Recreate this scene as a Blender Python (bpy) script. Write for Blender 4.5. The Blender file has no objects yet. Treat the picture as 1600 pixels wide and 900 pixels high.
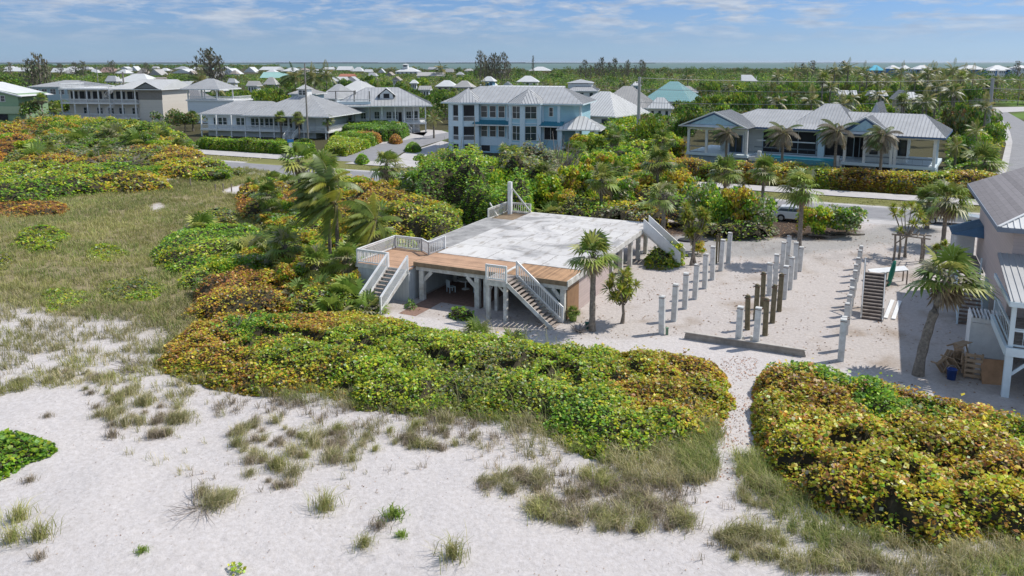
import bpy, math, random
import numpy as np
from mathutils import Vector, Matrix

random.seed(7)
rng = np.random.default_rng(11)
R = math.radians
S = bpy.context.scene
COL = S.collection

# ------------------------------------------------------------------ camera, light, exposure
H = 16.5; F = 1200.0; PITCH = R(9.5); HY = 97.0
PPY = HY + F * math.tan(PITCH)
cam_d = bpy.data.cameras.new('camera'); cam = bpy.data.objects.new('camera', cam_d); COL.objects.link(cam)
cam.location = (0, 0, H); cam.rotation_euler = (R(90) - PITCH, 0, 0)
cam_d.sensor_width = 36.0; cam_d.lens = 27.0
cam_d.shift_y = -(450 - PPY) / 1600.0
cam_d.clip_start = 0.5; cam_d.clip_end = 90000
S.camera = cam

SUN_AZ = 71.5; SUN_EL = 53.0          # azimuth clockwise from +Y
world = bpy.data.worlds.new('World'); S.world = world; world.use_nodes = True
SUN_STRENGTH = 4.2; SKY_STRENGTH = 0.15
sd_ = bpy.data.lights.new('sun', 'SUN'); sd_.energy = SUN_STRENGTH; sd_.angle = R(0.53); sd_.color = (1.0, 0.955, 0.89)
sun = bpy.data.objects.new('sun', sd_); COL.objects.link(sun)
sdir = Vector((math.sin(R(SUN_AZ)) * math.cos(R(SUN_EL)), math.cos(R(SUN_AZ)) * math.cos(R(SUN_EL)), math.sin(R(SUN_EL))))
sun.rotation_euler = sdir.to_track_quat('Z', 'Y').to_euler(); sun.location = (30, 10, 60)
S.view_settings.view_transform = 'Standard'; S.view_settings.look = 'None'
S.view_settings.exposure = 0.0; S.view_settings.gamma = 1.0; S.view_settings.use_curve_mapping = False
S.cycles.use_denoising = True
S.cycles.max_bounces = 5; S.cycles.diffuse_bounces = 2; S.cycles.glossy_bounces = 2
S.cycles.transmission_bounces = 2; S.cycles.transparent_max_bounces = 4
S.cycles.caustics_reflective = False; S.cycles.caustics_refractive = False

def build_world():
    nt = world.node_tree; N = nt.nodes; L = nt.links
    for n in list(N): N.remove(n)
    out = N.new('ShaderNodeOutputWorld'); bg = N.new('ShaderNodeBackground'); bg.inputs[1].default_value = SKY_STRENGTH
    sky = N.new('ShaderNodeTexSky'); sky.sky_type = 'NISHITA'; sky.sun_disc = False
    sky.sun_elevation = R(SUN_EL); sky.sun_rotation = R(SUN_AZ); sky.air_density = 1.0; sky.dust_density = 0.3; sky.ozone_density = 2.5
    tc = N.new('ShaderNodeTexCoord'); sep = N.new('ShaderNodeSeparateXYZ'); L.new(tc.outputs['Generated'], sep.inputs[0])
    # sky hue by elevation: multiplies the physical sky
    ramp = N.new('ShaderNodeValToRGB'); cr = ramp.color_ramp
    cr.elements[0].position = 0.0; cr.elements[0].color = (0.36, 0.56, 1.02, 1)
    cr.elements[1].position = 0.16; cr.elements[1].color = (1, 1, 1, 1)
    e = cr.elements.new(0.09); e.color = (0.31, 0.44, 0.71, 1)
    e = cr.elements.new(0.03); e.color = (0.335, 0.46, 0.79, 1)
    L.new(sep.outputs['Z'], ramp.inputs[0])
    mul = N.new('ShaderNodeMix'); mul.data_type = 'RGBA'; mul.blend_type = 'MULTIPLY'; mul.inputs[0].default_value = 1
    L.new(sky.outputs[0], mul.inputs[6]); L.new(ramp.outputs[0], mul.inputs[7])
    # clouds: flat layer seen at a low angle -> project direction on a plane
    comb = N.new('ShaderNodeCombineXYZ')
    zc = N.new('ShaderNodeMath'); zc.operation = 'ADD'; zc.inputs[1].default_value = 0.035; L.new(sep.outputs['Z'], zc.inputs[0])
    dx = N.new('ShaderNodeMath'); dx.operation = 'DIVIDE'; L.new(sep.outputs['X'], dx.inputs[0]); L.new(zc.outputs[0], dx.inputs[1])
    dz = N.new('ShaderNodeMath'); dz.operation = 'MULTIPLY'; dz.inputs[1].default_value = 62.0; L.new(sep.outputs['Z'], dz.inputs[0])
    dx2 = N.new('ShaderNodeMath'); dx2.operation = 'MULTIPLY'; dx2.inputs[1].default_value = 13.0; L.new(sep.outputs['X'], dx2.inputs[0]); L.new(dx2.outputs[0], comb.inputs[0]); L.new(dz.outputs[0], comb.inputs[1])
    n1 = N.new('ShaderNodeTexNoise'); n1.inputs['Scale'].default_value = 1.0; n1.inputs['Distortion'].default_value = 0.25; n1.inputs['Detail'].default_value = 11; n1.inputs['Roughness'].default_value = 0.62
    L.new(comb.outputs[0], n1.inputs['Vector'])
    r1 = N.new('ShaderNodeValToRGB'); r1.color_ramp.elements[0].position = 0.44; r1.color_ramp.elements[1].position = 0.60
    L.new(n1.outputs['Fac'], r1.inputs[0])
    r2 = N.new('ShaderNodeValToRGB')          # clouds only above the haze band
    r2.color_ramp.elements[0].position = 0.018; r2.color_ramp.elements[0].color = (0.06, 0.06, 0.06, 1)
    r2.color_ramp.elements[1].position = 0.055; r2.color_ramp.elements[1].color = (0.85, 0.85, 0.85, 1)
    L.new(sep.outputs['Z'], r2.inputs[0])
    mm = N.new('ShaderNodeMath'); mm.operation = 'MULTIPLY'; L.new(r1.outputs[0], mm.inputs[0]); L.new(r2.outputs[0], mm.inputs[1])
    n2 = N.new('ShaderNodeTexNoise'); n2.inputs['Scale'].default_value = 2.6; n2.inputs['Detail'].default_value = 5
    L.new(comb.outputs[0], n2.inputs['Vector'])
    r3 = N.new('ShaderNodeValToRGB'); r3.color_ramp.elements[0].position = 0.35; r3.color_ramp.elements[1].position = 0.65
    r3.color_ramp.elements[0].color = (2.75, 3.25, 4.1, 1); r3.color_ramp.elements[1].color = (4.1, 4.45, 5.0, 1)
    L.new(n2.outputs['Fac'], r3.inputs[0])
    mix = N.new('ShaderNodeMix'); mix.data_type = 'RGBA'
    L.new(mm.outputs[0], mix.inputs[0]); L.new(mul.outputs[2], mix.inputs[6]); L.new(r3.outputs[0], mix.inputs[7])
    L.new(mix.outputs[2], bg.inputs[0]); L.new(bg.outputs[0], out.inputs[0])
build_world()

# ------------------------------------------------------------------ coordinates
def P(u, v, z=0.0):
    """world point at height z seen at reference pixel (u, v)"""
    dx = (u - 800) / F; dy = (v - PPY) / F
    d = (dx, math.cos(PITCH) - dy * math.sin(PITCH), -math.sin(PITCH) - dy * math.cos(PITCH))
    t = (H - z) / -d[2]
    return (d[0] * t, d[1] * t)
def HT(x, y, vt):
    """height above (x, y) that reaches pixel row vt"""
    k = (vt - PPY) / F
    # k = (-(Z) cos - Y sin)/(Y cos - Z sin),  Z = z-H
    c, s = math.cos(PITCH), math.sin(PITCH)
    Z = (k * y * c + y * s) / (k * s - c)
    return Z + H
TH = R(-25.5)
AX = (math.cos(TH), math.sin(TH)); BX = (-AX[1], AX[0]); OX = P(647, 409, 2.7)
def W(a, b): return (OX[0] + a * AX[0] + b * BX[0], OX[1] + a * AX[1] + b * BX[1])
def Lc(x, y):
    qx, qy = x - OX[0], y - OX[1]
    return (qx * AX[0] + qy * AX[1], qx * BX[0] + qy * BX[1])
def LP(u, v, z=0.0): return Lc(*P(u, v, z))

# numpy value noise
_tab = rng.random((256, 256))
def vn(x, y, sc=1.0, seed=0):
    x = np.asarray(x, float) / sc + seed * 17.3 + 1000; y = np.asarray(y, float) / sc + seed * 9.1 + 1000
    i = np.floor(x).astype(int); j = np.floor(y).astype(int); fx = x - i; fy = y - j
    fx = fx * fx * (3 - 2 * fx); fy = fy * fy * (3 - 2 * fy)
    g = lambda a, b: _tab[a & 255, b & 255]
    return (g(i, j) * (1 - fx) + g(i + 1, j) * fx) * (1 - fy) + (g(i, j + 1) * (1 - fx) + g(i + 1, j + 1) * fx) * fy
def fbm(x, y, sc=1.0, seed=0, o=3):
    s = 0; a = 1; t = 0
    for k in range(o):
        s = s + a * vn(x, y, sc / 2 ** k, seed + k * 3); t += a; a *= 0.55
    return s / t
def sdist(px, py, poly):
    """signed distance, positive inside"""
    poly = np.asarray(poly, float); n = len(poly); d = np.full(np.shape(px), 1e9); ins = np.zeros(np.shape(px), bool)
    for i in range(n):
        x0, y0 = poly[i]; x1, y1 = poly[(i + 1) % n]
        ex, ey = x1 - x0, y1 - y0; L2 = ex * ex + ey * ey + 1e-12
        t = np.clip(((px - x0) * ex + (py - y0) * ey) / L2, 0, 1)
        d = np.minimum(d, np.hypot(px - x0 - t * ex, py - y0 - t * ey))
        c = ((y0 > py) != (y1 > py)) & (px < (x1 - x0) * (py - y0) / ((y1 - y0) if abs(y1 - y0) > 1e-9 else 1e-9) + x0)
        ins ^= c
    return np.where(ins, d, -d)
def PP(pts, z=0.0): return [P(u, v, z) for u, v in pts]

# ------------------------------------------------------------------ scene graph helpers
def setp(o, label=None, cat=None, group=None, kind=None):
    if label: o['label'] = label
    if cat: o['category'] = cat
    if group: o['group'] = group
    if kind: o['kind'] = kind
    return o
def thing(name, label, cat, loc=(0, 0, 0), rz=0.0, group=None):
    o = bpy.data.objects.new(name, None); COL.objects.link(o); o.empty_display_size = 0.3
    o.location = loc if len(loc) == 3 else (loc[0], loc[1], 0); o.rotation_euler = (0, 0, rz)
    return setp(o, label, cat, group)
def link(name, me, parent=None, loc=None, rz=None, sc=None):
    o = bpy.data.objects.new(name, me); COL.objects.link(o)
    if parent is not None: o.parent = parent
    if loc is not None: o.location = loc
    if rz is not None: o.rotation_euler = (0, 0, rz)
    if sc is not None: o.scale = (sc, sc, sc) if not hasattr(sc, '__len__') else sc
    return o
def mesh_np(name, V, Fc, mats, col=None, mi=None):
    V = np.asarray(V, np.float32); Fc = np.asarray(Fc, np.int32); me = bpy.data.meshes.new(name)
    me.vertices.add(len(V)); me.vertices.foreach_set('co', V.ravel())
    k = Fc.shape[1]; me.loops.add(Fc.size); me.loops.foreach_set('vertex_index', Fc.ravel())
    me.polygons.add(len(Fc)); me.polygons.foreach_set('loop_start', np.arange(0, Fc.size, k, dtype=np.int32))
    for m in mats: me.materials.append(m)
    if mi is not None: me.polygons.foreach_set('material_index', np.asarray(mi, np.int32))
    me.update(calc_edges=True)
    if col is not None:
        at = me.attributes.new('col', 'FLOAT_COLOR', 'FACE')
        c = np.ones((len(Fc), 4), np.float32); c[:, :3] = col; at.data.foreach_set('color', c.ravel())
    return me

class MB:
    def __init__(s): s.v = []; s.f = []; s.m = []; s.cur = 0
    def face(s, pts):
        i = len(s.v); s.v += [tuple(p) for p in pts]; s.f.append(tuple(range(i, i + len(pts)))); s.m.append(s.cur)
    def box(s, x0, x1, y0, y1, z0, z1):
        i = len(s.v); s.v += [(x0, y0, z0), (x1, y0, z0), (x1, y1, z0), (x0, y1, z0), (x0, y0, z1), (x1, y0, z1), (x1, y1, z1), (x0, y1, z1)]
        for f in ((3, 2, 1, 0), (4, 5, 6, 7), (0, 1, 5, 4), (1, 2, 6, 5), (2, 3, 7, 6), (3, 0, 4, 7)):
            s.f.append(tuple(i + k for k in f)); s.m.append(s.cur)
        return s
    def beam(s, p, q, w, h, up=(0, 0, 1)):
        p = Vector(p); q = Vector(q); d = (q - p).normalized(); up = Vector(up)
        if abs(d.dot(up)) > 0.99: up = Vector((0, 1, 0))
        r = d.cross(up).normalized(); u = r.cross(d)
        i = len(s.v)
        for c in (p, q):
            for a, b in ((-1, -1), (1, -1), (1, 1), (-1, 1)): s.v.append(tuple(c + r * a * w / 2 + u * b * h / 2))
        for f in ((3, 2, 1, 0), (4, 5, 6, 7), (0, 1, 5, 4), (1, 2, 6, 5), (2, 3, 7, 6), (3, 0, 4, 7)):
            s.f.append(tuple(i + k for k in f)); s.m.append(s.cur)
        return s
    def tube(s, pts, rs, n=6, cap=True):
        pts = [Vector(p) for p in pts]
        if not hasattr(rs, '__len__'): rs = [rs] * len(pts)
        base = len(s.v)
        for k, p in enumerate(pts):
            d = (pts[min(k + 1, len(pts) - 1)] - pts[max(k - 1, 0)]).normalized()
            up = Vector((0, 0, 1)) if abs(d.z) < 0.95 else Vector((1, 0, 0))
            r = d.cross(up).normalized(); u = r.cross(d)
            for j in range(n):
                a = 2 * math.pi * j / n; s.v.append(tuple(p + (r * math.cos(a) + u * math.sin(a)) * rs[k]))
        for k in range(len(pts) - 1):
            for j in range(n):
                a = base + k * n + j; b = base + k * n + (j + 1) % n
                s.f.append((a, b, b + n, a + n)); s.m.append(s.cur)
        if cap:
            s.f.append(tuple(base + (len(pts) - 1) * n + j for j in range(n))); s.m.append(s.cur)
            s.f.append(tuple(base + n - 1 - j for j in range(n))); s.m.append(s.cur)
        return s
    def lathe(s, prof, c=(0, 0, 0), n=16):
        base = len(s.v)
        for r, z in prof:
            for j in range(n):
                a = 2 * math.pi * j / n; s.v.append((c[0] + r * math.cos(a), c[1] + r * math.sin(a), c[2] + z))
        for k in range(len(prof) - 1):
            for j in range(n):
                a = base + k * n + j; b = base + k * n + (j + 1) % n; s.f.append((a, b, b + n, a + n)); s.m.append(s.cur)
        s.f.append(tuple(base + (len(prof) - 1) * n + j for j in range(n))); s.m.append(s.cur)
        return s
    def prism(s, poly, z0, z1):
        """poly counter-clockwise"""
        n = len(poly); i = len(s.v)
        s.v += [(x, y, z0) for x, y in poly] + [(x, y, z1) for x, y in poly]
        s.f.append(tuple(i + n + k for k in range(n))); s.m.append(s.cur)
        s.f.append(tuple(i + n - 1 - k for k in range(n))); s.m.append(s.cur)
        for k in range(n):
            j = (k + 1) % n; s.f.append((i + k, i + j, i + n + j, i + n + k)); s.m.append(s.cur)
        return s
    def mesh(s, name, mats, smooth=False):
        me = bpy.data.meshes.new(name); me.from_pydata(s.v, [], s.f)
        for m in (mats if isinstance(mats, (list, tuple)) else [mats]): me.materials.append(m)
        me.polygons.foreach_set('material_index', s.m)
        if smooth: me.polygons.foreach_set('use_smooth', [True] * len(s.f))
        me.update(); return me
    def build(s, name, mats, parent=None, smooth=False, loc=None, rz=None):
        return link(name, s.mesh(name, mats, smooth), parent, loc, rz)

# ------------------------------------------------------------------ materials
def nodes(name):
    m = bpy.data.materials.new(name); m.use_nodes = True; nt = m.node_tree
    b = nt.nodes['Principled BSDF']; return m, nt, b
def mat(name, c, rough=0.6, var=0.12, scale=3.0, metal=0.0, bump=0.0, bscale=20.0, spec=0.4, c2=None, coord='Object'):
    """base colour broken by two octaves of noise (weathering), optional bump"""
    m, nt, b = nodes(name); N = nt.nodes; L = nt.links
    tc = N.new('ShaderNodeTexCoord'); n = N.new('ShaderNodeTexNoise'); n.inputs['Scale'].default_value = scale; n.inputs['Detail'].default_value = 6
    n.inputs['Roughness'].default_value = 0.65
    L.new(tc.outputs[coord], n.inputs['Vector'])
    r = N.new('ShaderNodeValToRGB'); r.color_ramp.elements[0].position = 0.3; r.color_ramp.elements[1].position = 0.7
    lo = c2 if c2 else tuple(x * (1 - var * 1.6) for x in c); hi = tuple(min(1, x * (1 + var)) for x in c)
    r.color_ramp.elements[0].color = (*lo, 1); r.color_ramp.elements[1].color = (*hi, 1)
    L.new(n.outputs['Fac'], r.inputs[0]); L.new(r.outputs[0], b.inputs['Base Color'])
    b.inputs['Roughness'].default_value = rough; b.inputs['Metallic'].default_value = metal
    b.inputs['Specular IOR Level'].default_value = spec
    if bump:
        n2 = N.new('ShaderNodeTexNoise'); n2.inputs['Scale'].default_value = bscale; n2.inputs['Detail'].default_value = 4; L.new(tc.outputs[coord], n2.inputs['Vector'])
        bp = N.new('ShaderNodeBump'); bp.inputs['Strength'].default_value = bump; bp.inputs['Distance'].default_value = 0.05
        L.new(n2.outputs['Fac'], bp.inputs['Height']); L.new(bp.outputs[0], b.inputs['Normal'])
    return m
def mat_lines(name, c, axis='Z', pitch=0.2, depth=0.35, rough=0.6, var=0.1, dark=0.7, scale=2.0, spec=0.4):
    """lapped siding / boards: object-space stripes across one axis"""
    m, nt, b = nodes(name); N = nt.nodes; L = nt.links
    tc = N.new('ShaderNodeTexCoord'); sp = N.new('ShaderNodeSeparateXYZ'); L.new(tc.outputs['Object'], sp.inputs[0])
    d = N.new('ShaderNodeMath'); d.operation = 'DIVIDE'; d.inputs[1].default_value = pitch; L.new(sp.outputs[axis], d.inputs[0])
    fr = N.new('ShaderNodeMath'); fr.operation = 'FRACT'; L.new(d.outputs[0], fr.inputs[0])
    fl = N.new('ShaderNodeMath'); fl.operation = 'FLOOR'; L.new(d.outputs[0], fl.inputs[0])
    wn = N.new('ShaderNodeTexWhiteNoise'); wn.noise_dimensions = '1D'; L.new(fl.outputs[0], wn.inputs['W'])
    n = N.new('ShaderNodeTexNoise'); n.inputs['Scale'].default_value = scale; n.inputs['Detail'].default_value = 6; L.new(tc.outputs['Object'], n.inputs['Vector'])
    ad = N.new('ShaderNodeMath'); ad.operation = 'MULTIPLY_ADD'; ad.inputs[1].default_value = 0.45; L.new(wn.outputs['Value'], ad.inputs[0]); L.new(n.outputs['Fac'], ad.inputs[2])
    r = N.new('ShaderNodeValToRGB'); r.color_ramp.elements[0].position = 0.35; r.color_ramp.elements[1].position = 0.95
    r.color_ramp.elements[0].color = (*[x * (1 - var) for x in c], 1); r.color_ramp.elements[1].color = (*[min(1, x * (1 + var)) for x in c], 1)
    L.new(ad.outputs[0], r.inputs[0])
    g = N.new('ShaderNodeValToRGB'); g.color_ramp.elements[0].position = 0.0; g.color_ramp.elements[0].color = (dark, dark, dark, 1)
    g.color_ramp.elements[1].position = 0.12; g.color_ramp.elements[1].color = (1, 1, 1, 1); L.new(fr.outputs[0], g.inputs[0])
    mx = N.new('ShaderNodeMix'); mx.data_type = 'RGBA'; mx.blend_type = 'MULTIPLY'; mx.inputs[0].default_value = 1
    L.new(r.outputs[0], mx.inputs[6]); L.new(g.outputs[0], mx.inputs[7]); L.new(mx.outputs[2], b.inputs['Base Color'])
    bp = N.new('ShaderNodeBump'); bp.inputs['Strength'].default_value = depth; bp.inputs['Distance'].default_value = 0.03
    L.new(g.outputs[0], bp.inputs['Height']); L.new(bp.outputs[0], b.inputs['Normal'])
    b.inputs['Roughness'].default_value = rough; b.inputs['Specular IOR Level'].default_value = spec
    return m
def mat_leaf(name, rough=0.5, trans=0.28, spec=0.45, rnd=0.25, gain=1.0):
    m, nt, b = nodes(name); N = nt.nodes; L = nt.links
    at = N.new('ShaderNodeAttribute'); at.attribute_name = 'col'
    oi = N.new('ShaderNodeObjectInfo'); mr = N.new('ShaderNodeMapRange'); mr.inputs['To Min'].default_value = (1 - rnd) * gain; mr.inputs['To Max'].default_value = (1 + rnd) * gain
    L.new(oi.outputs['Random'], mr.inputs['Value'])
    mx = N.new('ShaderNodeVectorMath'); mx.operation = 'SCALE'; L.new(at.outputs['Color'], mx.inputs[0]); L.new(mr.outputs[0], mx.inputs['Scale'])
    L.new(mx.outputs[0], b.inputs['Base Color']); b.inputs['Roughness'].default_value = rough; b.inputs['Specular IOR Level'].default_value = spec
    tr = N.new('ShaderNodeBsdfTranslucent'); L.new(mx.outputs[0], tr.inputs[0])
    ms = N.new('ShaderNodeMixShader'); ms.inputs[0].default_value = trans
    L.new(b.outputs[0], ms.inputs[1]); L.new(tr.outputs[0], ms.inputs[2]); L.new(ms.outputs[0], N['Material Output'].inputs[0])
    return m
M = {}
M['leaf'] = mat_leaf('leaf', 0.42, 0.45, 0.5, 0.0, 1.5)
M['tree_leaf'] = mat_leaf('tree_leaf', 0.6, 0.32, 0.3, 0.25, 1.05)
M['palm_leaf'] = mat_leaf('palm_leaf', 0.45, 0.3, 0.5, 0.15, 1.25)
M['grass'] = mat_leaf('grass_blade', 0.7, 0.35, 0.2, 0.15, 1.65)
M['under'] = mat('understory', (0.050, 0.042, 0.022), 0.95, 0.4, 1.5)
M['bark'] = mat('bark', (0.26, 0.22, 0.18), 0.95, 0.35, 5.0, bump=0.6, bscale=14)
M['palm_bark'] = mat('palm_bark', (0.24, 0.205, 0.17), 0.95, 0.35, 6.0, bump=0.8, bscale=10)
M['twig'] = mat('dead_twig', (0.30, 0.26, 0.23), 0.95, 0.25, 5.0)
M['white'] = mat('white_paint', (0.80, 0.80, 0.785), 0.55, 0.10, 1.2)
M['white_worn'] = mat('worn_white_paint', (0.72, 0.71, 0.67), 0.75, 0.10, 2.0, c2=(0.42, 0.39, 0.34), bump=0.2)
M['trim_blue'] = mat('pale_blue_trim', (0.68, 0.78, 0.82), 0.55, 0.06, 1.0)
M['glass'] = mat('window_glass', (0.035, 0.055, 0.065), 0.12, 0.3, 0.6, spec=0.5)
M['dark'] = mat('dark_opening', (0.03, 0.03, 0.032), 0.8, 0.3, 1.0)
M['galv'] = mat('galvanised_metal', (0.50, 0.50, 0.49), 0.45, 0.10, 0.5, metal=0.25)
M['metal_white'] = mat('white_metal_roofing', (0.66, 0.66, 0.64), 0.5, 0.07, 0.4)
M['rib'] = mat('seam_metal', (0.36, 0.36, 0.36), 0.45, 0.06, 1.0, metal=0.2)
M['concrete'] = mat('old_concrete', (0.40, 0.38, 0.35), 0.85, 0.15, 1.5, bump=0.2)
M['pole_wood'] = mat('grey_pole_wood', (0.30, 0.27, 0.24), 0.9, 0.2, 2.0)
M['pole_conc'] = mat('concrete_pole', (0.42, 0.41, 0.39), 0.8, 0.1, 2.0)
# ------------------------------------------------------------------ the ground
def mixc(a, b, t): t = np.clip(t, 0, 1)[..., None]; return a * (1 - t) + b * t
C_SAND = np.array((0.575, 0.537, 0.518)); C_LOT = np.array((0.51, 0.465, 0.435)); C_SHELL = np.array((0.37, 0.352, 0.335))
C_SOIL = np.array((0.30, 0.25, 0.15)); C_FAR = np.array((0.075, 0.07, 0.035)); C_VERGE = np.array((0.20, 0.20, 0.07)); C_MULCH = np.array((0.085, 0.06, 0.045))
def gz(x, y):
    x = np.asarray(x, float); y = np.asarray(y, float)
    a = (x - OX[0]) * AX[0] + (y - OX[1]) * AX[1]; b = (x - OX[0]) * BX[0] + (y - OX[1]) * BX[1]
    k = np.clip(np.maximum((-3.0 - b) / 4, (-7 - a) / 5), 0, 1) * np.clip((38 - b) / 6, 0, 1) * np.clip((90 + a) / 20, 0, 1)
    return k * ((fbm(x, y, 9, 5) - 0.5) * 0.55 + (fbm(x, y, 2.2, 8, 2) - 0.5) * 0.12)
POLY_MEADOW = PP([(-200, 300), (120, 296), (250, 286), (330, 268), (385, 262), (440, 275), (480, 300), (470, 420), (560, 470), (380, 560), (330, 600), (230, 575), (262, 525), (200, 505), (60, 492), (-40, 478), (-200, 470)])
POLY_LOT = [W(-1, -3.2), W(12, -3.4), W(19, .3), W(26, .1), W(36, -3.5), W(60, -8), W(60, 41.5), W(-6, 42.5)]
POLY_DRIVE = PP([(1000, 380), (1090, 352), (1200, 372), (1300, 372), (1385, 345), (1470, 350), (1500, 400), (1380, 385), (1290, 398), (1180, 408), (1060, 398)])
POLY_MULCH = PP([(840, 335), (930, 330), (1010, 345), (1075, 348), (1210, 326), (1300, 345), (1345, 362), (1290, 376), (1180, 370), (1090, 366), (1010, 374), (900, 345)])
POLY_LAWN = [PP([(1560, 158), (1640, 158), (1640, 166), (1560, 167)]), PP([(1572, 176), (1640, 172), (1640, 186), (1580, 187)]), PP([(1440, 268), (1530, 272), (1530, 285), (1440, 282)]), PP([(640, 203), (720, 203), (690, 222), (650, 212)]), PP([(1505, 245), (1560, 262), (1560, 280), (1505, 272)])]
POLY_PATH = [PP([(345, 299), (362, 291), (395, 285), (410, 290), (400, 298), (370, 303)]), PP([(238, 318), (250, 314), (256, 322), (246, 330), (236, 326)]), PP([(300, 318), (315, 316), (312, 320)])]
def build_ground():
    def axis(segs):
        out = []
        for a, b, s in segs: out += list(np.arange(a, b, s))
        out.append(segs[-1][1]); return np.array(out)
    xs = axis([(-60000, -3000, 9000), (-3000, -400, 260), (-400, -110, 12), (-110, -45, 1.4), (-45, 48, 0.5), (48, 120, 1.6), (120, 400, 12), (400, 3000, 260), (3000, 60000, 9000)])
    ys = axis([(-3000, -200, 400), (-200, 10, 15), (10, 60, 0.5), (60, 160, 1.2), (160, 400, 10), (400, 3000, 200), (3000, 70000, 6000)])
    X, Y = np.meshgrid(xs, ys); Z = gz(X, Y)
    a = (X - OX[0]) * AX[0] + (Y - OX[1]) * AX[1]; b = (X - OX[0]) * BX[0] + (Y - OX[1]) * BX[1]
    c = np.broadcast_to(C_SAND, X.shape + (3,)).copy()
    nz = (fbm(X, Y, 3.0, 2) - 0.5) * 2.2
    c = mixc(c, C_SOIL, (sdist(X, Y, POLY_MEADOW) + nz) * 0.5 + 0.3)
    lot = sdist(X, Y, POLY_LOT)
    c = mixc(c, C_LOT, lot * 2 + nz)
    # leaf litter and wetter patches in the lot
    c = mixc(c, np.array((0.36, 0.30, 0.25)), np.where(lot > 0, (fbm(X, Y, 2.4, 21) - 0.60) * 6.0, 0) * 0.8)
    c = mixc(c, C_SHELL, (sdist(X, Y, POLY_DRIVE) + nz * 0.6) * 0.8)
    c = mixc(c, C_MULCH, (sdist(X, Y, POLY_MULCH) + nz * 0.3) * 1.6 + 0.2)
    # tyre tracks curving over the shell drive
    for q in (LP(1245, 392), LP(1245, 399)):
        rr = np.abs(np.hypot(a - 24, b - 40) - math.hypot(q[0] - 24, q[1] - 40)); c = mixc(c, c * 0.84, np.where((rr < 0.35) & (b < 36) & (b > 17) & (a > 10), 1.0, 0.0))
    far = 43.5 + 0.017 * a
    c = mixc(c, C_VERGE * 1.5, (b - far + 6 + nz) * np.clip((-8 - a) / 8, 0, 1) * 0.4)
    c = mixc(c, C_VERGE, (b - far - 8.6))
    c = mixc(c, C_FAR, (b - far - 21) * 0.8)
    for pl in POLY_PATH: c = mixc(c, C_SAND * 1.05, (sdist(X, Y, pl) + nz * .25) * 1.5 + .3)
    for pl in POLY_LAWN: c = mixc(c, np.array((0.13, 0.22, 0.04)), sdist(X, Y, pl) * 0.8 + 0.5)
    V = np.stack([X, Y, Z], -1).reshape(-1, 3); nx = len(xs); ny = len(ys)
    i = np.arange(ny - 1)[:, None] * nx + np.arange(nx - 1)[None, :]; i = i.ravel()
    Fc = np.stack([i, i + 1, i + nx + 1, i + nx], -1)
    m, nt, bs = nodes('ground_sand_and_soil'); N = nt.nodes; L = nt.links
    at = N.new('ShaderNodeAttribute'); at.attribute_name = 'gcol'
    tc = N.new('ShaderNodeTexCoord')
    n1 = N.new('ShaderNodeTexNoise'); n1.inputs['Scale'].default_value = 5.0; n1.inputs['Detail'].default_value = 8; n1.inputs['Roughness'].default_value = 0.75; L.new(tc.outputs['Object'], n1.inputs['Vector'])
    r1 = N.new('ShaderNodeValToRGB'); r1.color_ramp.elements[0].position = 0.30; r1.color_ramp.elements[0].color = (0.80, 0.78, 0.75, 1)
    r1.color_ramp.elements[1].position = 0.62; r1.color_ramp.elements[1].color = (1.07, 1.07, 1.07, 1); L.new(n1.outputs['Fac'], r1.inputs[0])
    mx = N.new('ShaderNodeMix'); mx.data_type = 'RGBA'; mx.blend_type = 'MULTIPLY'; mx.inputs[0].default_value = 1
    L.new(at.outputs['Color'], mx.inputs[6]); L.new(r1.outputs[0], mx.inputs[7])
    # scattered bits of shell, twig and leaf
    vo = N.new('ShaderNodeTexVoronoi'); vo.inputs['Scale'].default_value = 2.6; L.new(tc.outputs['Object'], vo.inputs['Vector'])
    n3 = N.new('ShaderNodeTexNoise'); n3.inputs['Scale'].default_value = 0.35; n3.inputs['Detail'].default_value = 3; L.new(tc.outputs['Object'], n3.inputs['Vector'])
    th = N.new('ShaderNodeMath'); th.operation = 'MULTIPLY_ADD'; th.inputs[1].default_value = 0.30; th.inputs[2].default_value = -0.085; L.new(n3.outputs['Fac'], th.inputs[0])
    lt = N.new('ShaderNodeMath'); lt.operation = 'LESS_THAN'; L.new(vo.outputs['Distance'], lt.inputs[0]); L.new(th.outputs[0], lt.inputs[1])
    sc = N.new('ShaderNodeMath'); sc.operation = 'MULTIPLY'; sc.inputs[1].default_value = 0.5; L.new(lt.outputs[0], sc.inputs[0])
    mx2 = N.new('ShaderNodeMix'); mx2.data_type = 'RGBA'; L.new(sc.outputs[0], mx2.inputs[0]); L.new(mx.outputs[2], mx2.inputs[6]); mx2.inputs[7].default_value = (0.24, 0.17, 0.12, 1)
    L.new(mx2.outputs[2], bs.inputs['Base Color']); bs.inputs['Roughness'].default_value = 0.95; bs.inputs['Specular IOR Level'].default_value = 0.15
    n2 = N.new('ShaderNodeTexNoise'); n2.inputs['Scale'].default_value = 1.6; n2.inputs['Detail'].default_value = 9; n2.inputs['Roughness'].default_value = 0.72; L.new(tc.outputs['Object'], n2.inputs['Vector'])
    bp = N.new('ShaderNodeBump'); bp.inputs['Strength'].default_value = 0.65; bp.inputs['Distance'].default_value = 0.15
    v2 = N.new('ShaderNodeTexVoronoi'); v2.feature = 'SMOOTH_F1'; v2.inputs['Scale'].default_value = 1.15; v2.inputs['Smoothness'].default_value = .35; L.new(tc.outputs['Object'], v2.inputs['Vector'])
    n5 = N.new('ShaderNodeTexNoise'); n5.inputs['Scale'].default_value = 0.16; n5.inputs['Detail'].default_value = 3; L.new(tc.outputs['Object'], n5.inputs['Vector'])
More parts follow.
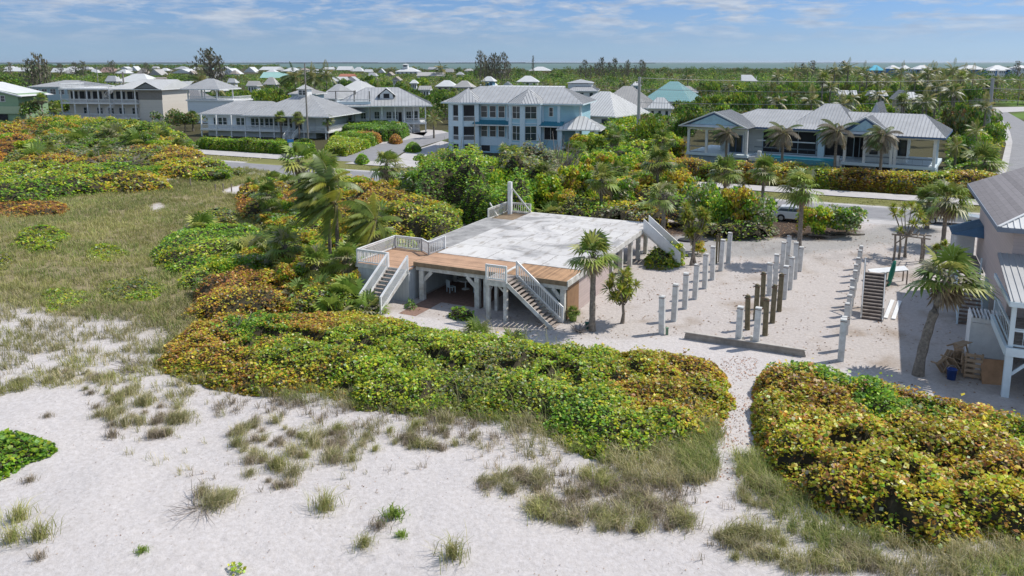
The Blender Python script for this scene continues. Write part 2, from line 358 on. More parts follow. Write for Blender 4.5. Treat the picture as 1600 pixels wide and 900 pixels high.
    r5 = N.new('ShaderNodeValToRGB'); r5.color_ramp.elements[0].position = .45; r5.color_ramp.elements[1].position = .6; L.new(n5.outputs['Fac'], r5.inputs[0])
    lim = N.new('ShaderNodeMath'); lim.operation = 'MINIMUM'; lim.inputs[1].default_value = .32; L.new(v2.outputs['Distance'], lim.inputs[0])
    fm = N.new('ShaderNodeMath'); fm.operation = 'MULTIPLY'; L.new(lim.outputs[0], fm.inputs[0]); L.new(r5.outputs[0], fm.inputs[1])
    ma = N.new('ShaderNodeMath'); ma.operation = 'MULTIPLY_ADD'; ma.inputs[1].default_value = 1.6; L.new(fm.outputs[0], ma.inputs[0]); L.new(n2.outputs['Fac'], ma.inputs[2])
    L.new(ma.outputs[0], bp.inputs['Height']); L.new(bp.outputs[0], bs.inputs['Normal'])
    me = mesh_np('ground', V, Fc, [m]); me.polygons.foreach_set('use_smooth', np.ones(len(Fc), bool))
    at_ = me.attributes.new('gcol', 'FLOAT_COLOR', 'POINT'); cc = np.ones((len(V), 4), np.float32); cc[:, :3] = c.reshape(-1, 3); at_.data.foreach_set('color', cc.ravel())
    o = link('ground', me); o['kind'] = 'structure'
build_ground()

def sheet(name, polys, z, m, t=0.0):
    mb = MB()
    for poly in polys: mb.face([(x, y, z) for x, y in poly])
    o = mb.build(name, m); o['kind'] = 'structure'; return o
def strip(o0, o1, a0=-420, a1=330, n=26):
    """band between two offsets from the kerb line, following the street"""
    f = lambda a: 43.5 + 0.017 * a
    lo = [W(a, f(a) + o0) for a in np.linspace(a0, a1, n)]; hi = [W(a, f(a) + o1) for a in np.linspace(a0, a1, n)]
    return lo + hi[::-1]
M['asphalt'] = mat('worn_asphalt', (0.27, 0.265, 0.27), 0.9, 0.12, 0.8, bump=0.15)
M['sidewalk'] = mat('shell_concrete', (0.50, 0.475, 0.46), 0.9, 0.12, 0.7)
M['paint'] = mat('road_paint', (0.62, 0.62, 0.60), 0.7, 0.15, 2.0)
sheet('road', [strip(0.6, 8.4)], 0.012, M['asphalt'])
sheet('road_shoulder', [strip(-1.6, 0.6), strip(8.4, 9.6, -420, -66), strip(8.4, 9.3, -48, 330)], 0.008, M['sidewalk'])
sheet('road_line', [strip(0.85, 0.98), strip(7.95, 8.08, -420, -66), strip(7.95, 8.08, -48, 330)], 0.018, M['paint'])
sheet('sidewalk', [strip(14.2, 19.6, -420, -62), strip(14.2, 18.6, -50, 45)], 0.10, M['sidewalk'])
sheet('side_street', [PP([(508, 250), (530, 240), (565, 229), (600, 223), (640, 216), (690, 208.5), (720, 203), (740, 205), (712, 213), (668, 226), (630, 238), (600, 256)])], 0.020, M['asphalt'])
sheet('side_street_verge', [PP([(600, 262), (630, 240), (668, 228), (690, 220), (705, 224), (690, 240), (650, 262)]), PP([(560, 229.5), (590, 220), (640, 208), (668, 206), (660, 214.5), (600, 224.5)]), PP([(640, 208), (668, 202.5), (690, 204), (700, 207), (665, 213)])], 0.026, M['sidewalk'])
sheet('right_street', [PP([(1545, 330), (1574, 262), (1578, 240), (1581, 222), (1577, 205), (1566, 188), (1552, 176), (1570, 173), (1600, 190), (1640, 215), (1760, 260), (1760, 330)])], 0.020, M['asphalt'])
sheet('right_street_kerb', [PP([(1552, 278), (1566, 250), (1572, 225), (1563, 200), (1556, 186), (1567, 188.2), (1578, 205.5), (1582, 222), (1579, 240), (1575, 262), (1560, 298)]), PP([(1540, 168), (1640, 166), (1640, 172), (1572, 175.5), (1550, 176)]), PP([(1475, 262), (1512, 264), (1512, 268), (1475, 268)])], 0.030, M['sidewalk'])

# water: the sound behind the island
def build_water():
    m, nt, b = nodes('sound_water'); N = nt.nodes; L = nt.links
    tc = N.new('ShaderNodeTexCoord'); mp = N.new('ShaderNodeMapping'); mp.inputs['Scale'].default_value = (0.0006, 0.003, 1)
    n = N.new('ShaderNodeTexNoise'); n.inputs['Scale'].default_value = 1.0; n.inputs['Detail'].default_value = 5
    L.new(tc.outputs['Object'], mp.inputs[0]); L.new(mp.outputs[0], n.inputs['Vector'])
    r = N.new('ShaderNodeValToRGB'); r.color_ramp.elements[0].position = 0.35; r.color_ramp.elements[1].position = 0.68
    r.color_ramp.elements[0].color = (0.085, 0.145, 0.125, 1); r.color_ramp.elements[1].color = (0.12, 0.185, 0.15, 1)
    L.new(n.outputs['Fac'], r.inputs[0]); L.new(r.outputs[0], b.inputs['Base Color']); b.inputs['Roughness'].default_value = 0.55; b.inputs['Specular IOR Level'].default_value = 0.12
    pts = [(-60000, 5200), (-3500, 4200), (-1500, 2800), (-700, 2050), (-250, 1750), (150, 1500), (420, 1280), (900, 1240), (1500, 1200), (4000, 1150), (60000, 1150), (60000, 69000), (-60000, 69000)]
    mb = MB(); mb.face([(x, y, 0.35) for x, y in pts]); o = mb.build('water', m); o['kind'] = 'structure'
build_water()

def build_far_shore():
    m = mat('far_mangrove', (0.06, 0.10, 0.10), 0.95, 0.3, 0.002)
    mb = MB(); r = np.random.default_rng(3)
    x = -6500.0
    while x < 1600:
        w = r.uniform(150, 420); h = r.uniform(6, 14) * (1 if x < 400 else 0.6); d = r.uniform(100, 400)
        mb.prism([(x, 9000), (x + w * 0.5, 8920), (x + w * 1.15, 9000), (x + w, 9000 + d), (x, 9000 + d)], 0, h); x += w
    o = mb.build('far_shore', m); o['kind'] = 'structure'
    mb = MB(); x = 4600.0
    while x < 5800:
        w = r.uniform(60, 200); mb.prism([(x, 13000), (x + w, 13000), (x + w, 13200), (x, 13200)], 0, r.uniform(3, 9)); x += w * 1.3
    o = mb.build('distant_islet', m); o['kind'] = 'structure'
build_far_shore()

# ------------------------------------------------------------------ stilt platform (concrete deck on posts)
def slab_mat():
    m, nt, b = nodes('weathered_slab'); N = nt.nodes; L = nt.links
    tc = N.new('ShaderNodeTexCoord')
    n = N.new('ShaderNodeTexNoise'); n.inputs['Scale'].default_value = 0.22; n.inputs['Detail'].default_value = 8; n.inputs['Roughness'].default_value = 0.62; n.inputs['Distortion'].default_value = 0.9
    L.new(tc.outputs['Object'], n.inputs['Vector'])
    r = N.new('ShaderNodeValToRGB'); cr = r.color_ramp
    cr.elements[0].position = 0.28; cr.elements[0].color = (0.24, 0.235, 0.23, 1); cr.elements[1].position = 0.60; cr.elements[1].color = (0.64, 0.62, 0.59, 1)
    e = cr.elements.new(0.47); e.color = (0.56, 0.54, 0.52, 1); e = cr.elements.new(0.40); e.color = (0.37, 0.36, 0.35, 1)
    L.new(n.outputs['Fac'], r.inputs[0])
    # old floor outlines: broken dark lines from a brick pattern
    br = N.new('ShaderNodeTexBrick'); br.inputs['Scale'].default_value = 1.0; br.inputs['Brick Width'].default_value = 4.3; br.inputs['Row Height'].default_value = 3.1
    br.inputs['Mortar Size'].default_value = 0.035; br.inputs['Color1'].default_value = (1, 1, 1, 1); br.inputs['Color2'].default_value = (0.88, 0.88, 0.88, 1); br.inputs['Mortar'].default_value = (0.40, 0.38, 0.36, 1)
    dn = N.new('ShaderNodeTexNoise'); dn.inputs['Scale'].default_value = 1.3; L.new(tc.outputs['Object'], dn.inputs['Vector'])
    vm = N.new('ShaderNodeVectorMath'); vm.operation = 'MULTIPLY_ADD'; vm.inputs[1].default_value = (0.35, 0.35, 0); L.new(dn.outputs['Color'], vm.inputs[0]); L.new(tc.outputs['Object'], vm.inputs[2])
    L.new(vm.outputs[0], br.inputs['Vector'])
    mx = N.new('ShaderNodeMix'); mx.data_type = 'RGBA'; mx.blend_type = 'MULTIPLY'; mx.inputs[0].default_value = 0.8
    L.new(r.outputs[0], mx.inputs[6]); L.new(br.outputs[0], mx.inputs[7])
    n4 = N.new('ShaderNodeTexNoise'); n4.inputs['Scale'].default_value = 2.2; n4.inputs['Detail'].default_value = 7; mp4 = N.new('ShaderNodeMapping'); mp4.inputs['Scale'].default_value = (1.0, 0.3, 1); L.new(tc.outputs['Object'], mp4.inputs[0]); L.new(mp4.outputs[0], n4.inputs['Vector'])
    r4 = N.new('ShaderNodeValToRGB'); r4.color_ramp.elements[0].position = 0.34; r4.color_ramp.elements[0].color = (0.70, 0.67, 0.63, 1); r4.color_ramp.elements[1].position = 0.47; r4.color_ramp.elements[1].color = (1, 1, 1, 1)
    L.new(n4.outputs['Fac'], r4.inputs[0])
    mx2 = N.new('ShaderNodeMix'); mx2.data_type = 'RGBA'; mx2.blend_type = 'MULTIPLY'; mx2.inputs[0].default_value = 1
    L.new(mx.outputs[2], mx2.inputs[6]); L.new(r4.outputs[0], mx2.inputs[7])
    L.new(mx2.outputs[2], b.inputs['Base Color']); b.inputs['Roughness'].default_value = 0.9
    return m
M['slab'] = slab_mat()
M['slab_grey'] = mat('grey_slab', (0.36, 0.35, 0.335), 0.9, 0.22, 0.9, c2=(0.20, 0.195, 0.19))
M['deck_brown'] = mat_lines('brown_deck_boards', (0.42, 0.26, 0.165), 'Y', 0.14, 0.4, 0.9, 0.28, 0.6, 1.1)
M['deck_red'] = mat_lines('rusty_deck_boards', (0.37, 0.22, 0.12), 'X', 0.14, 0.4, 0.85, 0.38, 0.45, 1.2)
M['fascia_brown'] = mat('brown_fascia', (0.26, 0.19, 0.12), 0.9, 0.25, 2.0)
M['tread'] = mat('grey_tread_wood', (0.36, 0.31, 0.27), 0.9, 0.2, 3.0, c2=(0.20, 0.165, 0.14))
M['rust_ply'] = mat_lines('orange_plywood', (0.24, 0.14, 0.075), 'X', 0.3, 0.3, 0.8, 0.3, 0.5)
M['pink_siding'] = mat_lines('pink_siding', (0.52, 0.42, 0.385), 'Z', 0.2, 0.5, 0.7, 0.05, 0.72)
M['white_board'] = mat_lines('white_vertical_boards', (0.60, 0.62, 0.62), 'Y', 0.28, 0.4, 0.7, 0.08, 0.7)
M['white_board_x'] = mat_lines('white_boards', (0.60, 0.62, 0.62), 'X', 0.28, 0.4, 0.7, 0.08, 0.7)
M['paver'] = mat('brick_paver', (0.27, 0.17, 0.13), 0.9, 0.2, 4.0)

def railing(mb, p, q, h=1.0, sp=0.14, post=True, bw=0.04, cap=0.11):
    """balustrade from p to q (points on the walking line)"""
    p = Vector(p); q = Vector(q); up = Vector((0, 0, h)); n = max(2, int((q - p).length / sp))
    mb.beam(p + up, q + up, cap, 0.05); mb.beam(p + up * 0.90, q + up * 0.90, 0.05, 0.09); mb.beam(p + up * 0.10, q + up * 0.10, 0.05, 0.09)
    for i in range(1, n):
        c = p.lerp(q, i / n); mb.beam(c + up * 0.10, c + up * 0.9, bw, bw)
    if post:
        for c in (p, q): mb.beam(c - Vector((0, 0, 0.15)), c + up * 1.02, 0.11, 0.11)
def stair(root, p_top, direction, width_dir, width, rise, run, n, mt, mstr, stringer_w=0.05, name='staircase', lab=None):
    """p_top = edge of the top floor at one side; returns the part"""
    t = Vector(p_top); d = Vector(direction); w = Vector(width_dir)
    mb = MB(); st = MB()
    for i in range(n):
        c = t + d * run * (i + 0.5) + Vector((0, 0, -rise * (i + 1)))
        mb.beam(c, c + w * width, run * 1.02, 0.05) if abs(w.x) > 0.5 or abs(w.y) > 0.5 else None
    e = t + d * run * n + Vector((0, 0, -rise * n))
    for k in (0, width):
        st.beam(t + w * k + Vector((0, 0, -0.14)), e + w * k + Vector((0, 0, -0.02)), stringer_w, 0.26)
    s = st.build(name, mstr, root)
    if lab: s['label'] = lab
    mb.build('treads', mt, s)
    return s

def build_platform():
    root = thing('stilt_platform', 'long stained white concrete deck on stilts with brown board edging and two front stairs', 'platform', (*OX, 0), TH)
    mb = MB(); mb.box(0.12, 11.5, 2.9, 20.0, 2.45, 2.72); mb.build('concrete_slab', M['slab'], root)['label'] = 'white stained main concrete slab'
    mb = MB(); mb.box(-2.5, 0.10, 4.7, 16.0, 2.42, 2.69); mb.build('concrete_slab', M['slab_grey'], root)['label'] = 'darker grey slab strip at the left'
    mb = MB(); mb.box(0, 7.0, 0.0, 2.9, 2.62, 2.70); mb.build('deck_boards', M['deck_brown'], root)['label'] = 'plain brown front boards'
    mb = MB(); mb.box(7.0, 11.45, 0.0, 2.88, 2.61, 2.695); mb.build('deck_boards', M['deck_red'], root)['label'] = 'weathered orange boards beside the front stair'
    mb = MB(); mb.box(6.95, 7.15, -0.2, 2.95, 2.701, 2.76); mb.build('threshold_board', M['white_worn'], root)
    mb = MB(); mb.box(-0.03, 11.5, -0.06, 0.0, 2.40, 2.705); mb.box(-0.06, -0.0, 0, 4.7, 2.40, 2.70); mb.build('fascia', M['fascia_brown'], root)
    mb = MB(); mb.box(11.5, 11.58, -0.05, 20.05, 2.36, 2.74); mb.box(-2.56, -2.5, 4.7, 16, 2.3, 2.69); mb.box(-2.5, 0.1, 4.64, 4.7, 2.2, 2.66); mb.box(-2.5, 11.5, 20.0, 20.06, 2.38, 2.71)
    mb.build('fascia', M['white_worn'], root)['label'] = 'white side fascia'
    mb = MB()
    mb.box(0.1, 11.45, 0.04, 0.24, 2.12, 2.40); mb.box(11.1, 11.32, 0.3, 19.8, 2.1, 2.36); mb.box(0.2, 0.42, 0.3, 19.8, 2.1, 2.42)
    for y in (5, 10, 15, 19.6): mb.box(0.45, 11.05, y, y + 0.2, 2.1, 2.44)
    mb.build('support_beams', M['white_worn'], root)
    # wooden joists under the deck
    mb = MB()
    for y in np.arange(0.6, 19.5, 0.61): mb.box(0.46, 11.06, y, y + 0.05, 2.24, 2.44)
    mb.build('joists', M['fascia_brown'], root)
    posts = [(0.58, 0.14, 0.36), (4.96, 0.14, 0.34), (5.52, 0.2, 0.2), (9.75, 0.35, 0.22), (11.15, 0.2, 0.3), (6.35, 0.2, 0.2)]
    for y in (5.1, 10.1, 15.1, 19.7):
        for x in (0.45, 5.6, 11.1): posts.append((x, y, 0.32))
    for y in (7.6, 12.6, 17.4): posts.append((11.1, y, 0.32))
    for x, y, w in posts:
        mb = MB(); mb.box(x - w / 2, x + w / 2, y - w / 2, y + w / 2, -0.2, 2.12); mb.build('post', M['white_worn'], root)
    for (x0, x1) in ((0.72, 1.35), (4.8, 4.15), (11.0, 10.45)):
        mb = MB(); mb.beam((x0, 0.14, 1.45), (x1, 0.14, 2.1), 0.10, 0.26); mb.build('brace', M['white_worn'], root)
    # lower left deck with its balustrade
    z = 2.35
    mb = MB(); mb.box(-4.35, 0.05, -0.8, 4.1, z - 0.07, z); mb.build('deck_boards', M['deck_brown'], root)['label'] = 'lower brown deck at the left end'
    mb = MB(); mb.box(-4.4, 0.05, -0.87, -0.8, z - 0.3, z - 0.01); mb.box(-4.42, -4.35, -0.87, 4.1, z - 0.3, z - 0.01); mb.box(-4.35, -2.56, 4.1, 4.17, z - 0.3, z - 0.01)
    mb.build('fascia', M['white_worn'], root)
    mb = MB(); mb.box(-4.3, 0.0, -0.72, -0.66, 0, z - 0.3); mb.build('skirt_wall', M['white_board_x'], root)
    mb = MB(); mb.box(-0.12, -0.06, -0.6, 6.5, 0, 2.36); mb.box(-4.3, -4.24, -0.6, 4.0, 0, z - 0.3); mb.build('skirt_wall', M['white_board'], root)
    for p, q in (((-4.3, -0.75, z), (-1.65, -0.75, z)), ((-4.3, -0.72, z), (-4.3, 4.05, z)), ((-4.3, 4.05, z), (-1.9, 4.05, z)), ((-0.75, 3.2, z), (-0.05, 4.35, z + 0.3)), ((-1.9, 4.05, z), (-0.75, 3.2, z))):
        mb = MB(); railing(mb, p, q, 0.98); mb.build('railing', M['white'], root)
    # left stair, going down towards the dune
    s = stair(root, (-1.6, -0.87, z), (0, -1, 0), (1, 0, 0), 1.6, 0.18, 0.29, 12, M['tread'], M['white_worn'], lab='left front stair')
    for x in (-1.63, 0.03):
        mb = MB(); railing(mb, (x, -0.9, z), (x, -4.15, z - 2.02), 0.98, 0.15); mb.build('railing', M['white'], s)
    # front stair landing and stair running along the front
    mb = MB(); mb.box(6.55, 8.0, -1.68, -0.07, 2.6, 2.69); mb.build('landing', M['tread'], root)
    mb = MB(); mb.box(6.5, 8.0, -1.74, -1.68, 2.32, 2.69); mb.box(6.5, 6.56, -1.68, -0.07, 2.32, 2.69); mb.build('fascia', M['white_worn'], root)
    for x, y in ((6.66, -1.56), (7.9, -1.56)):
        mb = MB(); mb.box(x - 0.12, x + 0.12, y - 0.12, y + 0.12, -0.2, 2.58); mb.build('post', M['white_worn'], root)
    mb = MB(); mb.beam((7.8, -1.56, 1.95), (7.3, -1.56, 2.4), 0.08, 0.12); mb.beam((6.7, -1.4, 1.9), (6.7, -0.7, 2.4), 0.08, 0.12); mb.build('brace', M['white_worn'], root)
    mb = MB(); railing(mb, (6.58, -1.68, 2.69), (7.98, -1.68, 2.69), 1.0, 0.15); mb.build('railing', M['white'], root)
    s = stair(root, (8.0, -1.68, 2.69), (1, 0, 0), (0, 1, 0), 1.45, 0.179, 0.215, 15, M['tread'], M['white_worn'], lab='front stair running down along the deck')
    mb = MB(); railing(mb, (8.05, -0.2, 2.69), (11.3, -0.2, 0.05), 1.0, 0.16); mb.build('railing', M['white'], s)
    # back left landing, railings, tall post with braces
    mb = MB(); mb.box(-2.5, 0.1, 16.05, 20.0, 2.40, 2.48); mb.build('deck_boards', M['fascia_brown'], root)['label'] = 'dark landing behind the grey slab'
    for p, q in (((-2.45, 16.1, 2.48), (-2.45, 19.9, 2.48)), ((-2.45, 19.9, 2.48), (0.0, 19.9, 2.48))):
        mb = MB(); railing(mb, p, q, 1.0, 0.2); mb.build('railing', M['white_worn'], root)
    px, py = LP(797, 334, 2.5)
    ht = HT(*W(px, py), 284)
    mb = MB(); mb.box(px - 0.17, px + 0.17, py - 0.17, py + 0.17, 0, ht); mb.build('post', M['white'], root)['label'] = 'tall white post behind the slab'
    mb = MB(); mb.beam((px + 0.2, py, ht - 0.6), (px + 2.0, py + 0.1, 2.9), 0.09, 0.12); mb.beam((px - 0.2, py, ht - 1.9), (px - 1.2, py - 0.6, 2.7), 0.09, 0.12); mb.beam((px - 1.5, py - 1.2, 3.6), (px - 0.3, py - 2.0, 2.6), 0.09, 0.14)
    mb.build('brace', M['white_worn'], root)
    # back right stair with solid side panels
    s = stair(root, (11.58, 17.1, 2.7), (1, 0, 0), (0, 1, 0), 1.5, 0.18, 0.23, 14, M['tread'], M['white_worn'], lab='back right stair')
    for y in (17.05, 18.65):
        mb = MB(); mb.face([(11.6, y, 2.6), (14.8, y, 0.1), (14.8, y, 1.0), (11.6, y, 3.6)]); mb.face([(11.6, y + .05, 3.6), (14.8, y + .05, 1.0), (14.8, y + .05, 0.1), (11.6, y + .05, 2.6)])
        mb.beam((11.6, y + .025, 3.62), (14.8, y + .025, 1.02), 0.1, 0.05); mb.build('side_panel', M['white'], s)
    # enclosed store room below the right end
    mb = MB(); mb.box(8.6, 11.2, 1.9, 2.0, 0, 2.4); mb.box(8.6, 8.7, 2.0, 9.0, 0, 2.4); mb.build('store_wall', M['white_board_x'], root)
    mb = MB(); mb.box(11.25, 11.33, 0.5, 2.6, 0.0, 2.1); mb.build('side_wall', M['rust_ply'], root)['label'] = 'orange-brown plywood panel'
    mb = MB(); mb.box(11.25, 11.33, 2.6, 9.0, 0.0, 2.1); mb.build('side_wall', M['pink_siding'], root)['label'] = 'pink lapped siding'
    d = MB(); d.box(10.05, 10.95, 1.84, 1.90, 0.05, 2.05); d = d.build('door', mat('dark_green_door', (0.02, 0.09, 0.06), 0.5), root); h = MB(); h.box(10.12, 10.16, 1.78, 1.84, 1.0, 1.12); h.build('handle', M['galv'], d)
    # lattice back wall deep under the deck
    mb = MB(); mb.box(0.5, 8.6, 11.5, 11.58, 0, 2.4); mb.build('back_wall', mat_lines('louvred_wall', (0.13, 0.12, 0.11), 'Z', 0.16, 0.6, 0.8, 0.2, 0.4), root)
build_platform()

def build_patio():
    mb = MB(); z = 0.012
    for x0, x1, y0, y1 in ((0.2, 5.2, 0.1, 7.0), (0.75, 2.1, -3.2, 0.1)):
        mb.face([(*W(x0, y0), z), (*W(x1, y0), z), (*W(x1, y1), z), (*W(x0, y1), z)])
    o = mb.build('patio', M['paver']); o['kind'] = 'structure'
build_patio()

# stored things under and around the platform
def round_table():
    t = thing('patio_table', 'round white patio table standing in the shade under the concrete deck', 'table', (*W(2.1, 3.6), 0), TH)
    mb = MB(); mb.lathe([(0.0, 0.70), (0.62, 0.70), (0.64, 0.73), (0.62, 0.76), (0.0, 0.765)], n=20); mb.build('tabletop', M['white'], t)
    mb = MB(); mb.tube([(0, 0, 0), (0, 0, 0.7)], 0.05, 8); mb.build('pedestal', M['white'], t)
    mb = MB(); mb.lathe([(0.0, 0.0), (0.3, 0.0), (0.28, 0.05), (0.06, 0.1)], n=14); mb.build('base', M['white'], t)
round_table()
def patio_chair(a, b, rz, lab):
    t = thing('patio_chair', lab, 'chair', (*W(a, b), 0), TH + rz)
    m = M['trim_blue']
    mb = MB(); mb.box(-0.25, 0.25, -0.25, 0.25, 0.40, 0.45); mb.build('seat', m, t)
    mb = MB(); mb.box(-0.25, 0.25, 0.22, 0.27, 0.45, 0.95); mb.build('backrest', m, t)
    for x in (-0.22, 0.22):
        for y in (-0.22, 0.22):
            mb = MB(); mb.box(x - .025, x + .025, y - .025, y + .025, 0, 0.4); mb.build('leg', m, t)
patio_chair(1.5, 2.5, 2.6, 'pale chair in front of the round table under the deck')
patio_chair(3.2, 3.4, -1.3, 'pale chair to the right of the round table under the deck')
def potted_palm():
    t = thing('potted_palm', 'small palm in a lime green pot at the foot of the front stair', 'potted plant', (*W(11.75, 0.45), 0))
    mb = MB(); mb.lathe([(0.0, 0), (0.22, 0), (0.30, 0.48), (0.33, 0.5), (0.33, 0.55), (0.28, 0.55), (0.26, 0.5), (0, 0.5)], n=18); mb.build('pot', mat('lime_pot', (0.28, 0.42, 0.08), 0.5), t, True)
    return t
POT = potted_palm()
def bucket(name, lab, cat, x, y, c, r=0.17, h=0.4):
    t = thing(name, lab, cat, (x, y, 0))
    mb = MB(); mb.lathe([(0, 0), (r * 0.85, 0), (r, h), (r * 1.06, h), (r * 1.06, h + 0.03), (r * 0.92, h + 0.03), (r * 0.8, 0.05), (0, 0.05)], n=18); mb.build('body', c, t, True)
    mb = MB(); mb.tube([(r * math.cos(a), 0, h + r * 0.9 * math.sin(a)) for a in np.linspace(0, math.pi, 9)], 0.008, 5); mb.build('handle', M['galv'], t)
bucket('bucket', 'dark teal bucket on the sand next to the lone palm trunk', 'bucket', *W(13.1, -0.55), mat('teal_plastic', (0.05, 0.22, 0.17), 0.45), 0.15, 0.38)

# ------------------------------------------------------------------ pilings left standing on the cleared lot
M['pil_white'] = mat('chipped_white_piling', (0.71, 0.71, 0.69), 0.8, 0.07, 2.5, c2=(0.46, 0.45, 0.42), bump=0.3)
M['pil_brown'] = mat('mossy_timber_piling', (0.20, 0.165, 0.105), 0.95, 0.3, 3.0, c2=(0.12, 0.105, 0.06), bump=0.6)
M['rust'] = mat('rusty_strap', (0.16, 0.09, 0.06), 0.9, 0.3, 8)
ORD = ['first', 'second', 'third', 'fourth', 'fifth', 'sixth', 'seventh', 'eighth', 'ninth', 'tenth', 'eleventh', 'twelfth']
def piling(a, b, h, brown, lab, grp, w=0.34):
    r = random.Random(int(a * 100 + b * 10)); x, y = W(a, b)
    t = thing('piling', lab, 'piling', (x, y, 0), TH + r.uniform(-0.1, 0.1), grp); t.rotation_euler[0] = r.uniform(-0.03, 0.03); t.rotation_euler[1] = r.uniform(-0.03, 0.03); h *= r.uniform(.95, 1.04)
    mb = MB()
    if brown:
        mb.tube([(0, 0, -0.3), (0, 0, h * 0.5), (0.01, 0, h - 0.06), (0.03, 0, h)], [w * 0.5, w * 0.48, w * 0.47, w * 0.38], 9)
    else:
        k = w / 2; c = 0.02
        mb.prism([(-k + c, -k), (k - c, -k), (k, -k + c), (k, k - c), (k - c, k), (-k + c, k), (-k, k - c), (-k, -k + c)], -0.3, h - r.uniform(0, .05))
    mb.build('timber' if brown else 'shaft', M['pil_brown'] if brown else M['pil_white'], t)
    mb = MB(); z = h - r.uniform(0.12, 0.2); k = w / 2 + 0.006
    mb.box(-k, k, -k, k, z, z + 0.035); e = r.choice((-1, 1)); mb.beam((0, 0, h - 0.05), (e * (w * 0.9), 0.02, h + r.uniform(-0.08, 0.03)), 0.045, 0.03); mb.build('strap', M['rust'], t)
def build_pilings():
    c = lambda x, y: (980 + x / 3.333, 290 + y / 3.333)
    rows = [('left', [(180, 770, 570, 0), (243, 705, 500, 0), (300, 640, 455, 0), (352, 590, 405, 0), (403, 535, 355, 0), (443, 490, 315, 0), (487, 443, 285, 0), (525, 403, 235, 0)]),
            ('left middle', [(578, 830, 625, 0), (625, 750, 560, 1), (668, 700, 505, 1), (703, 640, 450, 1), (740, 570, 395, 0), (770, 515, 355, 0), (805, 450, 285, 0), (832, 425, 265, 0)]),
            ('right middle', [(668, 845, 640, 0), (717, 780, 575, 1), (755, 715, 515, 1), (790, 655, 460, 1), (817, 590, 420, 0), (847, 540, 370, 0), (873, 485, 295, 0), (897, 445, 310, 0)])]
    for nm, lst in rows:
        k = [0, 0]
        tot = [sum(1 for q in lst if q[3] == j) for j in (0, 1)]
        for x, vb, vt, br in lst:
            u, v = c(x, vb); a, b = LP(u, v); h = HT(*W(a, b), c(0, vt)[1]); k[br] += 1
            col = 'brown timber' if br else 'chipped white'
            piling(a, b, h, br, f'{col} piling, {ORD[k[br]-1]} {"brown" if br else "white"} one from the dune in the {nm} row', 'pilings left standing on the sandy lot')
    ys = [(547, 488), (522, 474), (507, 455), (493, 440), (478, 430), (464, 420), (453, 412), (440, 400), (430, 396), (420, 392)]
    for i, (vb, vt) in enumerate(ys):
        u = 1316 + (547 - vb) * 0.205; a, b = LP(u, vb); h = HT(*W(a, b), vt + 6)
        piling(a, b, max(2.0, min(2.7, h)), 0, f'white piling, {ORD[i]} from the dune in the long right-hand row', 'pilings left standing on the sandy lot', 0.28)
    a, b = LP(1313.5, 563); piling(a, b, 2.5, 0, 'tall white piling against the dune shrubs at the near end of the right row', 'pilings left standing on the sandy lot')
    for x, vb, vt, n in ((463, 405, 262, 'left'), (478, 398, 258, 'right')):
        u, v = c(x, vb); a, b = LP(u, v); piling(a, b, HT(*W(a, b), c(0, vt)[1]), 1, f'slim dark broken stump, {n} of the pair behind the left piling row', 'slim broken stumps', 0.18)
build_pilings()
def small_post():
    x, y = P(1042, 523); t = MB(); t.box(x - .07, x + .07, y - .07, y + .07, 0, .42); t.box(x - .09, x + .09, y - .09, y + .09, .42, .46)
    setp(t.build('utility_stub', mat('green_plastic', (0.14, 0.24, 0.15), 0.6)), 'short green utility stub beside the front left piling', 'utility box')
small_post()
def rubble():
    t = thing('rubble_heap', 'low heap of white broken blocks between the two front middle pilings', 'rubble', (*W(22.7, 0.9), 0), TH)
    r = random.Random(5)
    for i in range(9):
        mb = MB(); w, d, h = r.uniform(.2, .4), r.uniform(.15, .3), r.uniform(.15, .45); mb.prism([(-w / 2, -d / 2), (w / 2, -d / 2 * .8), (w / 2 * .9, d / 2), (-w / 2 * .8, d / 2 * .9)], 0, h)
        o = mb.build('block', M['white_worn'], t, loc=(r.uniform(-.45, .45), r.uniform(-.5, .5), 0), rz=r.uniform(0, 3)); o.rotation_euler[0] = r.uniform(-.3, .3)
rubble()
def retaining():
    t = thing('retaining_wall', 'low grey brown timber wall between the lot and the dune path', 'low wall', (*W(19.0, 0.35), 0), TH)
    L = 6.9
    for k in range(3):
        mb = MB(); mb.box(0 + k * .03, L - k * .04, -0.05, 0.06, k * 0.14 - 0.02, k * 0.14 + 0.13); mb.build('board', mat('wall_board_%d' % k, (0.38 - .03 * k, 0.34 - .03 * k, 0.30 - .03 * k), 0.9, 0.2, 2), t)
    mb = MB(); mb.box(-0.05, L, -0.09, 0.10, 0.40, 0.44); mb.build('cap', mat('wall_cap', (0.50, 0.46, 0.41), 0.9, 0.15, 2), t)
    for x in np.arange(0.3, L, 1.6):
        mb = MB(); mb.box(x, x + .1, 0.065, 0.16, -0.1, 0.39); mb.build('stake', M['pole_wood'], t)
retaining()
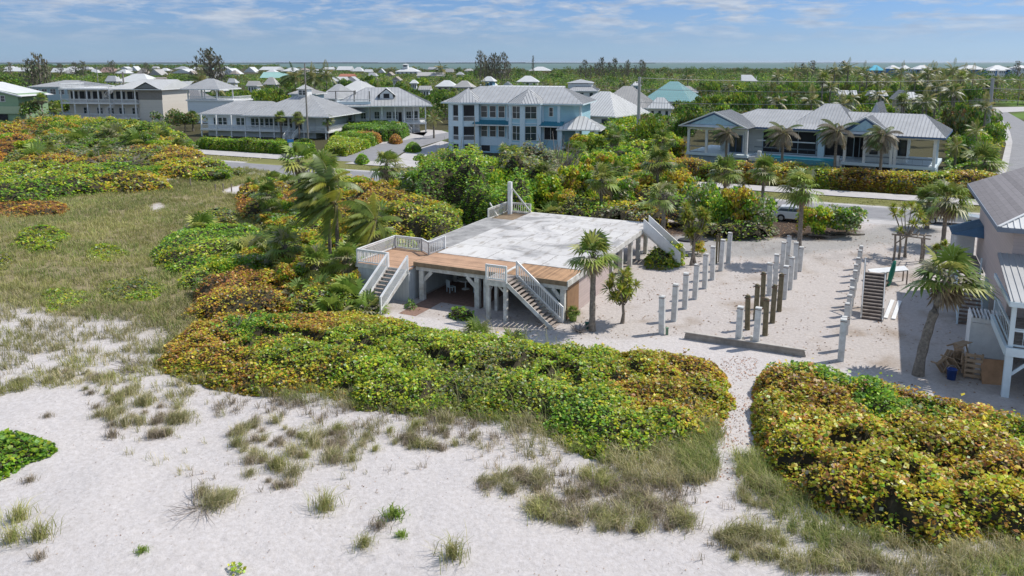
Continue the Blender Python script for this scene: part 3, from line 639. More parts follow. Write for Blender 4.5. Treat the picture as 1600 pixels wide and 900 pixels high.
def lone_stair():
    a0, b0 = LP(1345, 498); a1, b1 = LP(1361, 425, 2.5)
    t = thing('lone_staircase', 'freestanding grey wooden staircase with white side boards leading up to nothing', 'staircase', (*W(a0, b0), 0), TH)
    n = 14; zt = 2.5; run = (b1 - b0) / n
    mb = MB()
    for i in range(n): mb.box(0.05, 1.22, i * run, i * run + max(run * 1.05, .24), zt / n * (i + 1) - .075, zt / n * (i + 1))
    mb.build('treads', M['tread'], t)
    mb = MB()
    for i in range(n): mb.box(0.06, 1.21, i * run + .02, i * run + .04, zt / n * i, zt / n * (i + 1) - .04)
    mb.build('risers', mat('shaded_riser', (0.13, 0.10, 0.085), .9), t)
    for x in (0.0, 1.27):
        mb = MB(); mb.beam((x, 0, 0.05), (x, b1 - b0, zt - .05), 0.05, 0.28); mb.build('stringer', M['white'], t)
    for x in (0.0, 1.27):
        for y, z in ((0.1, 0), (b1 - b0 - .1, zt)):
            mb = MB(); mb.box(x - .06, x + .06, y - .06, y + .06, 0, z + (0.9 if y < 1 else 1.0 if x == 0 else .1)); mb.build('post', M['white_worn'], t)
    mb = MB(); mb.beam((0, 0.1, .9), (0, b1 - b0 - .1, zt + .95), .05, .1); mb.build('handrail', M['white'], t)
lone_stair()
def planks():
    for k, (dx, s) in enumerate(((0, 'left'), (0.45, 'right'))):
        mb = MB(); p = W(30.0 + dx, 9.6); q = W(30.45 + dx, 13.9); mb.beam((*p, 0.05), (*q, 0.09), 0.24, 0.06)
        setp(mb.build('plank', M['white']), f'long white plank lying on the sand beside the lone staircase, the {s} one', 'plank', 'white planks on the sand')
planks()
def ramp():
    t = thing('white_ramp', 'white slatted board ramp lying tilted behind the lone staircase', 'ramp', (*W(29.0, 18.2), 0), TH + 0.25)
    mb = MB(); mb.face([(0, 0, .75), (2.6, 0, 1.15), (2.6, 1.1, 1.2), (0, 1.1, .8)]); mb.face([(0, 1.1, .74), (2.6, 1.1, 1.14), (2.6, 0, 1.09), (0, 0, .69)]); mb.build('panel', M['white'], t)
    mb = MB()
    for x, z in ((0.05, .7), (1.3, .9), (2.5, 1.1)):
        for y in (0.05, 1.0): mb.box(x, x + .08, y, y + .08, 0, z)
    mb.build('legs', M['bark'], t)
ramp()
def driftwood_arbor():
    a, b = LP(1396, 408); t = thing('driftwood_arbor', 'rough driftwood frame of crooked posts behind the lone staircase', 'arbor', (*W(a, b), 0), TH)
    for x, y, h in ((0, 0, 2.3), (0.4, .9, 2.2), (2.0, 0.2, 2.1), (2.2, 1.1, 2.2)):
        mb = MB(); mb.tube([(x, y, -.1), (x + .05, y, h * .5), (x - .03, y + .03, h)], [.11, .09, .08], 7); mb.build('post', M['bark'], t)
    for p, q in (((-.3, 0, 2.3), (2.6, .2, 2.1)), ((.1, .9, 2.25), (2.7, 1.15, 2.2))):
        mb = MB(); mb.tube([p, q], [.08, .06], 6); mb.build('beam', M['bark'], t)
    mb = MB()
    for k in range(5): mb.tube([(0.1 + k * .5, -.2, 2.36), (0.3 + k * .5, 1.4, 2.34)], [.05, .04], 6)
    mb.tube([(0, 0, 1.5), (.8, .1, 2.2)], [.05, .05], 6); mb.build('rafters', M['bark'], t)
driftwood_arbor()
def kayak():
    a, b = LP(1388, 447); x, y = W(a, b); mb = MB(); n = 10; prof = []
    pts = [(0, 0, z) for z in np.linspace(0, 2.0, n)]; rs = [0.05 + 0.20 * math.sin(math.pi * (i + .6) / (n + .2)) ** 0.7 for i in range(n)]
    mb.tube(pts, rs, 12); o = mb.build('surfboard_bag', mat('green_cover', (0.02, 0.22, 0.14), 0.5), smooth=True, loc=(x, y, 0)); o.scale = (1, .5, 1); o.rotation_euler = (0.1, 0.12, 0.4)
    setp(o, 'tall dark green furled umbrella beside the lone staircase', 'furled umbrella'); o.name = 'furled_umbrella'
kayak()
def driftlog(u, v, L, r0, rz, lab, z=0.1):
    x, y = P(u, v); mb = MB(); mb.tube([(-L / 2, 0, z), (-L * .1, .12, z + .05), (L * .2, -.05, z), (L / 2, .1, z + .04)], [r0, r0 * .9, r0 * .8, r0 * .5], 8)
    mb.tube([(L * .1, 0, z), (L * .25, .4, z + .2)], [r0 * .5, r0 * .2], 6)
    setp(mb.build('driftwood_log', M['bark'], loc=(x, y, 0), rz=rz), lab, 'driftwood log')
driftlog(1385, 448, 2.6, .2, 0.9, 'thick grey driftwood log leaning at the foot of the green furled umbrella', .3)
driftlog(1325, 367, 3.0, .14, TH + .15, 'bleached driftwood log edging the right end of the mulch bed')
driftlog(1286, 371, 2.6, .12, TH - .05, 'thin driftwood log edging the mulch bed below the round bush')
def dark_mat():
    x, y = P(1083, 376); mb = MB(); mb.lathe([(0, .02), (1.15, .02), (1.2, .1), (1.1, .16), (0, .14)], n=22)
    o = mb.build('fire_pit_lid', mat('black_lid', (0.03, 0.03, 0.035), 0.6), loc=(x, y, 0)); o.name = 'trampoline_pad'; o.scale = (1.2, .7, 1); setp(o, 'flat round black pad lying on the drive behind the yucca', 'round pad')
dark_mat()
# ------------------------------------------------------------------ roofs, windows, railings for houses
def roof_plane(mb, pts, ribs=None, sp=0.6, rw=0.07, rh=0.06):
    """convex plane, first edge = eave; ribs run up the slope"""
    mb.face(pts)
    if ribs is None: return
    p = [Vector(q) for q in pts]; e = (p[1] - p[0]); L = e.length; e.normalize()
    n = Vector((0, 0, 0))
    for i in range(1, len(p) - 1): n += (p[i] - p[0]).cross(p[i + 1] - p[0])
    if n.length < 1e-6: return
    n.normalize(); 
    if n.z < 0: n = -n
    s = n.cross(e); 
    if s.z < 0: s = -s
    uv = [((q - p[0]).dot(e), (q - p[0]).dot(s)) for q in p]
    umin = min(a for a, b in uv); umax = max(a for a, b in uv)
    u = umin + sp * 0.5
    while u < umax:
        hit = []
        for i in range(len(uv)):
            a, b = uv[i]; c, d = uv[(i + 1) % len(uv)]
            if (a - u) * (c - u) < 0: hit.append(b + (d - b) * (u - a) / (c - a))
        if len(hit) >= 2:
            lo, hi = min(hit), max(hit)
            if hi - lo > 0.15:
                ribs.beam(p[0] + e * u + s * lo + n * rh / 2, p[0] + e * u + s * hi + n * rh / 2, rw, rh, up=n)
        u += sp
def hip_roof(x0, x1, y0, y1, ze, zr, inset=None, sp=0.6, gable=(0, 0), axis='x', seams=True):
    """returns (mb, ribs); gable=(at low end, at high end) makes that end vertical"""
    mb = MB(); rb = MB() if seams else None
    def T(x, y, z): return (x, y, z) if axis == 'x' else (y, x, z)
    if axis == 'y': x0, x1, y0, y1 = y0, y1, x0, x1
    ym = (y0 + y1) / 2; d = (y1 - y0) / 2
    if inset is None: inset = d
    a = x0 + (0 if gable[0] else min(inset, (x1 - x0) / 2 - 0.01)); b = x1 - (0 if gable[1] else min(inset, (x1 - x0) / 2 - 0.01))
    roof_plane(mb, [T(x0, y0, ze), T(x1, y0, ze), T(b, ym, zr), T(a, ym, zr)], rb, sp)
    roof_plane(mb, [T(x1, y1, ze), T(x0, y1, ze), T(a, ym, zr), T(b, ym, zr)], rb, sp)
    roof_plane(mb, [T(x0, y1, ze), T(x0, y0, ze), T(a, ym, zr)], rb if not gable[0] else None, sp)
    roof_plane(mb, [T(x1, y0, ze), T(x1, y1, ze), T(b, ym, zr)], rb if not gable[1] else None, sp)
    mb.face([T(x0, y0, ze - .01), T(x0, y1, ze - .01), T(x1, y1, ze - .01), T(x1, y0, ze - .01)])
    return mb, rb
def put_roof(root, mbrb, m, rib=None, lab=None, fas=None, rect=None, ze=None):
    mb, rb = mbrb; o = mb.build('roof', m, root)
    if lab: o['label'] = lab
    if rb and rb.v: rb.build('seams', rib or M['rib'], o)
    if fas:
        x0, x1, y0, y1 = rect; f = MB(); t = .04
        f.box(x0 - t, x1 + t, y0 - t, y0 + .002, ze - .24, ze - .015); f.box(x0 - t, x1 + t, y1 - .002, y1 + t, ze - .24, ze - .015)
        f.box(x0 - t, x0 + .002, y0, y1, ze - .24, ze - .015); f.box(x1 - .002, x1 + t, y0, y1, ze - .24, ze - .015); f.build('fascia', fas, o)
    return o
def window(root, p, q, z0, z1, frame=None, glass=None, mull=1, name='window', fw=0.10, off=0.05, rail=True):
    """window on the vertical wall from p to q (xy); outside is to the right of p->q"""
    p = Vector((p[0], p[1], 0)); q = Vector((q[0], q[1], 0)); d = (q - p); L = d.length; d.normalize(); n = Vector((d.y, -d.x, 0))
    fr = frame or M['white']; gl = glass or M['glass']
    mb = MB(); o = n * off; t = fw
    def bar(a, b, c, e): # a..b along, c..e height
        mb.beam(p + d * a + o + Vector((0, 0, (c + e) / 2)), p + d * b + o + Vector((0, 0, (c + e) / 2)), 0.10, e - c)
    bar(-t, L + t, z0 - t, z0); bar(-t, L + t, z1, z1 + t); bar(-t, 0, z0, z1); bar(L, L + t, z0, z1)
    for k in range(1, mull): bar(L * k / mull - .03, L * k / mull + .03, z0, z1)
    if rail: bar(0, L, (z0 + z1) / 2 - .025, (z0 + z1) / 2 + .025)
    w = mb.build(name, fr, root)
    g = MB(); g.face([tuple(p + n * .03 + Vector((0, 0, z0))), tuple(q + n * .03 + Vector((0, 0, z0))), tuple(q + n * .03 + Vector((0, 0, z1))), tuple(p + n * .03 + Vector((0, 0, z1)))])
    g.build('pane', gl, w); return w
def wall_poly(root, poly, z0, z1, m, name='wall'):
    mb = MB(); mb.prism(poly, z0, z1); return mb.build(name, m, root)
def wcol(name, c, pitch=0.2, var=0.05): return mat_lines(name, c, 'Z', pitch, 0.4, 0.7, var, 0.78)

# ------------------------------------------------------------------ pink house at the right edge
def pink_house():
    root = thing('pink_house', 'two storey pink house with grey shingle roof and porch at the right edge', 'house', (*W(35.8, 4.5), 0), TH)
    m = M['pink_siding']; mb = MB(); mb.box(0, 12, 0, 15.4, 2.6, 7.7); mb.build('wall', m, root)
    mb = MB(); mb.box(1.2, 12, 1.5, 15.0, 0, 2.6); mb.build('ground_floor_wall', M['white_board'], root)
    # gable end at the far side
    ze, zr = 7.7, 10.6; x0, x1, y0, y1 = -0.85, 12.85, -0.7, 16.1; xm = 6.0
    sh = mat_lines('grey_shingles', (0.235, 0.215, 0.215), 'X', 0.28, 0.4, 0.9, 0.18, 0.72, 3.0)
    mb = MB(); mb.face([(x0, y1, ze), (x0, y0, ze), (xm, y0 + 6.8, zr), (xm, y1, zr)]); mb.face([(x1, y0, ze), (x1, y1, ze), (xm, y1, zr), (xm, y0 + 6.8, zr)])
    mb.face([(x0, y1, ze - .01), (x1, y1, ze - .01), (x1, y0, ze - .01), (x0, y0, ze - .01)]); mb.face([(x0, y1, ze - .01), (xm, y1, zr), (x1, y1, ze - .01)]); mb.build('roof', sh, root)['label'] = 'grey shingled side slope'
    mb = MB(); rb = MB(); roof_plane(mb, [(x0, y0, ze + .003), (x1, y0, ze + .003), (xm, y0 + 6.8, zr + .003)], rb, 0.3, .04, .05); o = mb.build('front_roof', M['metal_white'], root); rb.build('seams', M['metal_white'], o)
    mb = MB(); mb.box(x0 - .05, x1, y0 - .05, y0, ze - .26, ze); mb.box(x0 - .05, x0, y0, y1, ze - .26, ze); mb.build('fascia', mat('slate_fascia', (0.20, 0.23, 0.28), .7), root)
    mb = MB(); mb.beam((x0, y0, ze + .04), (xm, y0 + 6.8, zr + .04), .16, .05); mb.build('hip_cap', M['metal_white'], root)
    for x in (1.3, 5.2, 9.0): window(root, (x, 0), (x + 1.5, 0), 6.35, 7.35, M['white'], mull=2)
    # porch
    mb = MB(); rb = MB(); roof_plane(mb, [(-0.7, -5.9, 5.05), (12, -5.9, 5.05), (12, -0.02, 6.15), (-0.7, -0.02, 6.15)], rb, 0.3, .04, .05); mb.face([(-.7, -.02, 6.08), (12, -.02, 6.08), (12, -5.9, 4.98), (-.7, -5.9, 4.98)])
    o = mb.build('porch_roof', M['galv'], root); rb.build('seams', M['galv'], o)
    mb = MB(); mb.box(-0.72, 12, -5.95, -5.85, 4.78, 5.04); mb.box(-.74, -.64, -5.85, 0, 4.76, 4.98); mb.build('porch_beam', M['trim_blue'], root)
    mb = MB(); mb.box(-0.55, 12, -5.55, -0.02, 2.42, 2.6); mb.build('porch_floor', M['tread'], root)
    mb = MB(); mb.box(-0.65, 12, -5.7, -5.55, 2.2, 2.62); mb.box(-0.70, -0.55, -5.55, 0, 2.2, 2.62); mb.build('porch_fascia', M['trim_blue'], root)
    for x in (-.45, 3.4, 7.4, 11.2):
        mb = MB(); mb.box(x - .16, x + .16, -5.66 + .1, -5.26, -0.2, 2.2); mb.box(x - .1, x + .1, -5.5, -5.3, 2.62, 4.8); mb.build('post', M['trim_blue'], root)
    mb = MB(); mb.beam((-.3, -5.4, 1.2), (.7, -5.4, 2.25), .1, .14); mb.beam((3.2, -5.4, 1.2), (2.2, -5.4, 2.25), .1, .14); mb.build('brace', M['trim_blue'], root)
    mb = MB(); railing(mb, (-.45, -5.4, 2.6), (11.2, -5.4, 2.6), .95, .5, False, .02); mb.build('railing', M['trim_blue'], root)
    mb = MB(); railing(mb, (-.45, -5.4, 2.6), (-.45, -.1, 2.6), .95, .5, False, .02); mb.build('railing', M['trim_blue'], root)
    for x in (1.0, 4.5): window(root, (x, 0), (x + 1.8, 0), 2.75, 4.8, M['trim_blue'], mull=2, name='glass_door', rail=False)
    for y in (4, 9): 
        mb = MB(); mb.box(-.02, .3, y, y + .3, -0.2, 2.6); mb.build('post', M['trim_blue'], root)
    # entry landing with blue awning and side stair
    ya = 12.6
    mb = MB(); mb.box(-1.7, -0.02, ya - 2.4, ya + 2.4, 2.45, 2.58); mb.build('entry_landing', M['tread'], root)
    mb = MB(); rb = MB(); roof_plane(mb, [(-1.9, ya + 2.6, 4.55), (-1.9, ya - .2, 4.55), (-.01, ya - .2, 5.25), (-.01, ya + 2.6, 5.25)], rb, .35); roof_plane(mb, [(-1.9, ya - .2, 4.55), (-.01, ya - .9, 4.55), (-.01, ya - .2, 5.25)])
    mb.face([(-1.9, ya - .2, 4.54), (-1.9, ya + 2.6, 4.54), (-.01, ya + 2.6, 4.54), (-.01, ya - .9, 4.54)])
    o = mb.build('entry_awning', mat('blue_awning_metal', (0.07, 0.14, 0.22), .45, metal=.2), root); rb.build('seams', mat('blue_seam', (0.09, 0.17, 0.25), .5), o)
    for x, y in ((-1.65, ya - .2), (-1.65, ya + 2.3), (-1.65, ya + 1.0)):
        mb = MB(); mb.box(x - .07, x + .07, y - .07, y + .07, 0, 4.5); mb.build('post', M['white'], root)
    mb = MB(); mb.box(-1.6, -.2, ya + 2.2, ya + 2.3, 2.6, 4.4); mb.build('privacy_screen', M['white'], root)
    s = stair(root, (-1.65, ya - 2.4, 2.58), (0, -1, 0), (1, 0, 0), 1.4, 0.184, 0.30, 14, mat('brown_tread', (0.22, 0.15, 0.11), .9, .2), M['trim_blue'])
    mb = MB(); mb.box(-1.74, -1.64, ya - 2.5, ya - 2.4, 0, 3.5); mb.box(-.26, -.16, ya - 2.5, ya - 2.4, 0, 3.5); mb.box(-1.74, -1.64, ya - 6.7, ya - 6.6, 0, 1.2); mb.box(-.26, -.16, ya - 6.7, ya - 6.6, 0, 1.2); mb.build('newel_posts', M['trim_blue'], s)
    mb = MB(); railing(mb, (-1.7, ya - 2.4, 2.58), (-1.7, ya - 6.6, 0.02), .95, .35, False, .02); mb.build('railing', M['trim_blue'], s)
    # outdoor shower screen under a slatted top
    sh_ = MB(); sh_.box(-1.55, 0.25, -0.05, 0.02, 0.05, 2.0); sh_.box(-1.62, -1.55, -0.08, 1.6, 0, 2.3); sh_.box(.25, .33, -.08, 1.6, 0, 2.3); sh_.box(-1.62, .33, -.1, -.05, 2.05, 2.3)
    r_ = sh_.build('shower_screen', M['white'], root)
    mb = MB()
    for k in range(11): mb.box(-1.6 + k * .185, -1.54 + k * .185, -.3, 1.5, 2.31, 2.43)
    mb.build('slats', M['white'], r_)
    return root
pink_house()
def junk():
    m = mat('pale_pallet_wood', (0.40, 0.28, 0.18), .9, .2, 3); x, y = W(33.6, 1.3)
    t = thing('broken_furniture', 'heap of upturned wooden chairs and crate boards beside the pink house', 'wood heap', (x, y, 0), TH); r = random.Random(8)
    def chair(px, py, pz, rx, ry, rz, k):
        mb = MB()
        for i in range(4): mb.box(-.35, .35, -.35 + i * .18, -.2 + i * .18, .38, .41)
        for i in range(4): mb.box(-.33 + i * .18, -.18 + i * .18, .36, .39, .4, 1.05)
        for sx in (-.36, .36):
            mb.box(sx - .03, sx + .03, -.35, -.28, 0, .6); mb.box(sx - .03, sx + .03, .3, .37, 0, .6); mb.box(sx - .05, sx + .05, -.4, .38, .58, .62)
        o = mb.build('chair', m, t); o.location = (px, py, pz); o.rotation_euler = (rx, ry, rz)
    chair(-.6, .1, .1, .3, .2, .4, 0); chair(.1, .2, .05, 0, 0, .9, 1); chair(.15, .3, 1.15, 3.0, .15, .5, 2); chair(-.4, .4, 1.0, 1.4, .2, 2.2, 3); chair(-1.0, .3, .3, 1.2, 1.0, .2, 4)
    mb = MB()
    for i in range(5): mb.box(.1, .9, -.5, -.42, .1 + i * .28, .26 + i * .28)
    for x_ in (.1, .5, .85): mb.box(x_, x_ + .08, -.42, -.3, 0, 1.4)
    mb.build('crate', m, t)
    mb = MB(); mb.face([(0, 0, 0), (1.35, .15, 0), (1.35, .75, 1.15), (0, .6, 1.15)]); mb.face([(0, .6, 1.15), (1.35, .75, 1.15), (1.35, .79, 1.13), (0, .64, 1.13)]); mb.face([(0, .04, 0), (0, .64, 1.13), (1.35, .79, 1.13), (1.35, .19, 0)])
    o = mb.build('plywood_sheet', mat('plywood', (0.42, 0.24, 0.13), .85, .15, 2), loc=(*W(34.5, 0.35), 0), rz=TH + .15)
    setp(o, 'brown plywood sheet leaning against the wood heap by the pink house', 'plywood sheet')
    bucket('bucket', 'blue bucket with a white rim in front of the upturned wooden chairs', 'bucket', *W(33.1, 0.35), mat('blue_plastic', (0.03, 0.08, 0.30), .45), .24, .55)
    t2 = thing('stacked_loungers', 'slatted loungers stacked in the shade under the porch of the pink house', 'loungers', (*W(37.4, 0.6), 0), TH + .4)
    for k in range(4):
        mb = MB(); 
        for i in range(9): mb.box(-.9 + i * .2, -.76 + i * .2, -.35, .35, .0, .03)
        mb.box(-.95, .95, -.38, -.33, -.05, .03); mb.box(-.95, .95, .33, .38, -.05, .03)
        o = mb.build('lounger', M['pole_wood'], t2); o.location = (0, k * .12, .25 + k * .16); o.rotation_euler = (.15 + .1 * k, .1, .08 * k)
junk()

# ------------------------------------------------------------------ blue house behind the lot
def blue_house():
    ox, oy = P(696, 238); rz = R(-15.5)
    root = thing('blue_house', 'large pale blue two storey house with octagonal bays and ribbed silver roof', 'house', (ox, oy, 0), rz)
    blue = wcol('blue_siding', (0.37, 0.59, 0.68)); pale = mat('pale_blue_stucco', (0.64, 0.76, 0.82), .7, .05)
    z1, z2, ze = 2.2, 5.7, 9.25
    body = [(0.3, 3.0), (0.3, 1.9), (1.0, 0.8), (3.1, 0.0), (5.9, 0.9), (6.0, 1.5), (11.6, 1.3), (12.5, 0.1), (15.0, -0.9), (17.8, 0.1), (18.3, 1.0), (21.2, 0.9), (24.6, 3.6), (24.6, 14), (0.3, 14)]
    wall_poly(root, body, 0, ze, blue)
    # white-blue bands and columns
    mb = MB()
    def band(i, j, za, zb, off=.06):
        for k in range(i, j):
            p = Vector((*body[k], 0)); q = Vector((*body[k + 1], 0)); d = (q - p).normalized(); n = Vector((d.y, -d.x, 0))
            mb.beam(p + n * off + Vector((0, 0, (za + zb) / 2)), q + n * off + Vector((0, 0, (za + zb) / 2)), .12, zb - za)
    band(0, 4, z2 - .75, z2 + .05); band(0, 4, z1 - .5, z1 + .05); band(0, 12, ze - .45, ze - .02); band(4, 6, z1 - .8, z1 + .7); band(6, 10, z1 - .3, z1 + .1); band(6, 9, z2 - .1, z2 + .1)
    mb.build('trim_bands', pale, root)
    for k, w in ((0, .5), (1, .5), (2, .6), (3, .85), (4, .8), (6, .35), (7, .6), (8, .9), (9, .7), (10, .35), (11, .45), (12, .4)):
        x, y = body[k]; mb = MB(); mb.box(x - w / 2, x + w / 2, y - .25, y + .3, 0, ze - .2); mb.build('column', pale, root)
    def seg(k, f0, f1): p = Vector(body[k]); q = Vector(body[k + 1]); return p.lerp(q, f0), p.lerp(q, f1)
    # screened porches in the left octagon
    for k, f0, f1 in ((2, .22, .85), (3, .17, .84), (1, .25, .75)):
        for za, zb in ((z1 + .1, z2 - .85), (z2 + .1, ze - .5)):
            p, q = seg(k, f0, f1); w = window(root, p, q, za, zb, pale, M['dark'], name='screened_opening', rail=False)
            d = (q - p).normalized(); n = Vector((d.y, -d.x)) * .1; mb = MB(); railing(mb, (*(p + n), za - .05), (*(q + n), za - .05), 1.0, .16, False, .03); mb.build('railing', M['white'], w)
    for f0 in (.10, .40, .70):
        for za, zb in ((z1 + .85, z1 + 3.0), (z2 + .9, z2 + 2.9)):
            p, q = seg(5, f0, f0 + .2); window(root, p, q, za, zb, M['white'])
    for k, f0, f1 in ((6, .2, .8), (7, .2, .84), (8, .16, .82)):
        for za, zb in ((z1 + .5, z1 + 3.0), (z2 + .9, ze - .55)):
            p, q = seg(k, f0, f1); window(root, p, q, za, zb, M['white'], mull=2 if k > 6 else 1)
    p, q = seg(10, .4, .62); window(root, p, q, z2 + 1.3, z2 + 2.8, M['white'])
    p, q = seg(10, .1, .9); window(root, p, q, z1 + .6, z1 + 2.8, M['white'], M['dark'], mull=2, name='porch_opening', rail=False)
    p, q = seg(4, .1, .2)
    for k, f0, f1 in ((2, .2, .85), (3, .2, .84), (5, .1, .4), (8, .2, .8)):
        p, q = seg(k, f0, f1); window(root, p, q, .3, 1.6, pale, M['dark'], name='ground_opening', rail=False)
    # small teal skirt roofs between floors
    teal = mat('teal_roof_metal', (0.05, 0.25, 0.33), .45, metal=.2)
    for x0, x1, yb in ((5.3, 12.4, 1.35), (17.9, 22.2, 1.0)):
        mb = MB(); rb = MB(); roof_plane(mb, [(x0, yb - 1.5, z2 - .35), (x1, yb - 1.5, z2 - .35), (x1, yb, z2 + .35), (x0, yb, z2 + .35)], rb, .5); mb.face([(x1, yb - 1.5, z2 - .36), (x0, yb - 1.5, z2 - .36), (x0, yb, z2 - .36), (x1, yb, z2 - .36)])
        o = mb.build('skirt_roof', teal, root); rb.build('seams', teal, o)
        mb = MB(); mb.box(x0, x1, yb - 1.46, yb - 1.3, z2 - .58, z2 - .37); mb.build('skirt_beam', M['white'], root)
    # main roof
    rect = (-0.8, 25.6, 0.3, 15); put_roof(root, hip_roof(*rect, ze, 12.0, inset=5.2, sp=.8), M['galv'], lab='ribbed silver main roof', fas=M['trim_blue'], rect=rect, ze=ze)
    for cx, yv, apx in ((3.1, -.9, 4.2), (15.0, -1.9, 3.4)):
        mb = MB(); rb = MB(); e = [(cx - 3.8, 2.9), (cx - 2.9, .3 + (0 if cx < 5 else -.6)), (cx, yv), (cx + 3.1, .2 + (0 if cx < 5 else -.6)), (cx + 4.2, 2.2)]
        for k in range(4): roof_plane(mb, [(*e[k], ze + .02), (*e[k + 1], ze + .02), (cx + .1, apx, 11.75)], rb, .55)
        mb.face([(*q, ze - .02) for q in e] + [(cx, 4, ze - .02)])
        o = mb.build('bay_roof', M['galv'], root); rb.build('seams', M['rib'], o); f = MB()
        for k in range(4): f.beam((*e[k], ze - .1), (*e[k + 1], ze - .1), .06, .22)
        f.build('fascia', M['trim_blue'], o)
    # entry porch with its own little hip roof at the right
    rect = (21.2, 29.0, -1.2, 5.5); put_roof(root, hip_roof(*rect, 4.9, 7.0, sp=.8), M['metal_white'], lab='small pale hip roof over the entry', fas=M['white'], rect=rect, ze=4.9)
    for x, y in ((21.8, -.6), (24.9, -.6), (28.2, -.6), (28.2, 4)):
        mb = MB(); mb.box(x - .35, x + .35, y - .35, y + .35, 0, 4.7); mb.build('column', pale, root)
    mb = MB(); mb.box(21.4, 28.6, -.9, 3, 1.4, 1.7); mb.build('porch_floor', M['white'], root)
    # flat-topped rear wing seen over the ridge
    mb = MB(); mb.box(7, 15.5, 15.5, 24, 0, 11.3); mb.box(15.5, 17, 16.5, 22, 0, 10.4); mb.build('rear_wing', mat('grey_blue_wall', (0.32, 0.37, 0.42), .7), root)
    mb = MB(); mb.box(2, 17.5, 15.3, 24.4, 11.32, 11.6); mb.build('rear_parapet', M['white'], root)
blue_house()

# ------------------------------------------------------------------ pool house behind the long hedge
def pool_house():
    zf = 2.7; a0 = Vector(P(1072, 237, zf)); a1 = Vector(P(1462, 262, zf)); d = a1 - a0; L = d.length; rz = math.atan2(d.y, d.x)
    root = thing('pool_house', 'long low house with broad ribbed silver roof and columned verandas around a blue pool', 'house', (a0.x, a0.y, 0), rz)
    pale = mat('ice_blue_wall', (0.60, 0.72, 0.78), .7, .04); wl = wcol('cream_siding', (0.68, 0.70, 0.68)); k = L / 39.5; ze = 6.75; blue = mat('navy_trim', (0.06, 0.12, 0.24), .6)
    # podium
    mb = MB(); mb.box(0, 9.5, 0, 12, 2.3, zf); mb.box(9.5, 26 * k, 4.2, 14, 2.3, zf); mb.box(26 * k, L, 0, 12, 2.3, zf); mb.build('floor', M['trim_blue'], root)
    mb = MB(); mb.box(.3, 9.2, .4, 12, 0, 2.3); mb.box(9.5, L - .4, 1.2, 12, 0, 2.3); mb.build('podium_wall', mat('podium_blue_grey', (0.34, 0.42, 0.48), .8), root)
    for x in (26.4 * k, 31 * k, L - 2.6): window(root, (x, 1.2), (x + 1.9, 1.2), .3, 2.1, pale, M['dark'], name='garage_opening', rail=False)
    mb = MB(); mb.box(9.4, 26 * k, .8, 4.2, 1.9, 2.5); mb.build('pool_deck', M['white'], root)
    mb = MB(); mb.box(11.5, 25 * k, 0.95, 4.0, 2.3, 2.56); o = mb.build('pool', mat('pool_water', (0.03, 0.50, 0.56), .35, .08, spec=.15), root)
    mb = MB(); mb.box(11.2, 25.2 * k, .62, .93, 1.9, 2.6); mb.build('pool_rim', mat('pool_tile', (0.10, 0.33, 0.42), .3), root)
    for x in (11.0, 25.3 * k):
        mb = MB(); mb.box(x - .25, x + .25, .7, 1.2, 1.9, 3.4); mb.build('pier', M['white'], root)
    # walls
    mb = MB(); mb.box(3.5, L - 4.5, 6.0, 15, zf, ze); mb.build('wall', wl, root)
    mb = MB(); mb.box(5.6, 8.0, 3.2, 6, zf, ze); mb.build('wall', wl, root); mb = MB(); mb.box(L - 9.2, L - 3.8, 2.6, 6, zf, ze); mb.build('wall', wl, root)
    window(root, (5.9, 3.2), (7.7, 3.2), zf + .1, zf + 2.6, blue, mull=2, name='glass_door', rail=False)
    window(root, (10.2, 6), (18, 6), zf + .1, zf + 3.6, pale, M['dark'], mull=3, name='dark_opening', rail=False)
    window(root, (19.3, 6), (25, 6), zf + .1, zf + 3.4, pale, M['dark'], mull=2, name='dark_opening', rail=False)
    window(root, (26.8 * k, 6), (L - 9.6, 6), zf + .1, zf + 3.2, pale, M['dark'], mull=2, name='dark_opening', rail=False)
    for x in (L - 8.4, L - 4.8): window(root, (x, 2.6), (x + .85, 2.6), zf + 1.1, zf + 3.1, M['dark'])
    # columns
    for x in (.25, 3.1, 9.2, 26.4 * k, 29.3 * k, 33.2 * k, L - 5.0, L - .3):
        mb = MB(); mb.box(x - .18, x + .18, .1, .46, zf, ze - .2); mb.build('column', M['white'], root)
    for x in (L - 5.0, L - .3):
        mb = MB(); mb.box(x - .2, x + .2, .1, .5, 0, 2.3); mb.build('column', pale, root)
    mb = MB(); mb.box(L - .5, L - .1, 4, 4.4, 0, ze - .2); mb.build('column', pale, root)
    for x in (19.0, 26.0):
        mb = MB(); mb.box(x - .45, x + .45, 4.4, 5.2, zf, ze - .2); mb.build('column', pale, root)
    mb = MB(); mb.box(0, 9.4, .12, .44, ze - .5, ze - .2); mb.box(26 * k, L, .12, .44, ze - .5, ze - .2); mb.box(9.4, 26 * k, 4.3, 4.6, ze - .5, ze - .2); mb.build('beam', M['white'], root)
    for p, q in (((9.3, 4.4, zf), (18.5, 4.4, zf)), ((29.5 * k, .3, zf), (33 * k, .3, zf)), ((33.4 * k, .3, zf), (L - .4, .3, zf)), ((.3, .3, zf), (3, .3, zf))):
        mb = MB(); railing(mb, p, q, 1.0, 1.2, False, .02, .05); mb.build('railing', mat('dark_rail%d' % int(p[0]), (0.16, 0.19, 0.22), .5), root)
    mb = MB(); mb.box(9.6, 18.2, 4.3, 4.45, zf + 1.9, zf + 2.05); mb.box(29.5 * k, 33 * k, .2, .35, zf + 1.9, zf + 2.05); mb.build('screen_rail', M['white'], root)
    mb = MB(); x = L - 9
    while x < L - 5.3: mb.beam((x, .28, ze - 1.0), (x + .9, .28, ze - .55), .04, .05); mb.beam((x + .9, .28, ze - 1.0), (x, .28, ze - .55), .04, .05); x += .92
    mb.build('lattice_frieze', M['dark'], root)
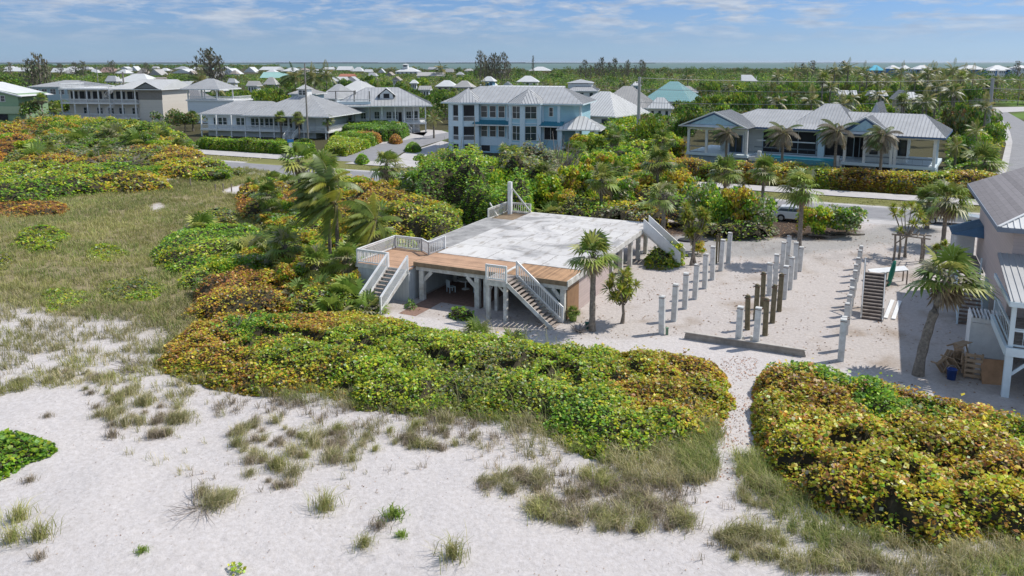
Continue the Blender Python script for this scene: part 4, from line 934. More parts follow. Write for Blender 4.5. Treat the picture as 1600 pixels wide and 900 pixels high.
    # roofs: long ridge plus two forward gables
    def R_(rect, zr, **kw):
        put_roof(root, hip_roof(*rect, ze, zr, sp=.45, **kw), M['galv'], fas=blue, rect=rect, ze=ze)
    R_((2.0, L - .0, 3.5, 17.5), 9.1, inset=6); R_((L - 12.5, L + .9, -.9, 14), 9.3, inset=3.2)
    R_((14, 24, 4.2, 18), 10.2, inset=4)
    R_((27.5 * k, 31 * k, 8, 17), 10.6, inset=1.2, axis='y')
    for x0, x1 in ((-.9, 9.6), (26 * k - .8, 33.5 * k)):
        xm = (x0 + x1) / 2; zr = 9.0
        mb = MB(); rb = MB(); roof_plane(mb, [(x0, 8, ze + .01), (x0, -1.2, ze + .01), (xm, -.4, zr), (xm, 8, zr)], rb, .45); roof_plane(mb, [(x1, -1.2, ze + .01), (x1, 8, ze + .01), (xm, 8, zr), (xm, -.4, zr)], rb, .45)
        mb.face([(x0, 8, ze), (x1, 8, ze), (x1, -1.2, ze), (x0, -1.2, ze)]); o = mb.build('roof', M['metal_white'], root); o['label'] = 'forward gable roof'; rb.build('seams', M['rib'], o)
        g = MB(); g.face([(x0 + 1.6, -.5, ze + .35), (x1 - 1.6, -.5, ze + .35), (xm, -.5, zr - .35)]); g.build('gable_panel', mat('gable_blue%d' % int(xm), (0.38, 0.55, 0.63), .7), root)
        g = MB(); g.face([(x0 + .5, -.42, ze + .05), (x1 - .5, -.42, ze + .05), (xm, -.42, zr - .05)]); g.build('gable_backing', blue, root)
        mb = MB(); roof_plane(mb, [(x0, -1.3, ze + .02), (x1, -1.3, ze + .02), (x1 - .9, -.45, ze + .32), (x0 + .9, -.45, ze + .32)]); mb.build('gable_skirt', M['metal_white'], root)
        mb = MB(); mb.beam((x0, -1.3, ze + .06), (xm, -.55, zr + .05), .12, .2); mb.beam((x1, -1.3, ze + .06), (xm, -.55, zr + .05), .12, .2); mb.build('bargeboard', M['metal_white'], root)
    return root
pool_house()

# ------------------------------------------------------------------ houses across the street at the left
def left_hip_house():
    zf = 1.75; a0 = Vector(P(313, 201, zf)); a1 = Vector(P(498, 205, zf)); d = a1 - a0; L = d.length
    root = thing('hip_roof_house', 'single floor white house with wide hip roof and small cupola behind the long green hedge', 'house', (a0.x, a0.y, 0), R(-14))
    wl = wcol('white_siding_a', (0.72, 0.76, 0.78)); ze = 5.0; b = 17.0
    mb = MB(); mb.box(.6, 27.5, 2.0, b, 0, ze); mb.build('wall', wl, root)
    mb = MB(); mb.box(0, 31, 0, 2.2, zf - .35, zf); mb.box(27, 31.5, 0, 12, zf - .35, zf); mb.build('porch_floor', M['white'], root)
    wy = 2.0
    for x in (2.2, 3.4, 4.6, 8.0, 9.2): window(root, (x, wy), (x + .95, wy), zf + .7, zf + 2.4, M['white'])
    for x0 in (11.7, 15.2, 18.7):
        for i in range(3): window(root, (x0 + i * 1.1, wy), (x0 + i * 1.1 + .9, wy), zf + .5, zf + 2.4, M['white'])
    window(root, (22.6, wy), (24.2, wy), zf + .1, zf + 2.3, M['white'], mull=2, name='glass_door', rail=False)
    for x in (0.2, 4, 7.8, 11.3, 14.9, 18.4, 22, 25.6, 30.8):
        mb = MB(); mb.box(x - .13, x + .13, .08, .34, 0, ze - .1); mb.build('post', M['white'], root)
    for x0, x1 in ((.2, 11.3), (11.3, 22.0), (25.6, 30.8)):
        mb = MB(); railing(mb, (x0, .2, zf), (x1, .2, zf), 1.0, .16, False, .04); mb.build('railing', M['white'], root)
    mb = MB(); railing(mb, (30.8, .2, zf), (30.8, 11, zf), 1.0, .2, False, .04); mb.build('railing', M['white'], root)
    st = stair(root, (22.4, -.05, zf), (0, -1, 0), (1, 0, 0), 2.2, .17, .3, 10, M['white'], M['white'])
    for x in (22.4, 24.6):
        mb = MB(); railing(mb, (x, -.05, zf), (x, -3.1, .1), .95, .2); mb.build('railing', M['white'], st)
    rect = (-1.2, 32.2, -.8, 18); put_roof(root, hip_roof(11.0, 32.2, -.8, 18, ze, 9.3, sp=.8), M['galv'], fas=M['white'], rect=(11, 32.2, -.8, 18), ze=ze)
    put_roof(root, hip_roof(-1.2, 20, 1.2, 13, ze + .01, 7.7, sp=.6), M['galv'], lab='lower wing roof', fas=M['white'], rect=(-1.2, 20, 1.2, 13), ze=ze)
    cx, cy = 21.6, 8.6
    mb = MB(); mb.box(cx - 1.1, cx + 1.1, cy - 1.1, cy + 1.1, 8.2, 10.5); c = mb.build('cupola', M['white'], root)
    put_roof(c, hip_roof(cx - 1.5, cx + 1.5, cy - 1.5, cy + 1.5, 10.5, 11.5, sp=.4), M['metal_white'])
    for i in (-.9, .05): window(c, (cx + i, cy - 1.1), (cx + i + .8, cy - 1.1), 9.2, 10.2, M['white'])
    # chimney-like raised pavilion at the left with open deck
    r2 = thing('gazebo_deck', 'open roofed pavilion and white railed roof deck left of the cupola house', 'pavilion', (*P(300, 192), 0), R(-14))
    mb = MB(); mb.box(-1, 9, 0, 10, 0, 6.0); mb.build('wall', wl, r2); mb = MB(); mb.box(-1.3, 13.6, -.3, 9, 6.0, 6.35); mb.build('deck', M['white'], r2)
    mb = MB(); mb.box(9, 13.2, 0, 9, 0, 6.0); mb.build('wall', wl, r2)
    for x, y in ((-.8, .2), (3.5, .2), (8.2, .2), (8.2, 7.5), (-.8, 7.5)):
        mb = MB(); mb.box(x - .15, x + .15, y - .15, y + .15, 6.35, 9.3); mb.build('post', M['white'], r2)
    put_roof(r2, hip_roof(-2.2, 10, -1.2, 9, 9.3, 12.0, sp=.8), M['galv'], fas=M['white'], rect=(-2.2, 10, -1.2, 9), ze=9.3)
    for p, q in (((-.8, .1, 6.35), (13.3, .1, 6.35)), ((13.3, .1, 6.35), (13.3, 8.6, 6.35))):
        mb = MB(); railing(mb, p, q, 1.0, .25, False, .06); mb.build('railing', M['white'], r2)
left_hip_house()
def balcony_house():
    ox, oy = P(98, 190); root = thing('balcony_house', 'big white three level house with stacked balconies, spiral stair and silver roof', 'house', (ox, oy, 0), R(-9))
    cream = wcol('cream_wall', (0.66, 0.61, 0.54)); z0, z1, z2 = 1.3, 5.35, 9.2; s = 0.171
    mb = MB(); mb.box(1.0, 30.2, 2.0, 14, 0, z2 - .3); mb.build('wall', cream, root)
    mb = MB(); mb.box(23.6, 30.6, .6, 14, 0, z2); mb.build('wall', cream, root)['label'] = 'plain beige end wall'
    mb = MB(); mb.box(23.5, 30.7, .52, .6, 6.3, z2 - .05); mb.build('shingle_panel', mat('grey_shingle_wall', (0.28, 0.26, 0.24), .9), root)
    for z in (z0, z1): 
        mb = MB(); mb.box(0, 23.6, -.2, 2, z - .35, z); mb.build('balcony_floor', M['white'], root)
    mb = MB(); mb.box(-.2, 15.2, -.4, 14, z2 - .3, z2 + .1); mb.build('roof_deck', M['white'], root)
    for x in (.2, 4.2, 8.2, 11.8, 15.2, 18.9, 22.9):
        mb = MB(); mb.box(x - .15, x + .15, -.1, .2, 0, z2 - .3); mb.build('post', M['white'], root)
    for z in (z0, z1):
        mb = MB(); railing(mb, (.2, -.15, z), (23.5, -.15, z), 1.05, .3, False, .07); mb.build('railing', M['white'], root)
    mb = MB(); railing(mb, (-.1, -.3, z2 + .1), (15, -.3, z2 + .1), 1.3, .45, False, .06); railing(mb, (-.1, -.3, z2 + .1), (-.1, 10, z2 + .1), 1.3, .45, False, .06); mb.build('railing', M['white'], root)['label'] = 'roof deck railing'
    for x0, x1 in ((1.7, 4.0), (4.5, 7.9), (8.6, 11.5), (12.1, 15), (15.8, 18.6), (19.2, 22.7)): window(root, (x0, 2), (x1, 2), z1 + .8, z1 + 3.1, M['white'], M['dark'], mull=2, rail=False)
    for x in (5.4, 9.6, 13.0, 16.4, 20.4): window(root, (x, 2), (x + 1.7, 2), z0 + .9, z0 + 2.6, M['white'], mull=2)
    put_roof(root, hip_roof(13.5, 31.5, -.8, 15, z2, 11.7, sp=.6, gable=(0, 1)), M['metal_white'], fas=M['white'], rect=(13.5, 31.5, -.8, 15), ze=z2)
    g = MB(); g.face([(24.0, -.86, z2 + .25), (30.2, -.86, z2 + .25), (27.1, -.86, z2 + 1.6)]); g.build('gable_panel', mat('dark_gable', (0.22, 0.22, 0.22), .8), root)
    mb = MB(); roof_plane(mb, [(23.2, 6, z2 + .02), (23.2, -1.1, z2 + .02), (27.1, -1.1, z2 + 1.95), (27.1, 6, z2 + 1.95)]); roof_plane(mb, [(31.0, -1.1, z2 + .02), (31.0, 6, z2 + .02), (27.1, 6, z2 + 1.95), (27.1, -1.1, z2 + 1.95)]); mb.build('dormer_roof', M['galv'], root)
    mb = MB(); c = (16.0, -1.2); n = 34
    for i in range(n):
        a = i * .42; mb.beam((c[0], c[1], .3 + i * .27), (c[0] + 1.1 * math.cos(a), c[1] + 1.1 * math.sin(a), .3 + i * .27), .32, .05)
        mb.beam((c[0] + 1.1 * math.cos(a), c[1] + 1.1 * math.sin(a), .3 + i * .27), (c[0] + 1.1 * math.cos(a), c[1] + 1.1 * math.sin(a), 1.3 + i * .27), .04, .04)
    mb.tube([(c[0], c[1], 0), (c[0], c[1], 10.5)], .1, 8); mb.tube([(c[0] + 1.1 * math.cos(i * .42), c[1] + 1.1 * math.sin(i * .42), 1.3 + i * .27) for i in range(n)], .05, 5); mb.build('spiral_stair', M['white'], root)
balcony_house()
def terrace_house():
    zf = 2.3; ox, oy = P(556, 208); root = thing('terrace_house', 'white house with wraparound veranda, pergola terrace and front stair near the street bend', 'house', (ox, oy, 0), R(8))
    wl = wcol('white_siding_b', (0.74, 0.76, 0.77)); ze = 6.4; s = .152
    mb = MB(); mb.box(-4.5, 15.0, 2.2, 16, 0, ze); mb.build('wall', wl, root)
    mb = MB(); mb.box(-.3, 16.6, -.2, 2.2, zf - .35, zf); mb.box(15.0, 16.6, 2.2, 9, zf - .35, zf); mb.build('veranda_floor', M['white'], root)
    for x in (.0, 3.3, 6.2, 9.3, 11.4, 13.6, 16.4):
        mb = MB(); mb.box(x - .14, x + .14, -.1, .18, 0, ze - .15); mb.build('post', M['white'], root)
    for x0, x1 in ((0, 9.2), (11.6, 16.4)):
        mb = MB(); railing(mb, (x0, -.12, zf), (x1, -.12, zf), 1.05, .2, False, .05); mb.build('railing', M['white'], root)
    for x in (1.2, 4.4, 7.2, 8.8, 11.9): window(root, (x, 2.2), (x + 1.1, 2.2), zf + .6, zf + 2.5, M['white'], mull=2)
    window(root, (9.9, 2.2), (10.8, 2.2), zf + .05, zf + 2.4, M['white'], M['dark'], name='door', rail=False)
    window(root, (13.3, 2.2), (14.6, 2.2), zf + .4, zf + 2.6, M['white'])
    for x in (-3.6, -1.8): window(root, (x, 2.2), (x + .8, 2.2), zf + .5, zf + 2.2, M['white'])
    st = stair(root, (9.4, -.2, zf), (0.55, -.83, 0), (.83, .55, 0), 2.0, .19, .3, 12, M['white'], M['white'])
    mb = MB(); railing(mb, (9.4, -.2, zf), (9.4 + .55 * 3.6, -.2 - .83 * 3.6, .1), 1, .25); railing(mb, (11.1, .9, zf), (11.1 + .55 * 3.6, .9 - .83 * 3.6, .1), 1, .25); mb.build('railing', M['white'], st)
    put_roof(root, hip_roof(-5.5, 18, -1.1, 17, ze, 10.4, sp=.8, inset=8), M['galv'], fas=M['white'], rect=(-5.5, 18, -1.1, 17), ze=ze)
    # upper terrace box with pergola posts
    mb = MB(); mb.box(-4.6, 3.6, -.3, 5, ze - .4, ze + 1.0); mb.build('terrace', M['trim_blue'], root)
    for x, y in ((-4.3, -.1), (-.1, -.1), (3.4, -.1), (-.1, 4.6)):
        mb = MB(); mb.box(x - .13, x + .13, y - .13, y + .13, 0 if y < 1 else ze, ze + 3.4); mb.build('pergola_post', M['pole_wood'], root)
    mb = MB(); mb.beam((-6.0, -.1, ze + 3.4), (.2, -.1, ze + 3.4), .12, .18); mb.beam((-.1, -.4, ze + 3.4), (-.1, 5, ze + 3.4), .12, .18); mb.build('pergola_beam', M['pole_wood'], root)
    mb = MB(); railing(mb, (-4.5, -.35, ze + .9), (3.5, -.35, ze + .9), .6, .2, False, .05); mb.build('railing', M['white'], root)
    # dormer
    xd = 7.3; mb = MB(); mb.box(xd - 1.5, xd + 1.5, 2.3, 8, 7.0, 8.9); mb.face([(xd - 1.5, 2.3, 8.9), (xd + 1.5, 2.3, 8.9), (xd, 2.3, 10.1)]); mb.build('dormer', M['white'], root)
    mb = MB(); roof_plane(mb, [(xd - 2.2, 9, 8.6), (xd - 2.2, 2.0, 8.6), (xd, 2.0, 10.4), (xd, 9, 10.4)]); roof_plane(mb, [(xd + 2.2, 2.0, 8.6), (xd + 2.2, 9, 8.6), (xd, 9, 10.4), (xd, 2.0, 10.4)]); mb.build('dormer_roof', M['metal_white'], root)
    window(root, (xd - .7, 2.28), (xd + .7, 2.28), 8.0, 9.1, M['white'], M['dark'], rail=False)
terrace_house()
def green_cottage():
    ox, oy = P(-30, 192); root = thing('green_cottage', 'pale green gabled cottage cut off by the left edge', 'house', (ox, oy, 0), R(-4))
    g = wcol('green_siding', (0.28, 0.42, 0.25)); ye = wcol('lime_siding', (0.46, 0.55, 0.34))
    mb = MB(); mb.box(0, 11.5, 0, 12, 0, 8.0); mb.face([(11.5, 0, 8), (11.5, -.01, 8), (3, -.01, 10)]); mb.face([(-6, -.01, 8), (11.5, -.01, 8), (-2, -.01, 10.6)]); mb.build('wall', g, root)
    mb = MB(); mb.box(-4, 12.2, -.6, -.05, 2.6, 4.6); mb.build('porch_wall', ye, root)
    mb = MB(); mb.face([(13.2, -.9, 7.3), (13.2, 12.5, 7.3), (-2, 12.5, 10.9), (-2, -.9, 10.9)]); mb.face([(-2, -.9, 10.85), (-2, 12.5, 10.85), (13.2, 12.5, 7.25), (13.2, -.9, 7.25)]); mb.build('roof', M['metal_white'], root)
    mb = MB(); mb.beam((13.2, -.9, 7.2), (-2, -.9, 10.8), .1, .3); mb.build('bargeboard', M['white'], root)
    for x in (5.2, 6.6): window(root, (x, 0), (x + 1.1, 0), 5.9, 7.4, M['white'])
    mb = MB(); mb.box(4, 8, -.3, -.04, .4, 2.4); mb.build('carport_opening', M['dark'], root)
green_cottage()

# ------------------------------------------------------------------ houses farther off
ROOFS = {'white': M['metal_white'], 'grey': M['galv'], 'dark': mat('dark_grey_roof', (0.24, 0.24, 0.245), .7, .1, .3), 'tan': mat('tan_shingle', (0.36, 0.315, 0.27), .85, .12, .4), 'rose': mat('rose_shingle', (0.36, 0.24, 0.20), .85, .1, .4), 'red': mat('red_tile', (0.42, 0.17, 0.11), .8, .1, .4),
         'mint': mat('mint_roof', (0.36, 0.58, 0.52), .5, .06, .3), 'teal': mat_lines('teal_roof', (0.25, 0.48, 0.47), 'Z', .28, .3, .6, .08, .7), 'turq': mat('turquoise_roof', (0.06, 0.42, 0.56), .5, .06, .3), 'pale': mat('pale_concrete_roof', (0.43, 0.415, 0.39), .8, .08, .4)}
WALLS = {'white': wcol('w_white', (0.74, 0.74, 0.73)), 'blue': wcol('w_blue', (0.09, 0.22, 0.42)), 'teal': wcol('w_teal', (0.10, 0.30, 0.28)), 'cream': wcol('w_cream', (0.50, 0.45, 0.38)), 'pale': wcol('w_pale', (0.45, 0.56, 0.60)), 'grey': wcol('w_grey', (0.32, 0.32, 0.31)), 'skyb': wcol('w_sky', (0.20, 0.38, 0.50))}
HOUSE_BOXES = []
def far_house(u0, u1, vr, ve, roof, wall, typ, lab, hr=8.6, rz=None, depth=None, windows=0, name='house', grp=None, belv=None, Y=None):
    vr_ = min(vr, HY + 60)
    if Y is None: Y = min(1500, (H - hr) * F / max(2.5, vr - HY))
    k = Y / F; w = (u1 - u0) * k; x = ((u0 + u1) / 2 - 800) * (Y * 0.986 + 1) / F
    he = hr - max(1.2, (ve - vr) * k); r_ = random.Random(int(u0 * 7 + vr)); rz = rz if rz is not None else R(-r_.uniform(2, 16))
    d = depth or w * .75; HOUSE_BOXES.append((x, Y, w, d, hr))
    root = thing(name, lab, 'house', (x, Y, 0), rz, grp)
    x0, x1 = -w / 2 + .6, w / 2 - .6; o = .7
    mb = MB(); mb.box(x0, x1, 0, d, 0, he)
    if typ == 'gx':   # gable facing the camera, ridge along y
        mb.face([(x0, 0, he), (x1, 0, he), ((x0 + x1) / 2, 0, hr - .2)]); ax, gb = 'y', (1, 1)
    elif typ == 'gy': ax, gb = 'x', (1, 1)
    elif typ == 'gl': ax, gb = 'x', (1, 0)
    else: ax, gb = 'x', (0, 0)
    if typ in ('gy', 'gl'):
        mb.face([(x0, d, he), (x0, 0, he), (x0, d / 2, hr - .2)]); mb.face([(x1, 0, he), (x1, d, he), (x1, d / 2, hr - .2)])
    mb.build('wall', WALLS[wall], root)
    rect = (x0 - o, x1 + o, -o, d + o); sm = Y < 330
    put_roof(root, hip_roof(*rect, he, hr, sp=.7, axis=ax, gable=gb, seams=sm, inset=min(d / 2, w * .42) if ax == 'x' else None), ROOFS[roof], fas=M['white'] if Y < 500 else None, rect=rect, ze=he)
    if windows:
        st = (x1 - x0) / windows
        for i in range(windows):
            cx = x0 + st * (i + .5); ww = min(st * .3, 1.0); window(root, (cx - ww, 0), (cx + ww, 0), he - 2.3, he - .8, M['white'], mull=2 if ww > .6 else 1)
    else:
        for i in range(3):
            cx = x0 + (x1 - x0) * (i + .5) / 3; mbw = MB(); mbw.box(cx - w * .05, cx + w * .05, -.06, -.0, he - 2.2, he - .7); mbw.build('window', M['glass'], root)
    if belv:
        bx, bw, bh = belv; mb = MB(); mb.box(bx - bw / 2, bx + bw / 2, d * .3, d * .3 + bw, hr - 1.5, hr + bh); c = mb.build('belvedere', WALLS[wall], root)
        put_roof(c, hip_roof(bx - bw / 2 - .6, bx + bw / 2 + .6, d * .3 - .6, d * .3 + bw + .6, hr + bh, hr + bh + 1.2, seams=False), ROOFS[roof])
        mb = MB(); mb.box(bx - bw * .35, bx + bw * .35, d * .3 - .06, d * .3, hr + bh * .25, hr + bh * .8); mb.build('window', M['glass'], c)
    return root
FH = [
 (0, 42, 105.5, 111, 'white', 'grey', 'gy', 'long low white roof at the far left edge above the trees'),
 (78, 97, 106, 112.5, 'white', 'cream', 'gy', 'white roofed house with a pinkish gable end left of the tall far-left pine group'),
 (93, 120, 103.5, 111, 'white', 'white', 'hip', 'bright white hip roof directly right of the pinkish gable end'),
 (154, 180, 105, 112.5, 'rose', 'cream', 'gl', 'rose brown roofed house among far white roofs at the left'),
 (177, 198, 108, 114, 'white', 'white', 'hip', 'low white roofed house just right of the rose brown roof'),
 (163, 182, 118, 126, 'grey', 'white', 'gl', 'grey roof end joined to bright white roofs behind the balcony house'),
 (172, 234, 115, 128, 'white', 'white', 'hip', 'bright white peaked roof rising behind the balcony house'),
 (200, 216, 103, 111, 'white', 'white', 'gx', 'far white gable to the left of the tan roof'),
 (210, 229, 106, 116, 'tan', 'cream', 'hip', 'tan hip roof far behind the balcony house'),
 (228, 253, 108, 117, 'pale', 'grey', 'gx', 'far grey gabled roof with pale slopes right of the tan hip roof'),
 (266, 301, 107.5, 114, 'white', 'grey', 'gx', 'far white roof with a grey gable left of the gnarled tree'),
 (270, 291, 103.5, 107.5, 'grey', 'white', 'hip', 'very small grey roof on the skyline left of the gnarled tree'),
 (310, 331, 104, 108, 'mint', 'white', 'hip', 'small pale mint hip roof right under the gnarled tree'),
 (322, 345, 111, 121, 'pale', 'white', 'gy', 'pale grey roof sloping down behind the leaning coconut palm'),
 (343, 371, 106.5, 116, 'white', 'white', 'gx', 'bright white gable right of the gnarled tree'),
 (377, 402, 104.5, 115, 'white', 'skyb', 'gx', 'white house with bluish front far right of the gnarled tree'),
 (384, 402, 126, 133, 'pale', 'white', 'gy', 'pale roof peeping out of the green grove beside the mint roof'),
 (402, 433, 104, 109, 'white', 'white', 'gy', 'long white skyline roof left of the mint roof'),
 (405, 444, 112.5, 121, 'mint', 'white', 'gy', 'long mint green roof above the palm grove'),
 (437, 466, 105.5, 111, 'white', 'white', 'hip', 'white hip roof on the skyline above the mint roof'),
 (410, 431, 120, 131, 'pale', 'grey', 'hip', 'grey hip roof beneath the mint roof'),
 (484, 500, 108, 113, 'white', 'white', 'hip', 'small white skyline roof above the coconut palms'),
 (525, 548, 103.5, 109, 'white', 'white', 'gy', 'white skyline roof left of the larger white mansion'),
 (549, 567, 104.5, 111, 'white', 'white', 'hip', 'second white skyline roof right next to the mansion trees'),
 (528, 551, 115, 119, 'red', 'cream', 'gy', 'low red tiled roof among the far trees'),
 (517, 540, 119.5, 126, 'white', 'white', 'gy', 'long white roof below the red tiled roof'),
 (538, 560, 119, 127, 'grey', 'skyb', 'gx', 'grey roof with a blue white gable below the red tiled roof'),
 (590, 601, 107, 113, 'white', 'white', 'gx', 'white boxy house standing just left of the mansion'),
 (650, 691, 112.5, 118, 'pale', 'white', 'gy', 'long low pinkish white roof right of the mansion'),
 (680, 712, 125, 134, 'white', 'cream', 'hip', 'bright white hip roof behind the street bend trees'),
 (708, 737, 125.5, 135, 'pale', 'cream', 'hip', 'paler hip roof joined to the right of the bright white hip roof'),
 (695, 707, 107, 112, 'pale', 'white', 'gy', 'small pale skyline roof left of the tall feathery pines'),
 (750, 774, 124, 132, 'white', 'white', 'hip', 'white roof with a small blue windowed lookout behind the blue house'),
 (784, 801, 127, 134, 'white', 'grey', 'gx', 'white gable rising behind the left part of the blue house roof'),
 (654, 672, 133.5, 138.5, 'pale', 'white', 'gy', 'small pale roof in the dark trees left of the blue house'),
 (826, 860, 104, 110, 'white', 'white', 'hip', 'white hip roof on the skyline right of the tall thin pine'),
 (807, 841, 118, 127, 'white', 'white', 'hip', 'white peaked roof among palms above the blue house'),
 (913, 932, 126, 139, 'pale', 'pale', 'gl', 'pale roof slope behind the grey house with high windows'),
 (1055, 1090, 134, 143, 'pale', 'white', 'gl', 'pale roof half hidden in trees behind the teal roof'),
 (1160, 1184, 116.5, 126, 'white', 'white', 'gl', 'single pale slanted roof alone in the treetops'),
 (1313, 1339, 140.5, 147, 'white', 'cream', 'gy', 'white roof glimpsed between palm trunks above the pool house'),
 (1363, 1387, 141, 148, 'white', 'cream', 'gy', 'white roof glimpsed right of the palm trunks above the pool house'),
 (1400, 1424, 140, 153, 'pale', 'cream', 'gx', 'pale roof left of the dark valley above the pool house'),
 (1414, 1440, 143, 153, 'white', 'cream', 'hip', 'lower pale roof right of the dark valley above the pool house'),
]
FH += [
 (5, 22, 103, 107, 'white', 'white', 'gl', 'small far pale roofed house, {} from the left in the scatter of far roofs'),
 (30, 41, 107, 111, 'white', 'white', 'hip', 'small far pale roofed house, {} from the left in the scatter of far roofs'),
 (100, 113, 109, 114, 'pale', 'white', 'gl', 'small far pale roofed house, {} from the left in the scatter of far roofs'),
 (124, 140, 104, 108, 'grey', 'white', 'gl', 'small far pale roofed house, {} from the left in the scatter of far roofs'),
 (140, 152, 108, 113, 'white', 'white', 'gl', 'small far pale roofed house, {} from the left in the scatter of far roofs'),
 (186, 200, 104, 107, 'white', 'white', 'gx', 'small far pale roofed house, {} from the left in the scatter of far roofs'),
 (236, 246, 103, 106, 'pale', 'white', 'gl', 'small far pale roofed house, {} from the left in the scatter of far roofs'),
 (246, 262, 106, 110, 'white', 'white', 'hip', 'small far pale roofed house, {} from the left in the scatter of far roofs'),
 (292, 304, 110, 115, 'tan', 'white', 'gx', 'small far pale roofed house, {} from the left in the scatter of far roofs'),
 (300, 312, 104.5, 108, 'white', 'white', 'gl', 'small far pale roofed house, {} from the left in the scatter of far roofs'),
 (345, 356, 103.5, 107, 'grey', 'white', 'gx', 'small far pale roofed house, {} from the left in the scatter of far roofs'),
 (358, 370, 109.5, 115, 'tan', 'white', 'hip', 'small far pale roofed house, {} from the left in the scatter of far roofs'),
 (415, 430, 108, 112, 'white', 'white', 'hip', 'small far pale roofed house, {} from the left in the scatter of far roofs'),
 (446, 462, 110, 114, 'white', 'white', 'gx', 'small far pale roofed house, {} from the left in the scatter of far roofs'),
 (466, 480, 106, 109, 'tan', 'white', 'hip', 'small far pale roofed house, {} from the left in the scatter of far roofs'),
 (470, 483, 112, 116, 'tan', 'white', 'hip', 'small far pale roofed house, {} from the left in the scatter of far roofs'),
 (500, 514, 110, 114, 'white', 'white', 'gl', 'small far pale roofed house, {} from the left in the scatter of far roofs'),
 (505, 520, 104.5, 108, 'white', 'white', 'gy', 'small far pale roofed house, {} from the left in the scatter of far roofs'),
 (568, 580, 108, 112, 'white', 'white', 'gy', 'small far pale roofed house, {} from the left in the scatter of far roofs'),
 (575, 588, 113, 118, 'grey', 'white', 'gl', 'small far pale roofed house, {} from the left in the scatter of far roofs'),
 (602, 614, 112, 117, 'tan', 'white', 'gx', 'small far pale roofed house, {} from the left in the scatter of far roofs'),
 (612, 625, 119, 124, 'tan', 'white', 'gx', 'small far pale roofed house, {} from the left in the scatter of far roofs'),
 (668, 682, 104.5, 108, 'grey', 'white', 'gl', 'small far pale roofed house, {} from the left in the scatter of far roofs'),
 (712, 724, 112, 116, 'grey', 'white', 'hip', 'small far pale roofed house, {} from the left in the scatter of far roofs'),
 (725, 740, 107, 110, 'pale', 'white', 'hip', 'small far pale roofed house, {} from the left in the scatter of far roofs'),
 (640, 652, 124, 129, 'white', 'white', 'hip', 'small far pale roofed house, {} from the left in the scatter of far roofs'),
 (560, 575, 127, 133, 'grey', 'white', 'hip', 'small far pale roofed house, {} from the left in the scatter of far roofs'),
 (775, 788, 109, 113, 'pale', 'white', 'gx', 'small far pale roofed house, {} from the left in the scatter of far roofs'),
 (240, 256, 120, 126, 'tan', 'white', 'gy', 'small far pale roofed house, {} from the left in the scatter of far roofs'),
 (355, 368, 122, 128, 'grey', 'white', 'gl', 'small far pale roofed house, {} from the left in the scatter of far roofs'),
]
_k = 0
N30 = [t + u for t in ("", "twenty-") for u in ("first second third fourth fifth sixth seventh eighth ninth tenth eleventh twelfth thirteenth fourteenth fifteenth sixteenth seventeenth eighteenth nineteenth twentieth".split() if t == "" else "first second third fourth fifth sixth seventh eighth ninth".split())] + ["thirtieth"]
_m = sorted([i for i, a in enumerate(FH) if "{}" in a[7]], key=lambda i: FH[i][0])
for k, i in enumerate(_m): FH[i] = FH[i][:7] + (FH[i][7].format(N30[k]),)
for a in FH: far_house(*a, grp="small far roofs" if "scatter" in a[7] else None)
far_house(617, 653, 106.5, 113, 'white', 'white', 'hip', 'large white mansion with turrets standing against the water', hr=10.5, Y=900, belv=(-3, 6, 3.0), windows=5)
far_house(885, 934, 131, 141, 'grey', 'white', 'hip', 'grey house with a row of high windows in its roof lantern', hr=9.2, belv=(-1, 8, .3), Y=258, depth=16)
far_house(752, 772, 121, 128, 'white', 'skyb', 'hip', 'tiny lookout tower with blue windows and white cap', hr=10.5, Y=330)
far_house(42, 134, 124, 133, 'grey', 'pale', 'hip', 'pale blue two storey house behind the cabbage palm at the left', hr=10.8, Y=240, windows=6, depth=14)
far_house(27, 39, 133, 137, 'tan', 'cream', 'gy', 'tiny tan shed in the trees at the left', hr=5.0)
far_house(252, 314, 124.5, 139, 'white', 'teal', 'gl', 'house with a teal gable wall and long pale roof', hr=9.8, Y=268, rz=R(-24), depth=14)
far_house(268, 316, 135, 149, 'dark', 'grey', 'hip', 'dark grey roof with a skylight in front of the teal gable', hr=8.0, Y=235)
far_house(450, 495, 137.5, 145, 'pale', 'pale', 'hip', 'pale house with blue windows between coconut trunks', hr=9.2, Y=215, windows=3)
far_house(494, 528, 134, 155, 'grey', 'white', 'hip', 'wide grey roof left of the terrace house', hr=10.0, Y=225, depth=16)
far_house(515, 565, 130, 150, 'white', 'white', 'hip', 'large pale hip roof directly behind the terrace house', hr=10.6, Y=240, depth=20)
far_house(1003, 1081, 127.5, 157, 'teal', 'white', 'hip', 'teal tiled hip roof with white eaves', hr=10.3, Y=245, rz=R(-28), depth=16)
far_house(1012, 1052, 152, 168, 'white', 'white', 'hip', 'low white hip roof in front of the teal roof', hr=7.6, Y=195)
far_house(930, 1012, 134.5, 166, 'pale', 'white', 'hip', 'broad tan grey hip roof behind the concrete pole', hr=10.0, Y=205, rz=R(-20), depth=17)
far_house(868, 968, 141, 176, 'white', 'white', 'hip', 'sprawling white metal roof directly right of the blue house', hr=9.8, Y=172, rz=R(-34), depth=17)
far_house(988, 1002, 131, 136, 'white', 'pale', 'hip', 'small white roofed lookout behind the concrete pole', hr=10.0, Y=260)
